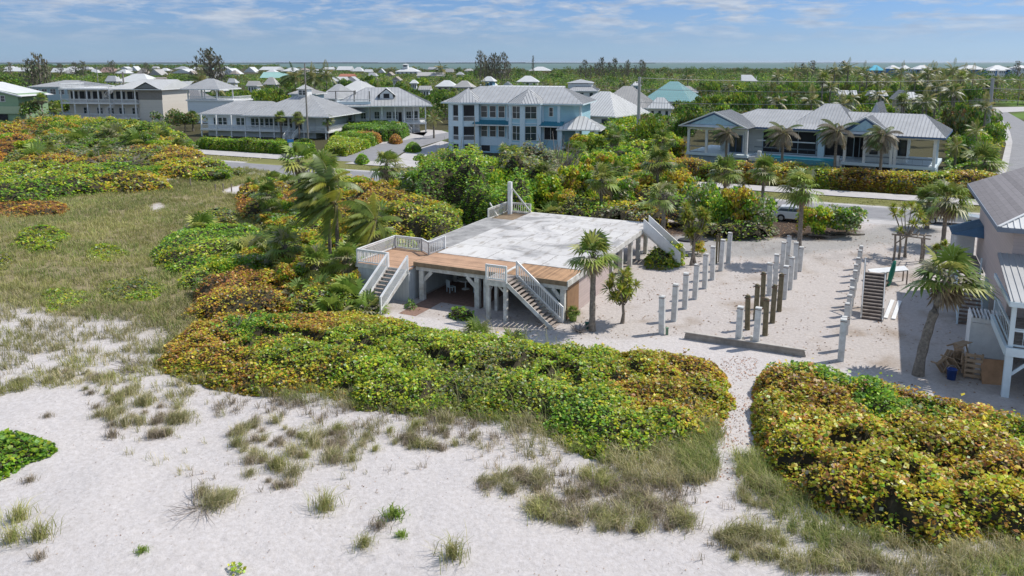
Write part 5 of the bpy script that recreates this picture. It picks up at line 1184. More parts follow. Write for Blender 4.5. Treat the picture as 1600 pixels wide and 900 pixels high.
for u0, u1, vr, ve, rf, wl, lab in ((1359, 1382, 101, 109, 'turq', 'blue', 'bright turquoise roofed house at the water'), (1391, 1408, 99.5, 105, 'white', 'blue', 'small dark blue house with white roof right of the turquoise roof'), (1411, 1424, 101.5, 107, 'white', 'white', 'small white house at the water right of the dark blue one'),
                          (1430, 1459, 99.8, 106, 'white', 'blue', 'blue house with white hip roof at the water, left of the group of three'), (1505, 1539, 99.5, 106, 'white', 'blue', 'blue house with white hip roof at the water, middle of the group of three'), (1549, 1579, 99.5, 106, 'white', 'blue', 'blue house with pale roof at the water near the right edge'), (1590, 1612, 106.5, 111, 'white', 'white', 'white roof at the far right edge')):
    far_house(u0, u1, vr, ve, rf, wl, 'hip', lab, hr=14.0, Y=640, depth=14)
for i, u in enumerate((1551, 1566)): far_house(u - 5, u + 6, 105.8, 108.6, 'white', 'white', 'hip', f'tiny white pavilion, the {("left","right")[i]} one in front of the pale roofed blue house', hr=11.5, Y=600, name='pavilion')

# ------------------------------------------------------------------ poles, wires, signs
def pole(u, vb, vt, lab, m, r=0.17, arms=(), lean=0.0, cobra=False):
    x, y = P(u, vb); h = HT(x, y, vt); t = thing('utility_pole', lab, 'utility pole', (x, y, 0), TH)
    mb = MB(); mb.tube([(0, 0, -.3), (0, 0, h)], [r, r * .65], 10); mb.build('shaft', m, t)
    for z, L in arms:
        mb = MB(); mb.box(-L, L, -.06, .06, h - z - .07, h - z + .07)
        for s in (-.9, -.35, .35, .9): mb.lathe([(.05, 0), (.07, .08), (.04, .2)], (s * L, 0, h - z + .07), 8)
        mb.build('crossarm', M['pole_wood'], t)
    if cobra:
        mb = MB(); mb.tube([(0, 0, h - .3), (-.6, 0, h), (-1.5, -.2, h + .05)], .05, 6); mb.box(-2.2, -1.4, -.35, -.05, h - .02, h + .12); mb.build('lamp_arm', M['galv'], t)
    return x, y, h
p1 = pole(198, 190, 112, 'grey utility pole in front of the balcony house', M['pole_wood'], .3, ((.6, 1.1),), cobra=True)
p2 = pole(482, 236, 99, 'tall dark utility pole in front of the cupola house', M['pole_wood'], .19)
p3 = pole(996, 246, 120, 'pale concrete pole standing left of the pool house', M['pole_conc'], .36, ((1.0, .6),))
p4 = pole(1541, 224, 122, 'pale concrete pole with two crossarms beside the right street', M['pole_conc'], .48, ((2.0, 1.6), (4.3, 3.0)))
p5 = pole(4, 192, 132, 'white pole at the left edge of the view', M['white'], .3)
pole(155, 150, 104, 'slim pale pole among the far left treetops', M['pole_conc'], .25, ((.8, 1.5),))
pole(127, 118, 100, 'short thin far pole left of the rose brown roof', M['pole_conc'], .3)
pole(832, 120, 92, 'thin far pole beside the tall thin pine', M['pole_wood'], .25)
pole(742, 272, 182, 'slim grey post in front of the blue house bay', M['pole_wood'], .10)
def wire(a, b, z, lab, sag=.8):
    mb = MB(); n = 14
    pts = [(a[0] + (b[0] - a[0]) * i / n, a[1] + (b[1] - a[1]) * i / n, a[2] - z + (b[2] - a[2]) * i / n - sag * 4 * (i / n) * (1 - i / n)) for i in range(n + 1)]
    mb.tube(pts, .035, 4); setp(mb.build('power_line', M['pole_conc']), lab, 'power line', 'power lines')
p6 = (p4[0] + 60, p4[1] - 12, p4[2])
for k, z in enumerate((.2, 2.1, 4.4)):
    nm = ('top', 'middle', 'lowest')[k]
    wire(p3, p4, z, f'{nm} wire running above the pool house between the two concrete poles', .6); wire(p4, p6, z, f'{nm} wire running right from the pole with two crossarms', .5)
def street_sign():
    x, y = P(455, 243); h = HT(x, y, 217); t = thing('street_sign', 'small blue and white sign on a post at the corner of the green hedge', 'street sign', (x, y, 0), 0.1)
    mb = MB(); mb.tube([(0, 0, 0), (0, 0, h)], .05, 8); mb.build('post', M['galv'], t)
    mb = MB(); mb.box(-.55, .55, -.08, -.05, h - .62, h - .05); mb.build('upper_panel', mat('sign_blue', (0.03, 0.20, 0.48), .5), t)
    mb = MB(); mb.box(-.32, .32, -.08, -.05, h - 1.7, h - .75); mb.build('lower_panel', M['white'], t)
street_sign()
def marker(u, v, h, lab, m, w=.09):
    x, y = P(u, v); z = float(gz(x, y)); mb = MB(); mb.box(-w, w, -w, w, -.2, h); mb.box(-w * .7, w * .7, -w * .7, w * .7, h, h + .04)
    o = mb.build('post', m, loc=(x, y, z), rz=TH); o.name = 'marker_post'; setp(o, lab, 'post', 'marker posts')
marker(424, 233, 1.1, 'white marker post in front of the green hedge', M['white'], .14)
for u, v, h, l in ((298, 292, 1.3, 'tallest dark wooden post at the meadow edge, farthest left'), (337, 299, 1.0, 'dark wooden post right of the tallest one at the meadow edge'), (349, 298, 1.0, 'dark wooden post in the middle of the row at the meadow edge'), (362, 299, 1.0, 'dark wooden post by the white sand path')): marker(u, v, h, l, M['bark'], .06)
def bench_cans():
    pass

# ------------------------------------------------------------------ vehicles
def car(u, v, rz, body, lab, name, L=4.6, prof=None, pickup=False):
    x, y = P(u, v); t = thing(name, lab, 'car' if not pickup else 'pickup truck', (x, y, 0.012), rz)
    w = .92; lo = .28
    if pickup:
        low = [(-2.75, .45), (-2.7, 1.02), (.3, 1.05), (.5, 1.10), (1.7, 1.08), (2.65, .98), (2.8, .7), (2.78, .42)]; cab = [(-.75, 1.05), (-.55, 1.78), (.55, 1.80), (1.45, 1.10)]
    else:
        low = [(-2.25, .35), (-2.3, .75), (-2.2, 1.02), (-.2, 1.02), (1.15, .98), (2.1, .84), (2.28, .6), (2.25, .32)]; cab = [(-2.1, 1.0), (-1.5, 1.50), (-.4, 1.60), (.25, 1.50), (1.15, .98)]
    def loft(pf, w0, w1, zt):
        mb = MB(); n = len(pf)
        def wd(z): f = (z - pf[0][1]) / max(.01, zt - pf[0][1]); return w0 + (w1 - w0) * max(0, min(1, f))
        Lp = [(px, -wd(pz), pz) for px, pz in pf]; Rp = [(px, wd(pz), pz) for px, pz in pf]
        mb.face(Lp[::-1]); mb.face(Rp)
        for i in range(n): j = (i + 1) % n; mb.face([Lp[i], Lp[j], Rp[j], Rp[i]])
        return mb
    loft(low, w, w - .05, 1.1).build('body', body, t)
    c = loft(cab, w - .06, w - .24, 1.65); c.build('cabin', body, t)
    g = MB(); zb, zt_ = 1.08, 1.46
    for s in (-1, 1):
        xs = (-.65, -.45, .45, 1.15) if pickup else (-1.8, -1.35, .18, .85)
        g.face([(xs[0], s * (w - .075), zb), (xs[3], s * (w - .075), zb), (xs[2], s * (w - .19), zt_), (xs[1], s * (w - .19), zt_)][::s])
    g.face([(cab[-1][0] + .01, -.75, cab[-1][1] + .06), (cab[-1][0] + .01, .75, cab[-1][1] + .06), (cab[-2][0] + .05, .65, cab[-2][1] - .06), (cab[-2][0] + .05, -.65, cab[-2][1] - .06)])
    g.face([(cab[0][0] - .02, .72, cab[0][1] + .1), (cab[0][0] - .02, -.72, cab[0][1] + .1), (cab[1][0] - .04, -.6, cab[1][1] - .05), (cab[1][0] - .04, .6, cab[1][1] - .05)])
    g.build('windows', M['glass'], t)
    k = 1.65 if pickup else 1.38
    for sx in (-k, k):
        for sy in (-1, 1):
            mb = MB(); n = 18; ring = lambda r, yy: [(sx + r * math.cos(2 * math.pi * i / n), yy, .34 + r * math.sin(2 * math.pi * i / n)) for i in range(n)]
            a = ring(.34, sy * (w - .16)); b = ring(.34, sy * (w + .02))
            for i in range(n): j = (i + 1) % n; mb.face([a[i], a[j], b[j], b[i]])
            mb.face(b); o = mb.build('wheel', mat('tyre', (0.025, 0.025, 0.025), .8) if 'tyre' not in bpy.data.materials else bpy.data.materials['tyre'], t)
            m2 = MB(); m2.face(ring(.22, sy * (w + .03))[::-sy] if False else ring(.22, sy * (w + .03))); m2.build('rim', M['galv'], o)
            m3 = MB(); 
            m3.face([(sx + .40 * math.cos(q), sy * (w + .004), .36 + .40 * math.sin(q)) for q in np.linspace(0, math.pi, 10)]); m3.build('wheel_arch', M['dark'], t)
    for sy in (-.68, .68):
        mb = MB(); mb.box(low[0][0] - .06, low[0][0] + .05, sy - .14, sy + .14, .75, .95); mb.build('tail_light', mat('tail_red', (0.35, 0.02, 0.02), .3) if 'tail_red' not in bpy.data.materials else bpy.data.materials['tail_red'], t)
        mb = MB(); mb.box(low[-2][0] - .1, low[-2][0] + .02, sy - .18, sy + .18, .62, .76); mb.build('headlight', M['glass'], t)
    mb = MB(); mb.box(low[0][0] - .1, low[0][0] + .03, -.8, .8, .35, .55); mb.box(low[-1][0] - .03, low[-1][0] + .08, -.8, .8, .35, .52); mb.build('bumper', M['dark'], t)
car(1243, 345, TH, mat('white_car_paint', (0.72, 0.73, 0.74), .25, .02, spec=.6), 'white hatchback parked on the street behind the palm trunk and bushes', 'parked_car')
car(1484, 350, TH + .02, mat('silver_car_paint', (0.42, 0.45, 0.47), .3, .03, metal=.4), 'silver pickup truck parked on the street behind the twin palms', 'pickup_truck', pickup=True)
def far_fence():
    a = Vector(P(1522, 160)); b = Vector(P(1574, 160)); d = b - a; t = thing('white_fence', 'long white board fence across the lawn beside the right street', 'fence', (a.x, a.y, 0), math.atan2(d.y, d.x)); L = d.length
    mb = MB(); mb.box(0, L, -.04, .04, 1.6, 1.85); mb.box(0, L, -.03, .03, .4, 1.0); mb.build('boards', M['white'], t)
    for i in range(int(L / 2.5) + 1):
        mb = MB(); mb.box(i * 2.5 - .1, i * 2.5 + .1, -.1, .1, 0, 2.0); mb.build('post', M['white'], t)
far_fence()
# ------------------------------------------------------------------ vegetation
def leaf_quads(C, size, r, aspect=0.7, upbias=0.6, fold=False):
    """one rhombic leaf per centre; returns V, F"""
    n = len(C); nn = r.normal(size=(n, 3)); nn[:, 2] = np.abs(nn[:, 2]) + upbias; nn /= np.linalg.norm(nn, axis=1)[:, None]
    t = r.normal(size=(n, 3)); t -= (t * nn).sum(1)[:, None] * nn; t /= np.linalg.norm(t, axis=1)[:, None]; b = np.cross(nn, t)
    s = (size if hasattr(size, '__len__') else np.full(n, size)) * r.uniform(0.7, 1.3, n); s = s[:, None]
    V = np.stack([C - t * s * .5, C + b * s * .5 * aspect + nn * s * .08, C + t * s * .5, C - b * s * .5 * aspect + nn * s * .08], 1).reshape(-1, 3)
    Fc = np.arange(4 * n).reshape(-1, 4); return V, Fc
PAL = {'G': (0.13, 0.27, 0.025), 'DG': (0.07, 0.15, 0.025), 'YG': (0.38, 0.41, 0.03), 'LG': (0.25, 0.38, 0.03), 'Y': (0.52, 0.42, 0.04), 'O': (0.42, 0.215, 0.045), 'RO': (0.31, 0.135, 0.05), 'B': (0.24, 0.14, 0.06), 'OL': (0.24, 0.235, 0.05), 'GR': (0.30, 0.27, 0.20), 'SG': (0.19, 0.25, 0.12), 'W': (0.60, 0.60, 0.36)}
MIXES = {
 'orange': (['O', 'Y', 'RO', 'B', 'YG', 'OL', 'GR'], [.27, .25, .08, .11, .12, .13, .04]),
 'gold': (['Y', 'YG', 'O', 'OL', 'LG', 'RO', 'W', 'G'], [.27, .27, .16, .10, .08, .04, .03, .05]),
 'lime': (['YG', 'LG', 'G', 'Y', 'OL', 'W', 'SG'], [.30, .24, .19, .07, .13, .02, .05]),
 'green': (['G', 'LG', 'DG', 'YG'], [.42, .28, .18, .12]),
 'dark': (['DG', 'G', 'LG', 'SG'], [.42, .34, .12, .12]),
 'olive': (['OL', 'YG', 'DG', 'SG', 'GR', 'B'], [.28, .2, .2, .16, .10, .06]),
 'red': (['RO', 'O', 'Y', 'B'], [.35, .35, .15, .15]),
 'grey': (['GR', 'SG', 'OL', 'DG'], [.35, .3, .2, .15]),
}
PALA = {k: np.array(v) for k, v in PAL.items()}
def pick_cols(names, r, jit=0.28):
    """names: array of mix names, one per leaf"""
    n = len(names); out = np.zeros((n, 3)); u = r.random(n)
    for mname in set(names):
        ks, ws = MIXES[mname]; idx = np.where(names == mname)[0]; ch = r.choice(len(ks), len(idx), p=np.array(ws) / sum(ws))
        cols = np.array([PALA[k] for k in ks]); out[idx] = cols[ch]
    out *= r.uniform(1 - jit, 1 + jit, (n, 1)); out *= r.uniform(.93, 1.07, (n, 3)); return np.clip(out, 0, 1)
def thicket(name, lab, poly, h, anchors, n=None, dens=70, leaf=0.17, edge=1.0, bump=0.35, bsc=1.5, seed=1, cat='shrub', grp=None, side=0.0, cell=0.35, rag=0.5, zfun=None, aspect=.8, kind=None, jit=7.0, gaps=0.0, keep=None):
    """a leafy mass over a ground outline; anchors = [(x, y, mix)] decide the foliage colour nearby"""
    r = np.random.default_rng(seed); poly = np.array(poly, float); x0, y0 = poly.min(0) - .5; x1, y1 = poly.max(0) + .5
    area = 0.5 * abs(sum(poly[i][0] * poly[(i + 1) % len(poly)][1] - poly[(i + 1) % len(poly)][0] * poly[i][1] for i in range(len(poly))))
    N_ = n or int(area * dens); rag_ = rag
    # leaf mounds give the cauliflower relief of a wind-clipped thicket
    msp = max(.75, min(2.2, bsc)); nm_ = max(6, int(area / msp ** 2 * 1.6)); mx_ = r.uniform(x0, x1, nm_); my_ = r.uniform(y0, y1, nm_); mr_ = r.uniform(.35, 1.35, nm_) * msp; mh_ = r.uniform(.35, 1.0, nm_)
    def mound(x, y):
        x = np.asarray(x); sh = x.shape; xf = x.ravel(); yf = np.asarray(y).ravel(); out = np.zeros(len(xf)); idm = np.zeros(len(xf), int)
        for k0 in range(0, len(xf), 20000):
            q = ((xf[k0:k0 + 20000, None] - mx_) ** 2 + (yf[k0:k0 + 20000, None] - my_) ** 2) / mr_ ** 2; v = mh_ * np.sqrt(np.clip(1 - q, 0, 1)); out[k0:k0 + 20000] = v.max(1); idm[k0:k0 + 20000] = v.argmax(1)
        return out.reshape(sh), idm.reshape(sh)
    def surf(x, y):
        s = sdist(x, y, poly) + (fbm(x, y, 1.2, seed) - .5) * 2.6 * rag_
        k = 1 - np.exp(-np.maximum(s, 0) / edge * 1.6); mo, idm = mound(x, y)
        z = h * k * (1 - bump + bump * (0.75 * fbm(x, y, bsc * 3.5, seed + 5, 2) + 1.15 * mo + .2 * vn(x, y, .45, seed + 2)))
        return s, z, idm
    tot = int(N_ * ((x1 - x0) * (y1 - y0)) / max(area, 1e-3)); px = r.uniform(x0, x1, tot); py = r.uniform(y0, y1, tot); s, z, idm = surf(px, py); k = s > 0.02
    px, py, s, z, idm = px[k], py[k], s[k], z[k], idm[k]
    fr = r.random(len(px)); zz = z - leaf * .2 - z * 0.34 * fr ** 1.8; sh = (r.random(len(px)) < .07) & (vn(px, py, .6, seed + 3) > .5); zz = np.where(sh, zz + r.uniform(.0, .32, len(px)) * min(1.4, h + .2), zz)
    lo = (s < edge * 1.3) & (r.random(len(px)) < side + .3); zz = np.where(lo, z * r.random(len(px)), zz)
    if side > 0:
        m2 = s < edge * 1.2; k_ = int(side * 3); px = np.concatenate([px] + [px[m2]] * k_); py = np.concatenate([py] + [py[m2]] * k_); zz = np.concatenate([zz] + [z[m2] * r.random(m2.sum()) for _ in range(k_)]); idm = np.concatenate([idm] + [idm[m2]] * k_)
    if gaps:
        gp = (fbm(px, py, 1.6, seed + 51, 3) < .30 + gaps * .2); zz = np.where(gp, zz * .55, zz); kk = ~gp | (r.random(len(px)) < .42); px, py, zz, idm = px[kk], py[kk], zz[kk], idm[kk]
    g0 = gz(px, py); C = np.stack([px, py, np.maximum(zz, .04) + g0], 1)
    V, Fc = leaf_quads(C, leaf * r.choice([.6, .85, 1.1, 1.35], len(C)), r, aspect, 1.3)
    an = np.array([(a[0], a[1]) for a in anchors]); nm = np.array([a[2] for a in anchors]); ww = np.array([a[3] if len(a) > 3 else 1.0 for a in anchors])
    jx = px + (fbm(px, py, 2.0, seed + 9) - .5) * jit + r.normal(0, jit * .09, len(px)); jy = py + (fbm(px, py, 2.0, seed + 19) - .5) * jit + r.normal(0, jit * .09, len(px))
    D = np.hypot(jx[:, None] - an[None, :, 0], jy[:, None] - an[None, :, 1]) / ww[None]; names = nm[D.argmin(1)]
    cols = np.clip(pick_cols(names, r) * r.uniform(.78, 1.18, nm_)[idm][:, None], 0, 1)
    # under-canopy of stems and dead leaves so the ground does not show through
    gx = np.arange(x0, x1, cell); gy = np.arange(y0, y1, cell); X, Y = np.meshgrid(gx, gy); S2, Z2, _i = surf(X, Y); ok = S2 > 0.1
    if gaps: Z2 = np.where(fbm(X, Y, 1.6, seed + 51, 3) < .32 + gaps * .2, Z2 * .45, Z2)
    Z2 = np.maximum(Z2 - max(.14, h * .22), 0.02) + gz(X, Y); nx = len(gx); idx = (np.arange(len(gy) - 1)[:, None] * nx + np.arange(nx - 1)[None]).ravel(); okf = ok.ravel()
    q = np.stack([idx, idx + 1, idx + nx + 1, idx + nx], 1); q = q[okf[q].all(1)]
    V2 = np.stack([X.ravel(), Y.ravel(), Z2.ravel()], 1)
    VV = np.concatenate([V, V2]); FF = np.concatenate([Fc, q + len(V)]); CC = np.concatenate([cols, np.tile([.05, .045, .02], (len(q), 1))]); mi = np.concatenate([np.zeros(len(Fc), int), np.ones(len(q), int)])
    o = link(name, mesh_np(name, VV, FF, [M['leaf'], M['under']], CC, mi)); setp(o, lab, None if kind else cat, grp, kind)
    if kind: o['label'] = lab
    return o
def ell(u, v, ru, rv, z=0.6, n=14):
    return [P(u + ru * math.cos(2 * math.pi * i / n), v - rv * math.sin(2 * math.pi * i / n), z) for i in range(n)]
def A_(lst, z=.8): return [(*P(q[0], q[1], z), *q[2:]) for q in lst]

# --- the two thickets in front
thicket('sea_grape_thicket', 'broad gold and green sea grape thicket in front of the stilt platform',
    PP([(330, 470), (400, 478), (470, 478), (560, 470), (615, 480), (650, 489), (690, 500), (745, 504), (800, 512), (850, 524), (905, 523), (960, 532), (1005, 529), (1060, 538), (1118, 548), (1140, 560)], 1.0) + PP([(1146, 600), (1136, 650), (1118, 690), (1060, 700), (1000, 715), (940, 720), (880, 690), (800, 655), (720, 650), (640, 650), (560, 640), (500, 612), (420, 618), (350, 605), (290, 590), (235, 568), (260, 540), (300, 500)], .15), 1.15,
    A_([(250, 550, 'orange'), (300, 580, 'gold'), (330, 520, 'orange'), (400, 510, 'green', .7), (430, 525, 'green', .5), (380, 560, 'orange'), (290, 545, 'orange'), (430, 590, 'gold'), (480, 510, 'orange', .8), (520, 495, 'orange', .7), (510, 590, 'gold', .7), (460, 560, 'lime'), (560, 500, 'gold', .9), (600, 530, 'lime'), (680, 520, 'lime'), (760, 530, 'lime'), (640, 600, 'lime'), (560, 590, 'lime'), (480, 590, 'gold'), (720, 600, 'olive', .6), (790, 560, 'olive', .6), (860, 560, 'lime'), (800, 620, 'lime'), (940, 560, 'lime'), (900, 640, 'green', .7), (960, 690, 'lime'), (880, 600, 'lime'), (1010, 560, 'gold'), (1080, 570, 'orange'), (1120, 590, 'gold'), (1020, 610, 'orange', .7), (1060, 640, 'gold'), (1120, 640, 'gold'), (1000, 650, 'lime')]),
    dens=270, leaf=0.145, edge=1.5, bump=.34, bsc=.95, seed=3, side=.5, cat='shrubs', rag=.42, jit=4.5, gaps=.35)
thicket('sea_grape_thicket', 'tall orange and green sea grape thicket in the corner right of the sand path',
    PP([(1180, 556), (1240, 556), (1300, 564), (1360, 580), (1420, 596), (1480, 612), (1560, 634), (1640, 652), (1720, 700)], 1.3) + PP([(1720, 880), (1600, 862), (1540, 845), (1470, 870), (1400, 850), (1340, 825), (1270, 795), (1215, 755), (1182, 715), (1172, 650)], .1), 1.5,
    A_([(1195, 566, 'green', .8), (1240, 568, 'green'), (1290, 575, 'green', 1.2), (1330, 590, 'green'), (1370, 600, 'green', 1.2), (1230, 610, 'orange'), (1190, 630, 'gold'), (1300, 640, 'orange'), (1380, 650, 'green', .7), (1430, 640, 'green', .8), (1440, 610, 'orange', .8), (1500, 640, 'orange', 1.3), (1560, 660, 'orange', 1.3), (1420, 620, 'orange', .7), (1500, 690, 'gold'), (1400, 710, 'gold'), (1300, 700, 'gold'), (1250, 690, 'gold'), (1380, 770, 'gold'), (1480, 730, 'orange', .7), (1480, 770, 'gold'), (1560, 720, 'orange', .8), (1590, 700, 'lime'), (1560, 790, 'gold'), (1330, 750, 'orange', .6), (1450, 680, 'orange', .6)]),
    dens=280, leaf=0.155, edge=.75, bump=.34, bsc=.95, seed=4, side=.6, cat='shrubs', cell=.3, rag=.25, jit=3.2, gaps=.3)
thicket('beach_shrub', 'bright green round shrub alone on the sand at the left edge', PP([(-60, 690), (-20, 676), (30, 674), (70, 682), (98, 692), (80, 705), (40, 716), (0, 736), (-60, 740)], .3), .55, A_([(20, 700, 'green')]), dens=170, leaf=.17, edge=.5, seed=5, bump=.25, side=.5, rag=.25)

# --- thickets round the meadow and behind it (each its own mass)
TH_LIST = [
 ('yellow green sea grape band below the balcony house', [(0, 197), (60, 190), (140, 190), (200, 193), (262, 200), (300, 215), (250, 225), (150, 212), (60, 210), (0, 215)], 2.6, [(40, 200, 'orange'), (120, 197, 'gold'), (200, 200, 'lime'), (260, 210, 'lime')], 3.0),
 ('orange shrub mass at the upper left edge', [(-60, 205), (30, 200), (62, 212), (60, 232), (0, 245), (-60, 240)], 2.4, [(20, 215, 'orange'), (-20, 230, 'red')], 2.2),
 ('tangled olive thicket around the low cabbage palms', [(60, 212), (150, 208), (250, 214), (300, 225), (290, 255), (200, 268), (100, 268), (20, 262), (0, 240)], 1.8, [(80, 240, 'olive'), (150, 240, 'grey'), (220, 250, 'olive'), (130, 255, 'orange'), (270, 235, 'orange')], 2.0),
 ('green sea grape mass along the top of the meadow', [(-60, 268), (40, 256), (120, 262), (190, 258), (250, 268), (270, 290), (200, 296), (120, 300), (30, 316), (-60, 316)], 1.5, [(40, 285, 'lime'), (120, 280, 'lime'), (200, 275, 'green'), (60, 305, 'green'), (240, 280, 'gold')], 1.8),
 ('orange and rust shrub mass near the street verge', [(235, 232), (290, 228), (322, 240), (330, 262), (300, 275), (250, 270), (228, 255)], 2.0, [(260, 240, 'orange'), (300, 250, 'orange'), (260, 260, 'gold')], 1.6),
 ('bright yellow green shrub beside the street verge', [(280, 258), (330, 252), (366, 262), (362, 275), (320, 280), (285, 276)], 1.3, [(320, 265, 'lime')], 1.2),
 ('small rust shrubs at the left side of the meadow', [(-20, 318), (40, 312), (110, 318), (100, 334), (30, 336), (-20, 334)], .6, [(40, 325, 'red')], .8),
 ('yellow green shrub patch inside the meadow', [(30, 360), (80, 352), (112, 366), (90, 388), (50, 394), (15, 382)], .6, [(60, 372, 'lime')], .9),
 ('pale lime ground shrub below the meadow', [(60, 455), (110, 450), (150, 462), (130, 482), (80, 486), (50, 470)], .4, [(100, 468, 'lime')], .8),
 ('orange shrub bank beside the white sand path', [(365, 300), (400, 286), (440, 286), (470, 300), (468, 330), (420, 345), (375, 335)], 1.5, [(400, 300, 'orange'), (440, 315, 'red'), (420, 335, 'gold')], 1.2),
 ('bright green shrub bank right of the meadow', [(250, 372), (300, 352), (350, 352), (400, 350), (420, 375), (400, 410), (340, 425), (270, 425), (225, 405)], 1.0, [(280, 400, 'lime'), (340, 370, 'green'), (380, 390, 'lime'), (300, 410, 'green')], 1.1),
 ('lime shrub bank below the palmettos', [(290, 425), (350, 418), (400, 420), (430, 440), (380, 455), (320, 458), (280, 445)], .9, [(330, 435, 'lime'), (400, 435, 'lime')], 1.0),
 ('rust coloured shrub bank left of the dune palms', [(300, 452), (360, 430), (420, 425), (450, 450), (460, 480), (400, 500), (330, 510), (285, 485)], 1.5, [(380, 450, 'red'), (330, 480, 'orange'), (430, 470, 'orange'), (350, 500, 'gold')], 1.1),
 ('gold shrub bank behind the palmettos', [(420, 345), (470, 330), (510, 350), (520, 400), (500, 440), (450, 440), (420, 400)], 1.6, [(440, 370, 'lime'), (490, 400, 'gold'), (460, 430, 'orange')], 1.1),
 ('orange sea grape bank behind the left deck', [(540, 320), (600, 305), (660, 320), (720, 345), (735, 368), (700, 385), (650, 372), (600, 372), (560, 372), (540, 350)], 2.3, [(570, 340, 'orange'), (610, 330, 'orange'), (650, 340, 'gold'), (690, 355, 'lime'), (600, 365, 'gold')], 1.2),
 ('lime green shrub corner left of the grey slab strip', [(560, 372), (610, 372), (655, 372), (650, 385), (610, 395), (565, 392)], 1.6, [(600, 380, 'lime')], .8),
 ('lime shrub bank under the coconut palms', [(455, 440), (510, 430), (560, 440), (560, 480), (500, 490), (450, 485)], 1.1, [(480, 460, 'orange'), (530, 470, 'lime')], .9),
 ('low green shrub right of the white platform stair', [(1005, 400), (1030, 392), (1062, 396), (1070, 408), (1040, 416), (1008, 416)], 1.0, [(1040, 405, 'lime')], .6),
 ('gold scrub along the edge of the street', [(520, 285), (570, 282), (600, 290), (590, 310), (540, 312)], 1.4, [(550, 295, 'orange')], 1.2),
]
TH_LIST += [
 ('small lime patch in the meadow grass right of the first one', [(130, 385), (175, 378), (200, 392), (170, 404), (135, 400)], .45, [(165, 392, 'lime')], .9),
 ('low grey green patch at the lower edge of the meadow', [(150, 440), (220, 430), (262, 445), (240, 470), (180, 475), (150, 460)], .45, [(200, 450, 'olive'), (240, 455, 'lime')], .9),
 ('low green patch at the left edge of the meadow', [(-40, 395), (10, 392), (30, 405), (5, 418), (-40, 416)], .4, [(0, 405, 'olive')], .9),
 ('rust and olive patch at the right end of the meadow', [(300, 330), (350, 322), (380, 335), (365, 350), (320, 350)], .6, [(330, 340, 'orange', .5), (350, 338, 'olive')], .9),
 ('tangled olive scrub around the windblown coconut palms', [(372, 330), (450, 305), (520, 300), (600, 318), (610, 345), (575, 372), (560, 400), (566, 440), (560, 470), (520, 488), (450, 492), (400, 470), (330, 500), (290, 480), (350, 430), (400, 400), (425, 370)], 1.0, [(430, 350, 'olive'), (500, 330, 'orange'), (540, 360, 'olive'), (480, 400, 'lime'), (530, 420, 'gold'), (430, 450, 'orange'), (500, 460, 'olive'), (380, 480, 'orange')], 1.0),
 ('low mixed scrub between the street verge and the dune palms', [(440, 290), (520, 282), (640, 300), (690, 292), (700, 312), (640, 330), (560, 322), (470, 320)], 1.3, [(480, 300, 'olive'), (560, 300, 'gold'), (620, 315, 'olive'), (680, 300, 'grey')], 1.0),
]
for i, (lab, pl, h, an, ed) in enumerate(TH_LIST):
    Yd = P(*np.mean(pl, 0))[1]; lf = max(.17, min(.34, Yd * .0030)); thicket('shrub_thicket', lab, PP(pl, h * .35), h, A_(an), dens=min(90, 5.2 / lf ** 2 * .55), leaf=lf, edge=ed, bump=.65, bsc=1.5 + i % 3 * .5, seed=20 + i, cat='shrubs', side=.35, cell=.6)
for i, (lab, pl, h, an) in enumerate([
 ('dense dark green sea grape bush rising behind the grey slab strip', [(648, 330), (690, 318), (740, 330), (780, 345), (830, 335), (838, 322), (800, 300), (740, 290), (680, 292), (645, 306)], 5.2, [(700, 300, 'green'), (760, 300, 'green'), (780, 320, 'green'), (660, 310, 'dark'), (720, 330, 'green')]),
 ('scrubby yellow topped bush in front of the blue house porch', [(655, 270), (720, 262), (760, 268), (770, 284), (700, 292), (650, 288)], 4.2, [(680, 270, 'lime'), (740, 275, 'grey'), (700, 280, 'gold')]),
 ('mixed olive bush in front of the blue house bay', [(770, 285), (830, 276), (880, 280), (890, 300), (840, 312), (775, 305)], 4.6, [(800, 290, 'olive'), (860, 290, 'grey'), (830, 300, 'lime')]),
 ('low mixed bush bank behind the white slab', [(835, 338), (880, 326), (940, 322), (1000, 324), (1010, 336), (960, 342), (880, 342)], 1.8, [(860, 330, 'olive'), (920, 330, 'lime'), (980, 330, 'gold')]),
 ('bright green bushes below the pool house left corner', [(985, 262), (1040, 262), (1075, 270), (1060, 285), (1000, 282)], 3.2, [(1000, 270, 'lime'), (1050, 275, 'gold')]),
 ('sparse green bush beside the yucca tree', [(1030, 400), (1045, 386), (1068, 388), (1066, 404), (1045, 408)], 1.7, [(1050, 396, 'lime')]),
 ]):
    pc = [tuple(q) for q in pl]; Yd = P(*np.mean(pc, 0))[1]; lf = .24 if Yd < 90 else .30
    thicket('bush', lab, PP(pl, h * .3), h, A_(an, h * .5), dens=62, leaf=lf, edge=1.1, bump=.75, bsc=1.7, seed=60 + i, cat='bush', side=1.0, cell=.6, rag=.7)
# small twiggy plants beside the platform
thicket('low_plant', 'small dark leafy plant on the shaded sand before the platform posts', ell(716, 488, 22, 7, .3), .7, A_([(716, 488, 'green')]), dens=110, leaf=.16, edge=.5, seed=81, cat='plant', side=.4, cell=.2)
thicket('low_plant', 'small green plant at the bottom of the left front stair', ell(641, 474, 9, 5, .3), .55, A_([(641, 474, 'dark')]), dens=120, leaf=.13, edge=.3, seed=82, cat='plant', cell=.2)
thicket('low_plant', 'little yellow green shrub at the bottom edge of the view', ell(367, 887, 17, 9, .1), .35, A_([(367, 887, 'lime')]), dens=200, leaf=.10, edge=.3, seed=83, cat='plant', cell=.2, rag=.2)

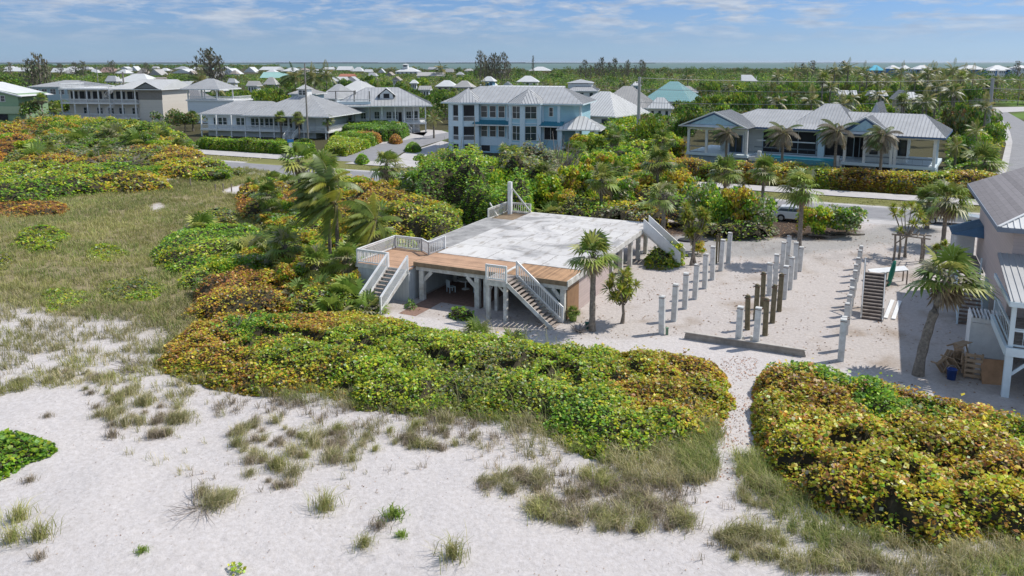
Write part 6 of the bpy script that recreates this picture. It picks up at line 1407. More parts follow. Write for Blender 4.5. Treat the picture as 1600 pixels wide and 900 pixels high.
# --- hedges
def hedge(name, lab, pts, h, an, seed, leaf=.28, dens=60, bump=.12):
    thicket(name, lab, pts, h, an, dens=dens, leaf=leaf, edge=.35, bump=bump, bsc=2.2, seed=seed, cat='hedge', side=2.0, cell=.7, rag=.35)
f_ = lambda a: 43.5 + 0.017 * a
hedge('long_hedge', 'long thick gold and green hedge between the sidewalk and the pool house', [W(a, f_(a) + 19.4) for a in np.linspace(-3, 44, 8)] + [W(a, f_(a) + 23.4) for a in np.linspace(44, -3, 8)], 3.0,
      [(*W(a, f_(a) + 21), k) for a, k in ((-1, 'gold'), (4, 'orange'), (9, 'lime'), (13, 'orange'), (18, 'gold'), (22, 'lime'), (25, 'orange'), (29, 'orange'), (32, 'gold'), (36, 'lime'), (40, 'orange'), (43, 'gold'))], 91, .26, 75, .25)
hedge('clipped_hedge', 'long clipped bright green hedge in front of the cupola house', [W(a, f_(a) + 19.8) for a in np.linspace(-86, -62, 5)] + [W(a, f_(a) + 22.6) for a in np.linspace(-62, -92, 6)], 2.5, [(*W(a, 64), 'green') for a in (-90, -80, -70, -62)] + [(*W(a, 66), 'lime') for a in (-86, -76)], 92, .27, 75)
hedge('clipped_hedge', 'rounded green and red hedge curving into the side street', PP([(540, 238), (574, 226), (596, 217), (578, 209), (545, 212), (515, 222), (505, 236)], .8), 2.0, A_([(530, 228, 'lime'), (560, 220, 'green'), (582, 217, 'red', .6)]), 93, .26, 70, .3)
hedge('clipped_hedge', 'tall dark green hedge in front of the terrace house', PP([(533, 208), (600, 213), (628, 210), (640, 203), (600, 198), (540, 197)], 1.2), 2.7, A_([(560, 203, 'green'), (600, 206, 'dark'), (630, 205, 'gold', .5)]), 94, .28, 62, .2)
for u, v, ru, rv, h, mx_, lab in ((566, 248, 12, 4.5, 1.5, 'green', 'round clipped green bush on the sandy corner of the side street'), (618, 217, 11, 3.5, 1.8, 'red', 'round reddish bush beside the side street'), (577, 209, 11, 4, 2.2, 'lime', 'loose pale green bush before the dark hedge'), (525, 210, 9, 3, 2.0, 'green', 'round green bush beside the cupola house'),
                                (645, 230, 14, 4, 1.6, 'green', 'dark green low palm-like bush at the side street corner'), (420, 282, 16, 4, .8, 'green', 'small green bush between meadow and street'), (374, 268, 12, 5, 1.0, 'olive', 'grey green bush at the street verge by the meadow')):
    Yd = P(u, v)[1]; thicket('round_bush', lab, ell(u, v, ru, rv, h * .4), h, [(*P(u, v), mx_)], dens=55, leaf=.24, edge=.8, bump=.1, seed=int(u), cat='bush', side=1.0, cell=.5, rag=.15)

# --- grass
def blades(C, L, w, r, lean=.62, seg=2, wind=(-.25, -.05)):
    n = len(C); a = r.uniform(0, 2 * math.pi, n); d = np.stack([np.cos(a), np.sin(a), np.zeros(n)], 1); le = r.uniform(.1, 1, n)[:, None] * lean * 2
    d = d * le + np.array([wind[0], wind[1], 0]); Ls = (L * r.uniform(.55, 1.25, n))[:, None]; sd = np.stack([-np.sin(a + .7), np.cos(a + .7), np.zeros(n)], 1) * (w * .5)
    up = np.array([0, 0, 1.0]); p1 = C + (up * .62 + d * .28) * Ls; p2 = C + (up * .80 + d * .85) * Ls
    V = np.stack([C - sd, C + sd, p1 + sd * .8, p1 - sd * .8, p2 + sd * .25, p2 - sd * .25], 1).reshape(-1, 3); i = np.arange(n)[:, None] * 6
    return V, np.concatenate([i + np.array([0, 1, 2, 3]), i + np.array([3, 2, 4, 5])])
GC = {'dry': [(.36, .31, .17), (.28, .25, .14), (.22, .22, .09), (.42, .37, .23), (.17, .18, .07)], 'green': [(.20, .24, .065), (.15, .19, .05), (.27, .27, .10), (.32, .28, .14), (.13, .16, .055)], 'meadow': [(.23, .24, .08), (.28, .265, .10), (.18, .205, .055), (.23, .21, .09), (.34, .31, .15)], 'brown': [(.26, .21, .155), (.20, .165, .12), (.34, .28, .21), (.17, .155, .09)], 'fresh': [(.16, .24, .03), (.11, .18, .03), (.20, .23, .06)]}
def gcols(n, mx_, r):
    c = np.array(GC[mx_]); return np.clip(c[r.integers(0, len(c), n)] * r.uniform(.75, 1.25, (n, 1)), 0, 1)
def tuft_mesh(name, mx_, seed, n=90, rad=.3, L=.5, w=.018, fill=None):
    r = np.random.default_rng(seed); q = np.abs(r.normal(0, rad * .55, n)); a = r.uniform(0, 6.28, n); C = np.stack([q * np.cos(a), q * np.sin(a), np.full(n, -.02)], 1)
    V, Fc = blades(C, L, w, r); c = gcols(n, mx_, r); return mesh_np(name, V, Fc, [M['grass']], np.concatenate([c, c]))
def grass_field(name, lab, poly, mx_, spacing, L, w, nb=12, seed=1, thr=.35, nsc=3.0, rad=.22, only=None, kmax=26000, mx2=None):
    r = np.random.default_rng(seed); poly = np.array(poly); x0, y0 = poly.min(0); x1, y1 = poly.max(0); n = min(int((x1 - x0) * (y1 - y0) / spacing ** 2), kmax * 3)
    px = r.uniform(x0, x1, n); py = r.uniform(y0, y1, n); s = sdist(px, py, poly) + (fbm(px, py, 2, seed) - .5) * 1.6; kk = np.ones(len(px), bool)
    for pl in POLY_PATH: kk &= sdist(px, py, pl) < -.1
    k = kk & (s > 0) & (fbm(px, py, nsc, seed + 7, 3) + r.uniform(-.12, .12, n) > thr)
    px, py = px[k][:kmax], py[k][:kmax]; m = len(px); C = np.repeat(np.stack([px, py, gz(px, py) - .02], 1), nb, 0); q = np.abs(r.normal(0, rad, m * nb)); a = r.uniform(0, 6.28, m * nb); C[:, 0] += q * np.cos(a); C[:, 1] += q * np.sin(a)
    Ls = L * np.repeat(r.uniform(.6, 1.3, m), nb); V, Fc = blades(C, Ls, w, r); c = gcols(m * nb, mx_, r)
    if mx2:
        c2 = gcols(m * nb, mx2, r); sel = (fbm(C[:, 0], C[:, 1], 4, seed + 31) > .5)[:, None]; c = np.where(sel, c2, c)
    c = np.clip(c * (.62 + .8 * fbm(C[:, 0], C[:, 1], 6, seed + 41, 3))[:, None], 0, 1)
    o = link(name, mesh_np(name, V, Fc, [M['grass']], np.concatenate([c, c]))); setp(o, lab, None, None, 'stuff'); return o
grass_field('dune_meadow_grass', 'olive dune grass covering the open meadow', POLY_MEADOW, 'meadow', .36, .45, .034, 9, 1, .22, 4, .26, kmax=24000, mx2='green')
grass_field('dune_grass', 'sparse dry grass between the meadow and the bare sand', PP([(-80, 440), (60, 450), (200, 470), (320, 480), (300, 520), (330, 600), (300, 640), (200, 620), (120, 600), (0, 620), (-80, 620)]), 'dry', .34, .48, .024, 14, 2, .42, 1.6, .18, mx2='meadow')
grass_field('dune_grass', 'grey grass fringe below the central thicket', PP([(330, 590), (420, 600), (520, 625), (640, 640), (780, 645), (860, 680), (950, 705), (1000, 720), (1000, 770), (900, 745), (800, 705), (700, 690), (560, 680), (440, 650), (330, 640)]), 'dry', .34, .42, .018, 17, 3, .44, 1.3, .15, mx2='brown')
grass_field('tall_grass', 'tall grey green grass at the lower right of the central thicket', PP([(930, 690), (1010, 690), (1080, 660), (1128, 670), (1130, 700), (1110, 745), (1060, 770), (980, 750)]), 'green', .17, .60, .018, 15, 4, .22, 2, .14, mx2='dry')
grass_field('tall_grass', 'grey green grass below the corner thicket beside the sand path', PP([(1156, 712), (1185, 705), (1225, 752), (1290, 800), (1370, 835), (1460, 870), (1560, 848), (1660, 870), (1700, 930), (1400, 915), (1300, 875), (1210, 815), (1160, 765)]), 'dry', .18, .55, .018, 15, 5, .32, 1.3, .13, mx2='green')
grass_field('tall_grass', 'dry brown grass between the two thickets near the bottom edge', PP([(1000, 750), (1090, 740), (1080, 800), (1030, 840), (960, 800), (880, 790), (800, 740), (880, 735)]), 'brown', .30, .42, .020, 15, 6, .40, 1.5, .14, mx2='dry')
grass_field('verge_grass', 'short grass strip between street and sidewalk', strip(9.4, 14.0, -48, 45), 'meadow', .55, .16, .06, 8, 7, .38, 5, .3)
grass_field('verge_grass', 'short dry grass strip beside the left part of the street', strip(9.7, 14.0, -130, -66), 'dry', .6, .18, .07, 8, 8, .35, 5, .3)
grass_field('thicket_grass', 'grass blades growing up through the central thicket', PP([(600, 560), (760, 520), (900, 560), (860, 640), (1000, 640), (1110, 650), (1100, 700), (900, 690), (700, 640)]), 'green', .8, 1.35, .018, 14, 9, .52, 3, .22)
grass_field('dune_grass', 'sparse dry grass sprigs scattered over the left half of the dune sand', PP([(100, 590), (330, 600), (560, 650), (700, 680), (720, 760), (600, 740), (480, 780), (300, 760), (150, 690)]), 'dry', .55, .36, .016, 13, 12, .54, 1.0, .13, mx2='brown')
grass_field('dune_grass', 'grass fringe growing into the lower edge of the central thicket', PP([(300, 575), (420, 600), (520, 612), (640, 632), (760, 636), (850, 655), (930, 700), (960, 735), (880, 710), (780, 672), (640, 655), (520, 640), (400, 622), (300, 600)]), 'dry', .26, .55, .018, 16, 13, .34, 1.2, .15, mx2='green')
grass_field('dune_grass', 'dry sprigs on the sand around the lower end of the path', PP([(740, 690), (900, 720), (1060, 760), (1160, 780), (1300, 850), (1400, 905), (1050, 905), (1000, 850), (860, 820), (760, 770)]), 'brown', .5, .36, .016, 13, 14, .52, 1.0, .13, mx2='dry')
# individual clumps standing on the bare sand
TUFTS = [tuft_mesh('tuft', k, s, n, rd, L) for k, s, n, rd, L in (('dry', 1, 180, .44, .52), ('dry', 2, 120, .36, .44), ('meadow', 3, 190, .42, .55), ('brown', 4, 150, .40, .38), ('dry', 5, 260, .62, .52), ('brown', 6, 110, .32, .42))]
FRESH = tuft_mesh('tuft', 'fresh', 9, 160, .34, .34, .03)
_rt = random.Random(21)
def tuft(u, v, s=1.0, var=None, lab='', grp=None, nm='grass_tuft'):
    x, y = P(u, v); me = FRESH if var == 'f' else TUFTS[var if var is not None else _rt.randrange(6)]
    o = link(nm, me, None, (x, y, float(gz(x, y))), _rt.uniform(0, 6.28), s); setp(o, lab, 'grass tuft', grp); return o
CL = [  # u, v, ru, rv, n, description
 (215, 655, 80, 32, 26, 'dry tuft in the loose group of dune grass left of centre'), (410, 690, 60, 34, 20, 'dry tuft in the grass group below the left end of the thicket'), (180, 622, 70, 18, 9, 'small tuft scattered above the left grass group'),
 (330, 780, 45, 12, 7, 'dry tuft among the bare grey twigs on the sand'), (430, 745, 45, 20, 9, 'olive tuft on the sand above the pair of lone tufts'), (515, 700, 75, 26, 20, 'dry tuft in the middle band of grass on the sand'), (620, 690, 40, 14, 7, 'tuft under the lower edge of the central thicket'),
 (690, 680, 60, 22, 14, 'brown tuft in the patch of bare sand under the thicket'), (800, 755, 50, 18, 14, 'long leaning tuft in the grass row left of the path'), (880, 800, 60, 22, 15, 'brown tuft in the lower grass row left of the path'), (1000, 810, 80, 28, 22, 'dense dry tuft beside the lower end of the sand path'),
 (1170, 850, 60, 30, 16, 'brown tuft at the bottom edge right of the path'), (1300, 880, 90, 20, 14, 'dry tuft at the bottom edge under the corner thicket'), (1180, 770, 35, 26, 10, 'brown tuft on the right side of the sand path'), (80, 590, 90, 14, 12, 'tuft in the ragged grass line left of the bare sand'), (950, 760, 70, 22, 16, 'tuft in front of the tall grass left of the path')]
for u, v, ru, rv, n, lab in CL:
    for i in range(int(n * 1.35)):
        a = _rt.uniform(0, 6.28); q = math.sqrt(_rt.random()); tuft(u + ru * q * math.cos(a), v + rv * q * math.sin(a), _rt.uniform(.5, 1.15), None, lab, lab.replace('tuft', 'tufts', 1))
for u, v, s, k, lab in ((508, 795, 1.3, 2, 'wide grey green tuft alone on the sand below the middle grass group'), (616, 805, 1.25, 'f', 'bright green leafy tuft alone on the sand'), (590, 822, 1.1, 3, 'grey brown twiggy tuft touching the bright green one'), (628, 835, .7, 'f', 'small green tuft just below the bright green one'), (568, 850, .9, 2, 'grey tuft below the grey brown twiggy one'), (708, 868, 1.3, 2, 'large round grey green tuft alone near the bottom edge'),
                        (223, 868, .65, 'f', 'tiny green tuft alone near the bottom left'), (30, 812, 1.2, 2, 'upper tuft of the group at the lower left edge'), (20, 845, 1.1, 2, 'middle left tuft of the group at the lower left edge'), (65, 845, 1.2, 2, 'middle right tuft of the group at the lower left edge'), (62, 880, .8, 5, 'lowest tuft of the group at the lower left edge'), (75, 655, .7, 3, 'small brown tuft alone on the sand at the left'), (45, 748, .8, 3, 'flat brown tuft below the bright green round shrub'), (365, 772, .8, 1, 'tuft on the sand right of the bare grey twigs')):
    tuft(u, v, s, k, lab)

def litter(name, lab, poly, n, size, cols, seed, thr=.5):
    r = np.random.default_rng(seed); poly = np.array(poly); x0, y0 = poly.min(0); x1, y1 = poly.max(0); px = r.uniform(x0, x1, n * 3); py = r.uniform(y0, y1, n * 3)
    k = (sdist(px, py, poly) > 0) & (fbm(px, py, 1.8, seed) + r.uniform(-.15, .15, n * 3) > thr); px, py = px[k][:n], py[k][:n]
    C = np.stack([px, py, gz(px, py) + .025], 1); V, Fc = leaf_quads(C, size, r, .7, 3.0); c = np.array(cols)[r.integers(0, len(cols), len(px))] * r.uniform(.7, 1.3, (len(px), 1))
    setp(link(name, mesh_np(name, V, Fc, [M['grass']], np.clip(c, 0, 1))), lab, None, None, 'stuff')
LT = [(.16, .09, .05), (.24, .15, .08), (.12, .08, .06), (.30, .22, .15)]
litter('leaf_litter', 'fallen brown leaves scattered over the sandy lot', POLY_LOT, 6500, .12, LT, 1, .48)
litter('leaf_litter', 'reddish fallen leaves on the sand path between the thickets', PP([(1125, 555), (1185, 560), (1180, 640), (1190, 700), (1160, 760), (1100, 790), (1060, 770), (1110, 720), (1135, 640)]), 1500, .085, [(.36, .16, .09), (.26, .13, .08), (.40, .26, .16), (.16, .10, .07)], 2, .42)
litter('beach_wrack', 'dark bits of dead grass and twigs strewn over the dune sand', PP([(-100, 560), (300, 600), (800, 690), (1100, 760), (1160, 900), (-200, 905)]), 900, .06, LT, 3, .60)
litter('dead_leaves', 'dead brown leaves under the bushes of the mulch bed', POLY_MULCH, 2600, .16, LT, 4, .3)
# --- dead twigs
def twigs(name, lab, x, y, rad, h, n, seed, cat='dead shrub', th=.014):
    r = random.Random(seed); mb = MB(); z0 = float(gz(x, y))
    for i in range(n):
        a = r.uniform(0, 6.28); p = Vector((r.uniform(-.2, .2) * rad, r.uniform(-.2, .2) * rad, 0)); d = Vector((math.cos(a) * rad * .35, math.sin(a) * rad * .35, h * r.uniform(.1, .35))); w = th * r.uniform(.6, 1.4)
        pts = [p]
        for k in range(3): pts.append(pts[-1] + d * r.uniform(.6, 1.1)); d = d + Vector((r.uniform(-.5, .5) * rad * .35, r.uniform(-.5, .5) * rad * .35, r.uniform(-.08, .15) * h))
        mb.tube(pts, [w * 1.5, w * 1.2, w, w * .5], 4, False)
        for k in (1, 2, 2):
            e = pts[k] + Vector((r.uniform(-.4, .4) * rad, r.uniform(-.4, .4) * rad, r.uniform(0, .3) * h)); mb.tube([pts[k], e], [w * .7, w * .4], 3, False)
    setp(mb.build(name, M['twig'], loc=(x, y, z0)), lab, cat)
twigs('dead_branches', 'tangle of bare grey twigs lying on the sand left of centre', *P(310, 795), 1.3, .35, 22, 1, th=.010)
twigs('dead_branches', 'grey dead twigs beside the large leafless patch under the meadow', *P(205, 575), 1.2, .5, 30, 2)
twigs('dead_branches', 'bleached dead branches poking out of the green patch in the thicket', *P(365, 535), 1.0, 1.6, 30, 3, th=.03)
twigs('dead_bush', 'leafless grey bush above the mixed thicket before the blue house', *P(700, 300), 2.2, 5.8, 90, 4, th=.04)
twigs('dead_bush', 'leafless grey bush in front of the right part of the blue house', *P(868, 298), 3.2, 6.6, 110, 5, th=.045)
twigs('dead_bush', 'dead grey scrub under the low cabbage palms at the left', *P(185, 268), 3.5, 2.4, 110, 6, th=.05)
twigs('dead_bush', 'dead grey scrub left of the low palm group at the upper left', *P(85, 262), 3.0, 2.0, 70, 7, th=.05)
twigs('dead_branches', 'grey twigs along the shaded edge of the sand under the platform front', *P(905, 518), .7, .5, 30, 8)

# --- palms
def fan_crown(seed, n=36, Lp=.85, Lb=1.0, seg=12, droop=.5, dead=13, wind=(-.12, 0), wf=1.0):
    """cabbage palm crown: fan leaves on stalks, brown ones hanging below"""
    r = np.random.default_rng(seed); V = []; Fc = []; C = []; mi = []
    for i in range(n + dead):
        de = i >= n; az = r.uniform(0, 2 * math.pi); el = r.uniform(-.55, 1.4) if not de else r.uniform(-1.4, -.6)
        d = np.array([math.cos(az) * math.cos(el) + wind[0], math.sin(az) * math.cos(el) + wind[1], math.sin(el)]); d /= np.linalg.norm(d)
        lp = Lp * r.uniform(.75, 1.1) * (.6 if de else 1); lb = Lb * r.uniform(.7, 1.2) * (.8 if de else 1); hub = d * lp; hub = hub + np.array([0, 0, -.12 * lp * (1.2 - math.sin(el))])
        s = np.cross(d, [0, 0, 1.0]); s /= np.linalg.norm(s) + 1e-9; u = np.cross(s, d)
        base = len(V); V += [list(-s * .02), list(s * .02), list(hub + s * .015), list(hub - s * .015)]; Fc.append([base, base + 1, base + 2, base + 3]); C.append((.17, .18, .06) if not de else (.24, .18, .11)); mi.append(0)
        g = r.uniform(.75, 1.25); tone = np.array([(.14, .22, .04), (.22, .29, .05), (.32, .33, .08), (.30, .29, .17)][r.choice(4, p=[.30, .3, .24, .16])]) if not de else np.array([(.36, .30, .20), (.26, .205, .135)][r.integers(2)])
        for k in range(seg):
            ph = (k / (seg - 1) - .5) * 2 * 1.9; dd = d * math.cos(ph) + s * math.sin(ph); L = lb * (1 - .22 * abs(ph) / 1.9) * r.uniform(.9, 1.08)
            m = hub + dd * L * .55 + u * .05 - np.array([0, 0, droop * .12 * L]); t = hub + dd * L - np.array([0, 0, droop * L * r.uniform(.35, .8)]) + np.array([wind[0], wind[1], 0]) * .7
            w = np.cross(dd, u); w = w / (np.linalg.norm(w) + 1e-9) * lb * .055 * wf
            b2 = len(V); V += [list(hub), list(m + w), list(t), list(m - w)]; Fc.append([b2, b2 + 1, b2 + 2, b2 + 3]); C.append(tuple(tone * g * r.uniform(.85, 1.15))); mi.append(0)
    return mesh_np('fan_crown', np.array(V), np.array(Fc), [M['palm_leaf']], np.clip(np.array(C), 0, 1))
def feather_crown(seed, n=20, L=2.7, nl=22, wind=(-.3, 0), tones=None, droop=1.0, lf=.75, lw=.04):
    """coconut crown: arched fronds with hanging leaflets"""
    r = np.random.default_rng(seed); V = []; Fc = []; C = []; wd = np.array([wind[0], wind[1], 0])
    tn = tones or [(.09, .145, .025), (.15, .19, .03), (.23, .235, .04), (.12, .14, .05), (.28, .22, .09)]
    for i in range(n):
        az = i * 2.399 + r.uniform(-.3, .3); el = 1.25 - 1.6 * (i / n) + r.uniform(-.15, .15); d = np.array([math.cos(az) * math.cos(el), math.sin(az) * math.cos(el), math.sin(el)]) + wd * .8; d /= np.linalg.norm(d)
        LL = L * r.uniform(.85, 1.1); p = np.zeros(3); pts = [p.copy()]; dirs = [d.copy()]; m = 12
        for k in range(m):
            d = d + np.array([0, 0, -.105 * droop]) + wd * .10; d /= np.linalg.norm(d); p = p + d * LL / m; pts.append(p.copy()); dirs.append(d.copy())
        tone = np.array(tn[r.integers(len(tn))]); pts = np.array(pts); dirs = np.array(dirs)
        for k in range(m):
            s = np.cross(dirs[k], [0, 0, 1.0]); s /= np.linalg.norm(s) + 1e-9; w = s * .035 * (1 - k / m * .7); b = len(V)
            V += [list(pts[k] - w), list(pts[k] + w), list(pts[k + 1] + w), list(pts[k + 1] - w)]; Fc.append([b, b + 1, b + 2, b + 3]); C.append((.27, .24, .09))
        for k in range(nl):
            f = .12 + .88 * k / nl; q = f * m; i0 = min(int(q), m - 1); c = pts[i0] + (pts[i0 + 1] - pts[i0]) * (q - i0); dr = dirs[i0]
            s = np.cross(dr, [0, 0, 1.0]); s /= np.linalg.norm(s) + 1e-9; ll = lf * math.sin(math.pi * (.18 + .78 * f)) * r.uniform(.85, 1.15)
            for sg in (-1, 1):
                t = c + (s * sg * .75 + dr * .55 + np.array([0, 0, -.55 * droop]) + wd * .9) * ll * .9; wv = dr * lw; md = (c + t) / 2 + np.array([0, 0, .08 * ll]); b = len(V)
                V += [list(c), list(md + wv), list(t), list(md - wv)]; Fc.append([b, b + 1, b + 2, b + 3]); C.append(tuple(tone * r.uniform(.8, 1.2)))
    return mesh_np('feather_crown', np.array(V), np.array(Fc), [M['palm_leaf']], np.clip(np.array(C), 0, 1))
FANS = [fan_crown(1, wf=1.25), fan_crown(2, 30, .8, .95, wf=1.35), fan_crown(3, 42, .9, 1.05, dead=18, wf=1.2), fan_crown(14, 34, .95, .9, droop=.7, dead=20, wf=1.25), fan_crown(15, 26, .8, 1.0, dead=8, wf=1.5)]; FANS_FAR = [fan_crown(s, 28, .8, 1.1, 8, .45, 9, wf=1.7) for s in (4, 5)]
COCO = [feather_crown(s) for s in (1, 2, 3)]; COCO_WIND = [feather_crown(s, 30, 3.1, 34, (-.75, -.1), [(.14, .20, .03), (.21, .26, .04), (.34, .34, .05), (.11, .16, .03), (.17, .23, .04)], 1.15, .95, .055) for s in (5, 6)]
COCO_GREY = [feather_crown(s, 24, 2.7, 28, (-.4, 0), [(.17, .145, .10), (.21, .18, .13), (.12, .14, .045), (.09, .14, .03)], 1.5, .75, .05) for s in (8, 9)]
COCO_FAR = [feather_crown(s, 15, 2.9, 12, (-.25, 0), [(.035, .065, .015), (.06, .10, .02), (.14, .16, .035), (.30, .27, .10), (.09, .12, .03)], 1.0, 1.0, .09) for s in (11, 12)]
for me in COCO_FAR:
    pass
_rp = random.Random(5)
def trunk_mesh(h, r0, r1, lean=(0, 0), rings=True, n=9):
    mb = MB(); k = max(4, int(h / .45)) if rings else 4; pts = []; rs = []
    for i in range(k + 1):
        t = i / k; pts.append((lean[0] * t ** 1.6, lean[1] * t ** 1.6, h * t - (.15 if i == 0 else 0))); rs.append((r0 * (1 - t) + r1 * t) * (1 + (.10 if i % 2 else -.03)) * (1.35 if i == 0 else 1))
    mb.tube(pts, rs, n); return mb
def palm(kind, x, y, h, lab, s=1.0, grp=None, lean=(0, 0), r0=.20, skirt=True, name=None, far=False, z0=0.0):
    nm = name or {'fan': 'cabbage_palm', 'coco': 'coconut_palm', 'wind': 'coconut_palm', 'greyc': 'coconut_palm'}[kind]
    t = thing(nm, lab, 'palm tree', (x, y, z0), _rp.uniform(0, 6.28) if kind == 'fan' and lean == (0, 0) else 0, grp)
    hs = h - (.25 * s if kind == 'fan' else 0)
    if hs > .25: trunk_mesh(hs, r0, r0 * .75, lean, not far).build('trunk', M['palm_bark'], t)
    if lab.startswith('big cabbage palm with'): _rp.seed(4)
    me = (FANS_FAR if far else FANS) if kind == 'fan' else COCO_WIND if kind == 'wind' else COCO_GREY if kind == 'greyc' else (COCO_FAR if far else COCO)
    link('crown', _rp.choice(me), t, (lean[0], lean[1], hs), _rp.uniform(0, 6.28) if kind == 'fan' else _rp.uniform(-.5, .5), s)
    if kind == 'fan' and not far and h > 1.5:
        mb = MB()
        for i in range(26):
            a = i * 2.4; z = hs - .05 - (i / 26) * .9 * s; mb.beam((lean[0] + r0 * .6 * math.cos(a), lean[1] + r0 * .6 * math.sin(a), z), (lean[0] + r0 * 1.7 * math.cos(a), lean[1] + r0 * 1.7 * math.sin(a), z + .28), .06, .03)
        mb.build('leaf_boots', M['palm_bark'], t)
    return t
def palm_px(kind, u, vb, vc, lab, rpx=None, **kw):
    """base pixel, crown centre row; crown radius in pixels sets the scale"""
    x, y = P(u, vb); h = HT(x, y, vc); base = 1.72 if kind == 'fan' else 2.8
    s = (rpx / F * y) / base if rpx else 1.0
    return palm(kind, x, y, h, lab, s, **kw)
NEAR_PALMS = [
 ('fan', 925, 517, 392, 45, 'lone cabbage palm on the sand in front of the right end of the platform', {}),
 ('fan', 1434, 586, 425, 74, 'big cabbage palm with leaning trunk in the shade of the pink house', dict(lean=(1.35, .4), r0=.26)),
 ('fan', 1247, 410, 286, 40, 'cabbage palm rising behind the middle pilings', {}),
 ('fan', 1035, 390, 300, 31, 'cabbage palm right behind the white platform stair', {}),
 ('fan', 939, 338, 275, 33, 'cabbage palm behind the far edge of the white slab', {}),
 ('fan', 1026, 320, 248, 30, 'cabbage palm below the concrete pole by the pool house', {}),
 ('fan', 1191, 318, 262, 28, 'cabbage palm in front of the long hedge, right of the pool', {}),
 ('fan', 1131, 330, 262, 30, 'round cabbage palm in front of the long hedge, left of the pool', {}),
 ('fan', 1536, 280, 248, 36, 'big cabbage palm at the corner of the right street', {}),
 ('fan', 1448, 358, 312, 34, 'left one of the twin cabbage palms beside the silver pickup', {}),
 ('fan', 1473, 385, 305, 42, 'right one of the twin cabbage palms beside the silver pickup', {}),
 ('fan', 605, 312, 252, 32, 'cabbage palm in front of the side street', {}),
 ('fan', 470, 335, 245, 36, 'cabbage palm behind the windblown coconut palms, farther left', {}),
 ('fan', 512, 345, 262, 38, 'cabbage palm behind the windblown coconut palms, farther right', {}),
 ('fan', 545, 452, 398, 38, 'young cabbage palm crowding the left deck rail', {}), ('fan', 498, 452, 405, 38, 'young cabbage palm left of the coconut trunks', {}), ('fan', 590, 398, 352, 30, 'cabbage palm behind the corner of the left deck', {}), ('fan', 448, 430, 378, 36, 'shaggy cabbage palm in the dune scrub, farthest left of the coconut palms', {}), ('fan', 420, 345, 300, 26, 'cabbage palm at the orange shrub bank', {}),
 ('fan', 440, 217, 181, 12, 'first small cabbage palm before the cupola house', {}), ('fan', 468, 219, 183, 14, 'second small cabbage palm before the cupola house', {}), ('fan', 513, 218, 186, 12, 'third small cabbage palm at the porch corner of the cupola house', {}),
 ('fan', 68, 192, 152, 13, 'tall cabbage palm in front of the pale blue two storey house', {}), ('fan', 89, 192, 169, 10, 'short cabbage palm left of the balcony house', {}),
 ('fan', 302, 205, 180, 13, 'cabbage palm at the left end of the cupola house', {}),
 ('greyc', 1133, 274, 208, 28, 'ragged coconut palm before the left gable of the pool house', {}), ('greyc', 1220, 282, 208, 36, 'ragged coconut palm standing in front of the pool', {}), ('greyc', 1302, 288, 205, 38, 'ragged coconut palm left of the middle gable of the pool house', {}), ('greyc', 1373, 294, 213, 38, 'ragged coconut palm before the middle gable of the pool house', {}),
 ('coco', 678, 216, 186, 17, 'coconut palm on the lawn left of the blue house', {}), ('coco', 1490, 272, 228, 24, 'coconut palm right of the pool house veranda', {}), ('coco', 1520, 262, 205, 22, 'coconut palm in front of the pole with two crossarms', {}),
 ('coco', 318, 178, 128, 28, 'coconut palm leaning over the pavilion roof', {}), ('coco', 464, 176, 120, 28, 'left coconut palm of the three rising behind the cupola house', {}), ('coco', 493, 176, 121, 25, 'middle coconut palm of the three rising behind the cupola house', {}), ('coco', 512, 174, 118, 25, 'right coconut palm of the three rising behind the cupola house', {}),
 ('coco', 690, 130, 107, 14, 'wide coconut crown against the water left of the feathery pines', {}), ('fan', 905, 150, 134, 6, 'little palm in front of the house with the high windows', {}),
 ('coco', 1160, 320, 285, 14, 'small bright green palm in the mulch bed', {}),
]
for k, u, vb, vc, rp_, lab, kw in NEAR_PALMS: palm_px(k, u, vb, vc, lab, rp_, far=(k == 'coco' and vb < 200), **kw)
palm_px('wind', 529, 430, 318, 'tallest windblown coconut palm left of the platform', 66, r0=.16); palm_px('wind', 517, 425, 290, 'windblown coconut palm behind the tallest one', 56, r0=.15)
x, y = P(567, 432); palm('wind', x, y, HT(x, y, 345), 'windblown coconut palm leaning right in front of the left deck', .85, lean=(1.1, .3), r0=.15)
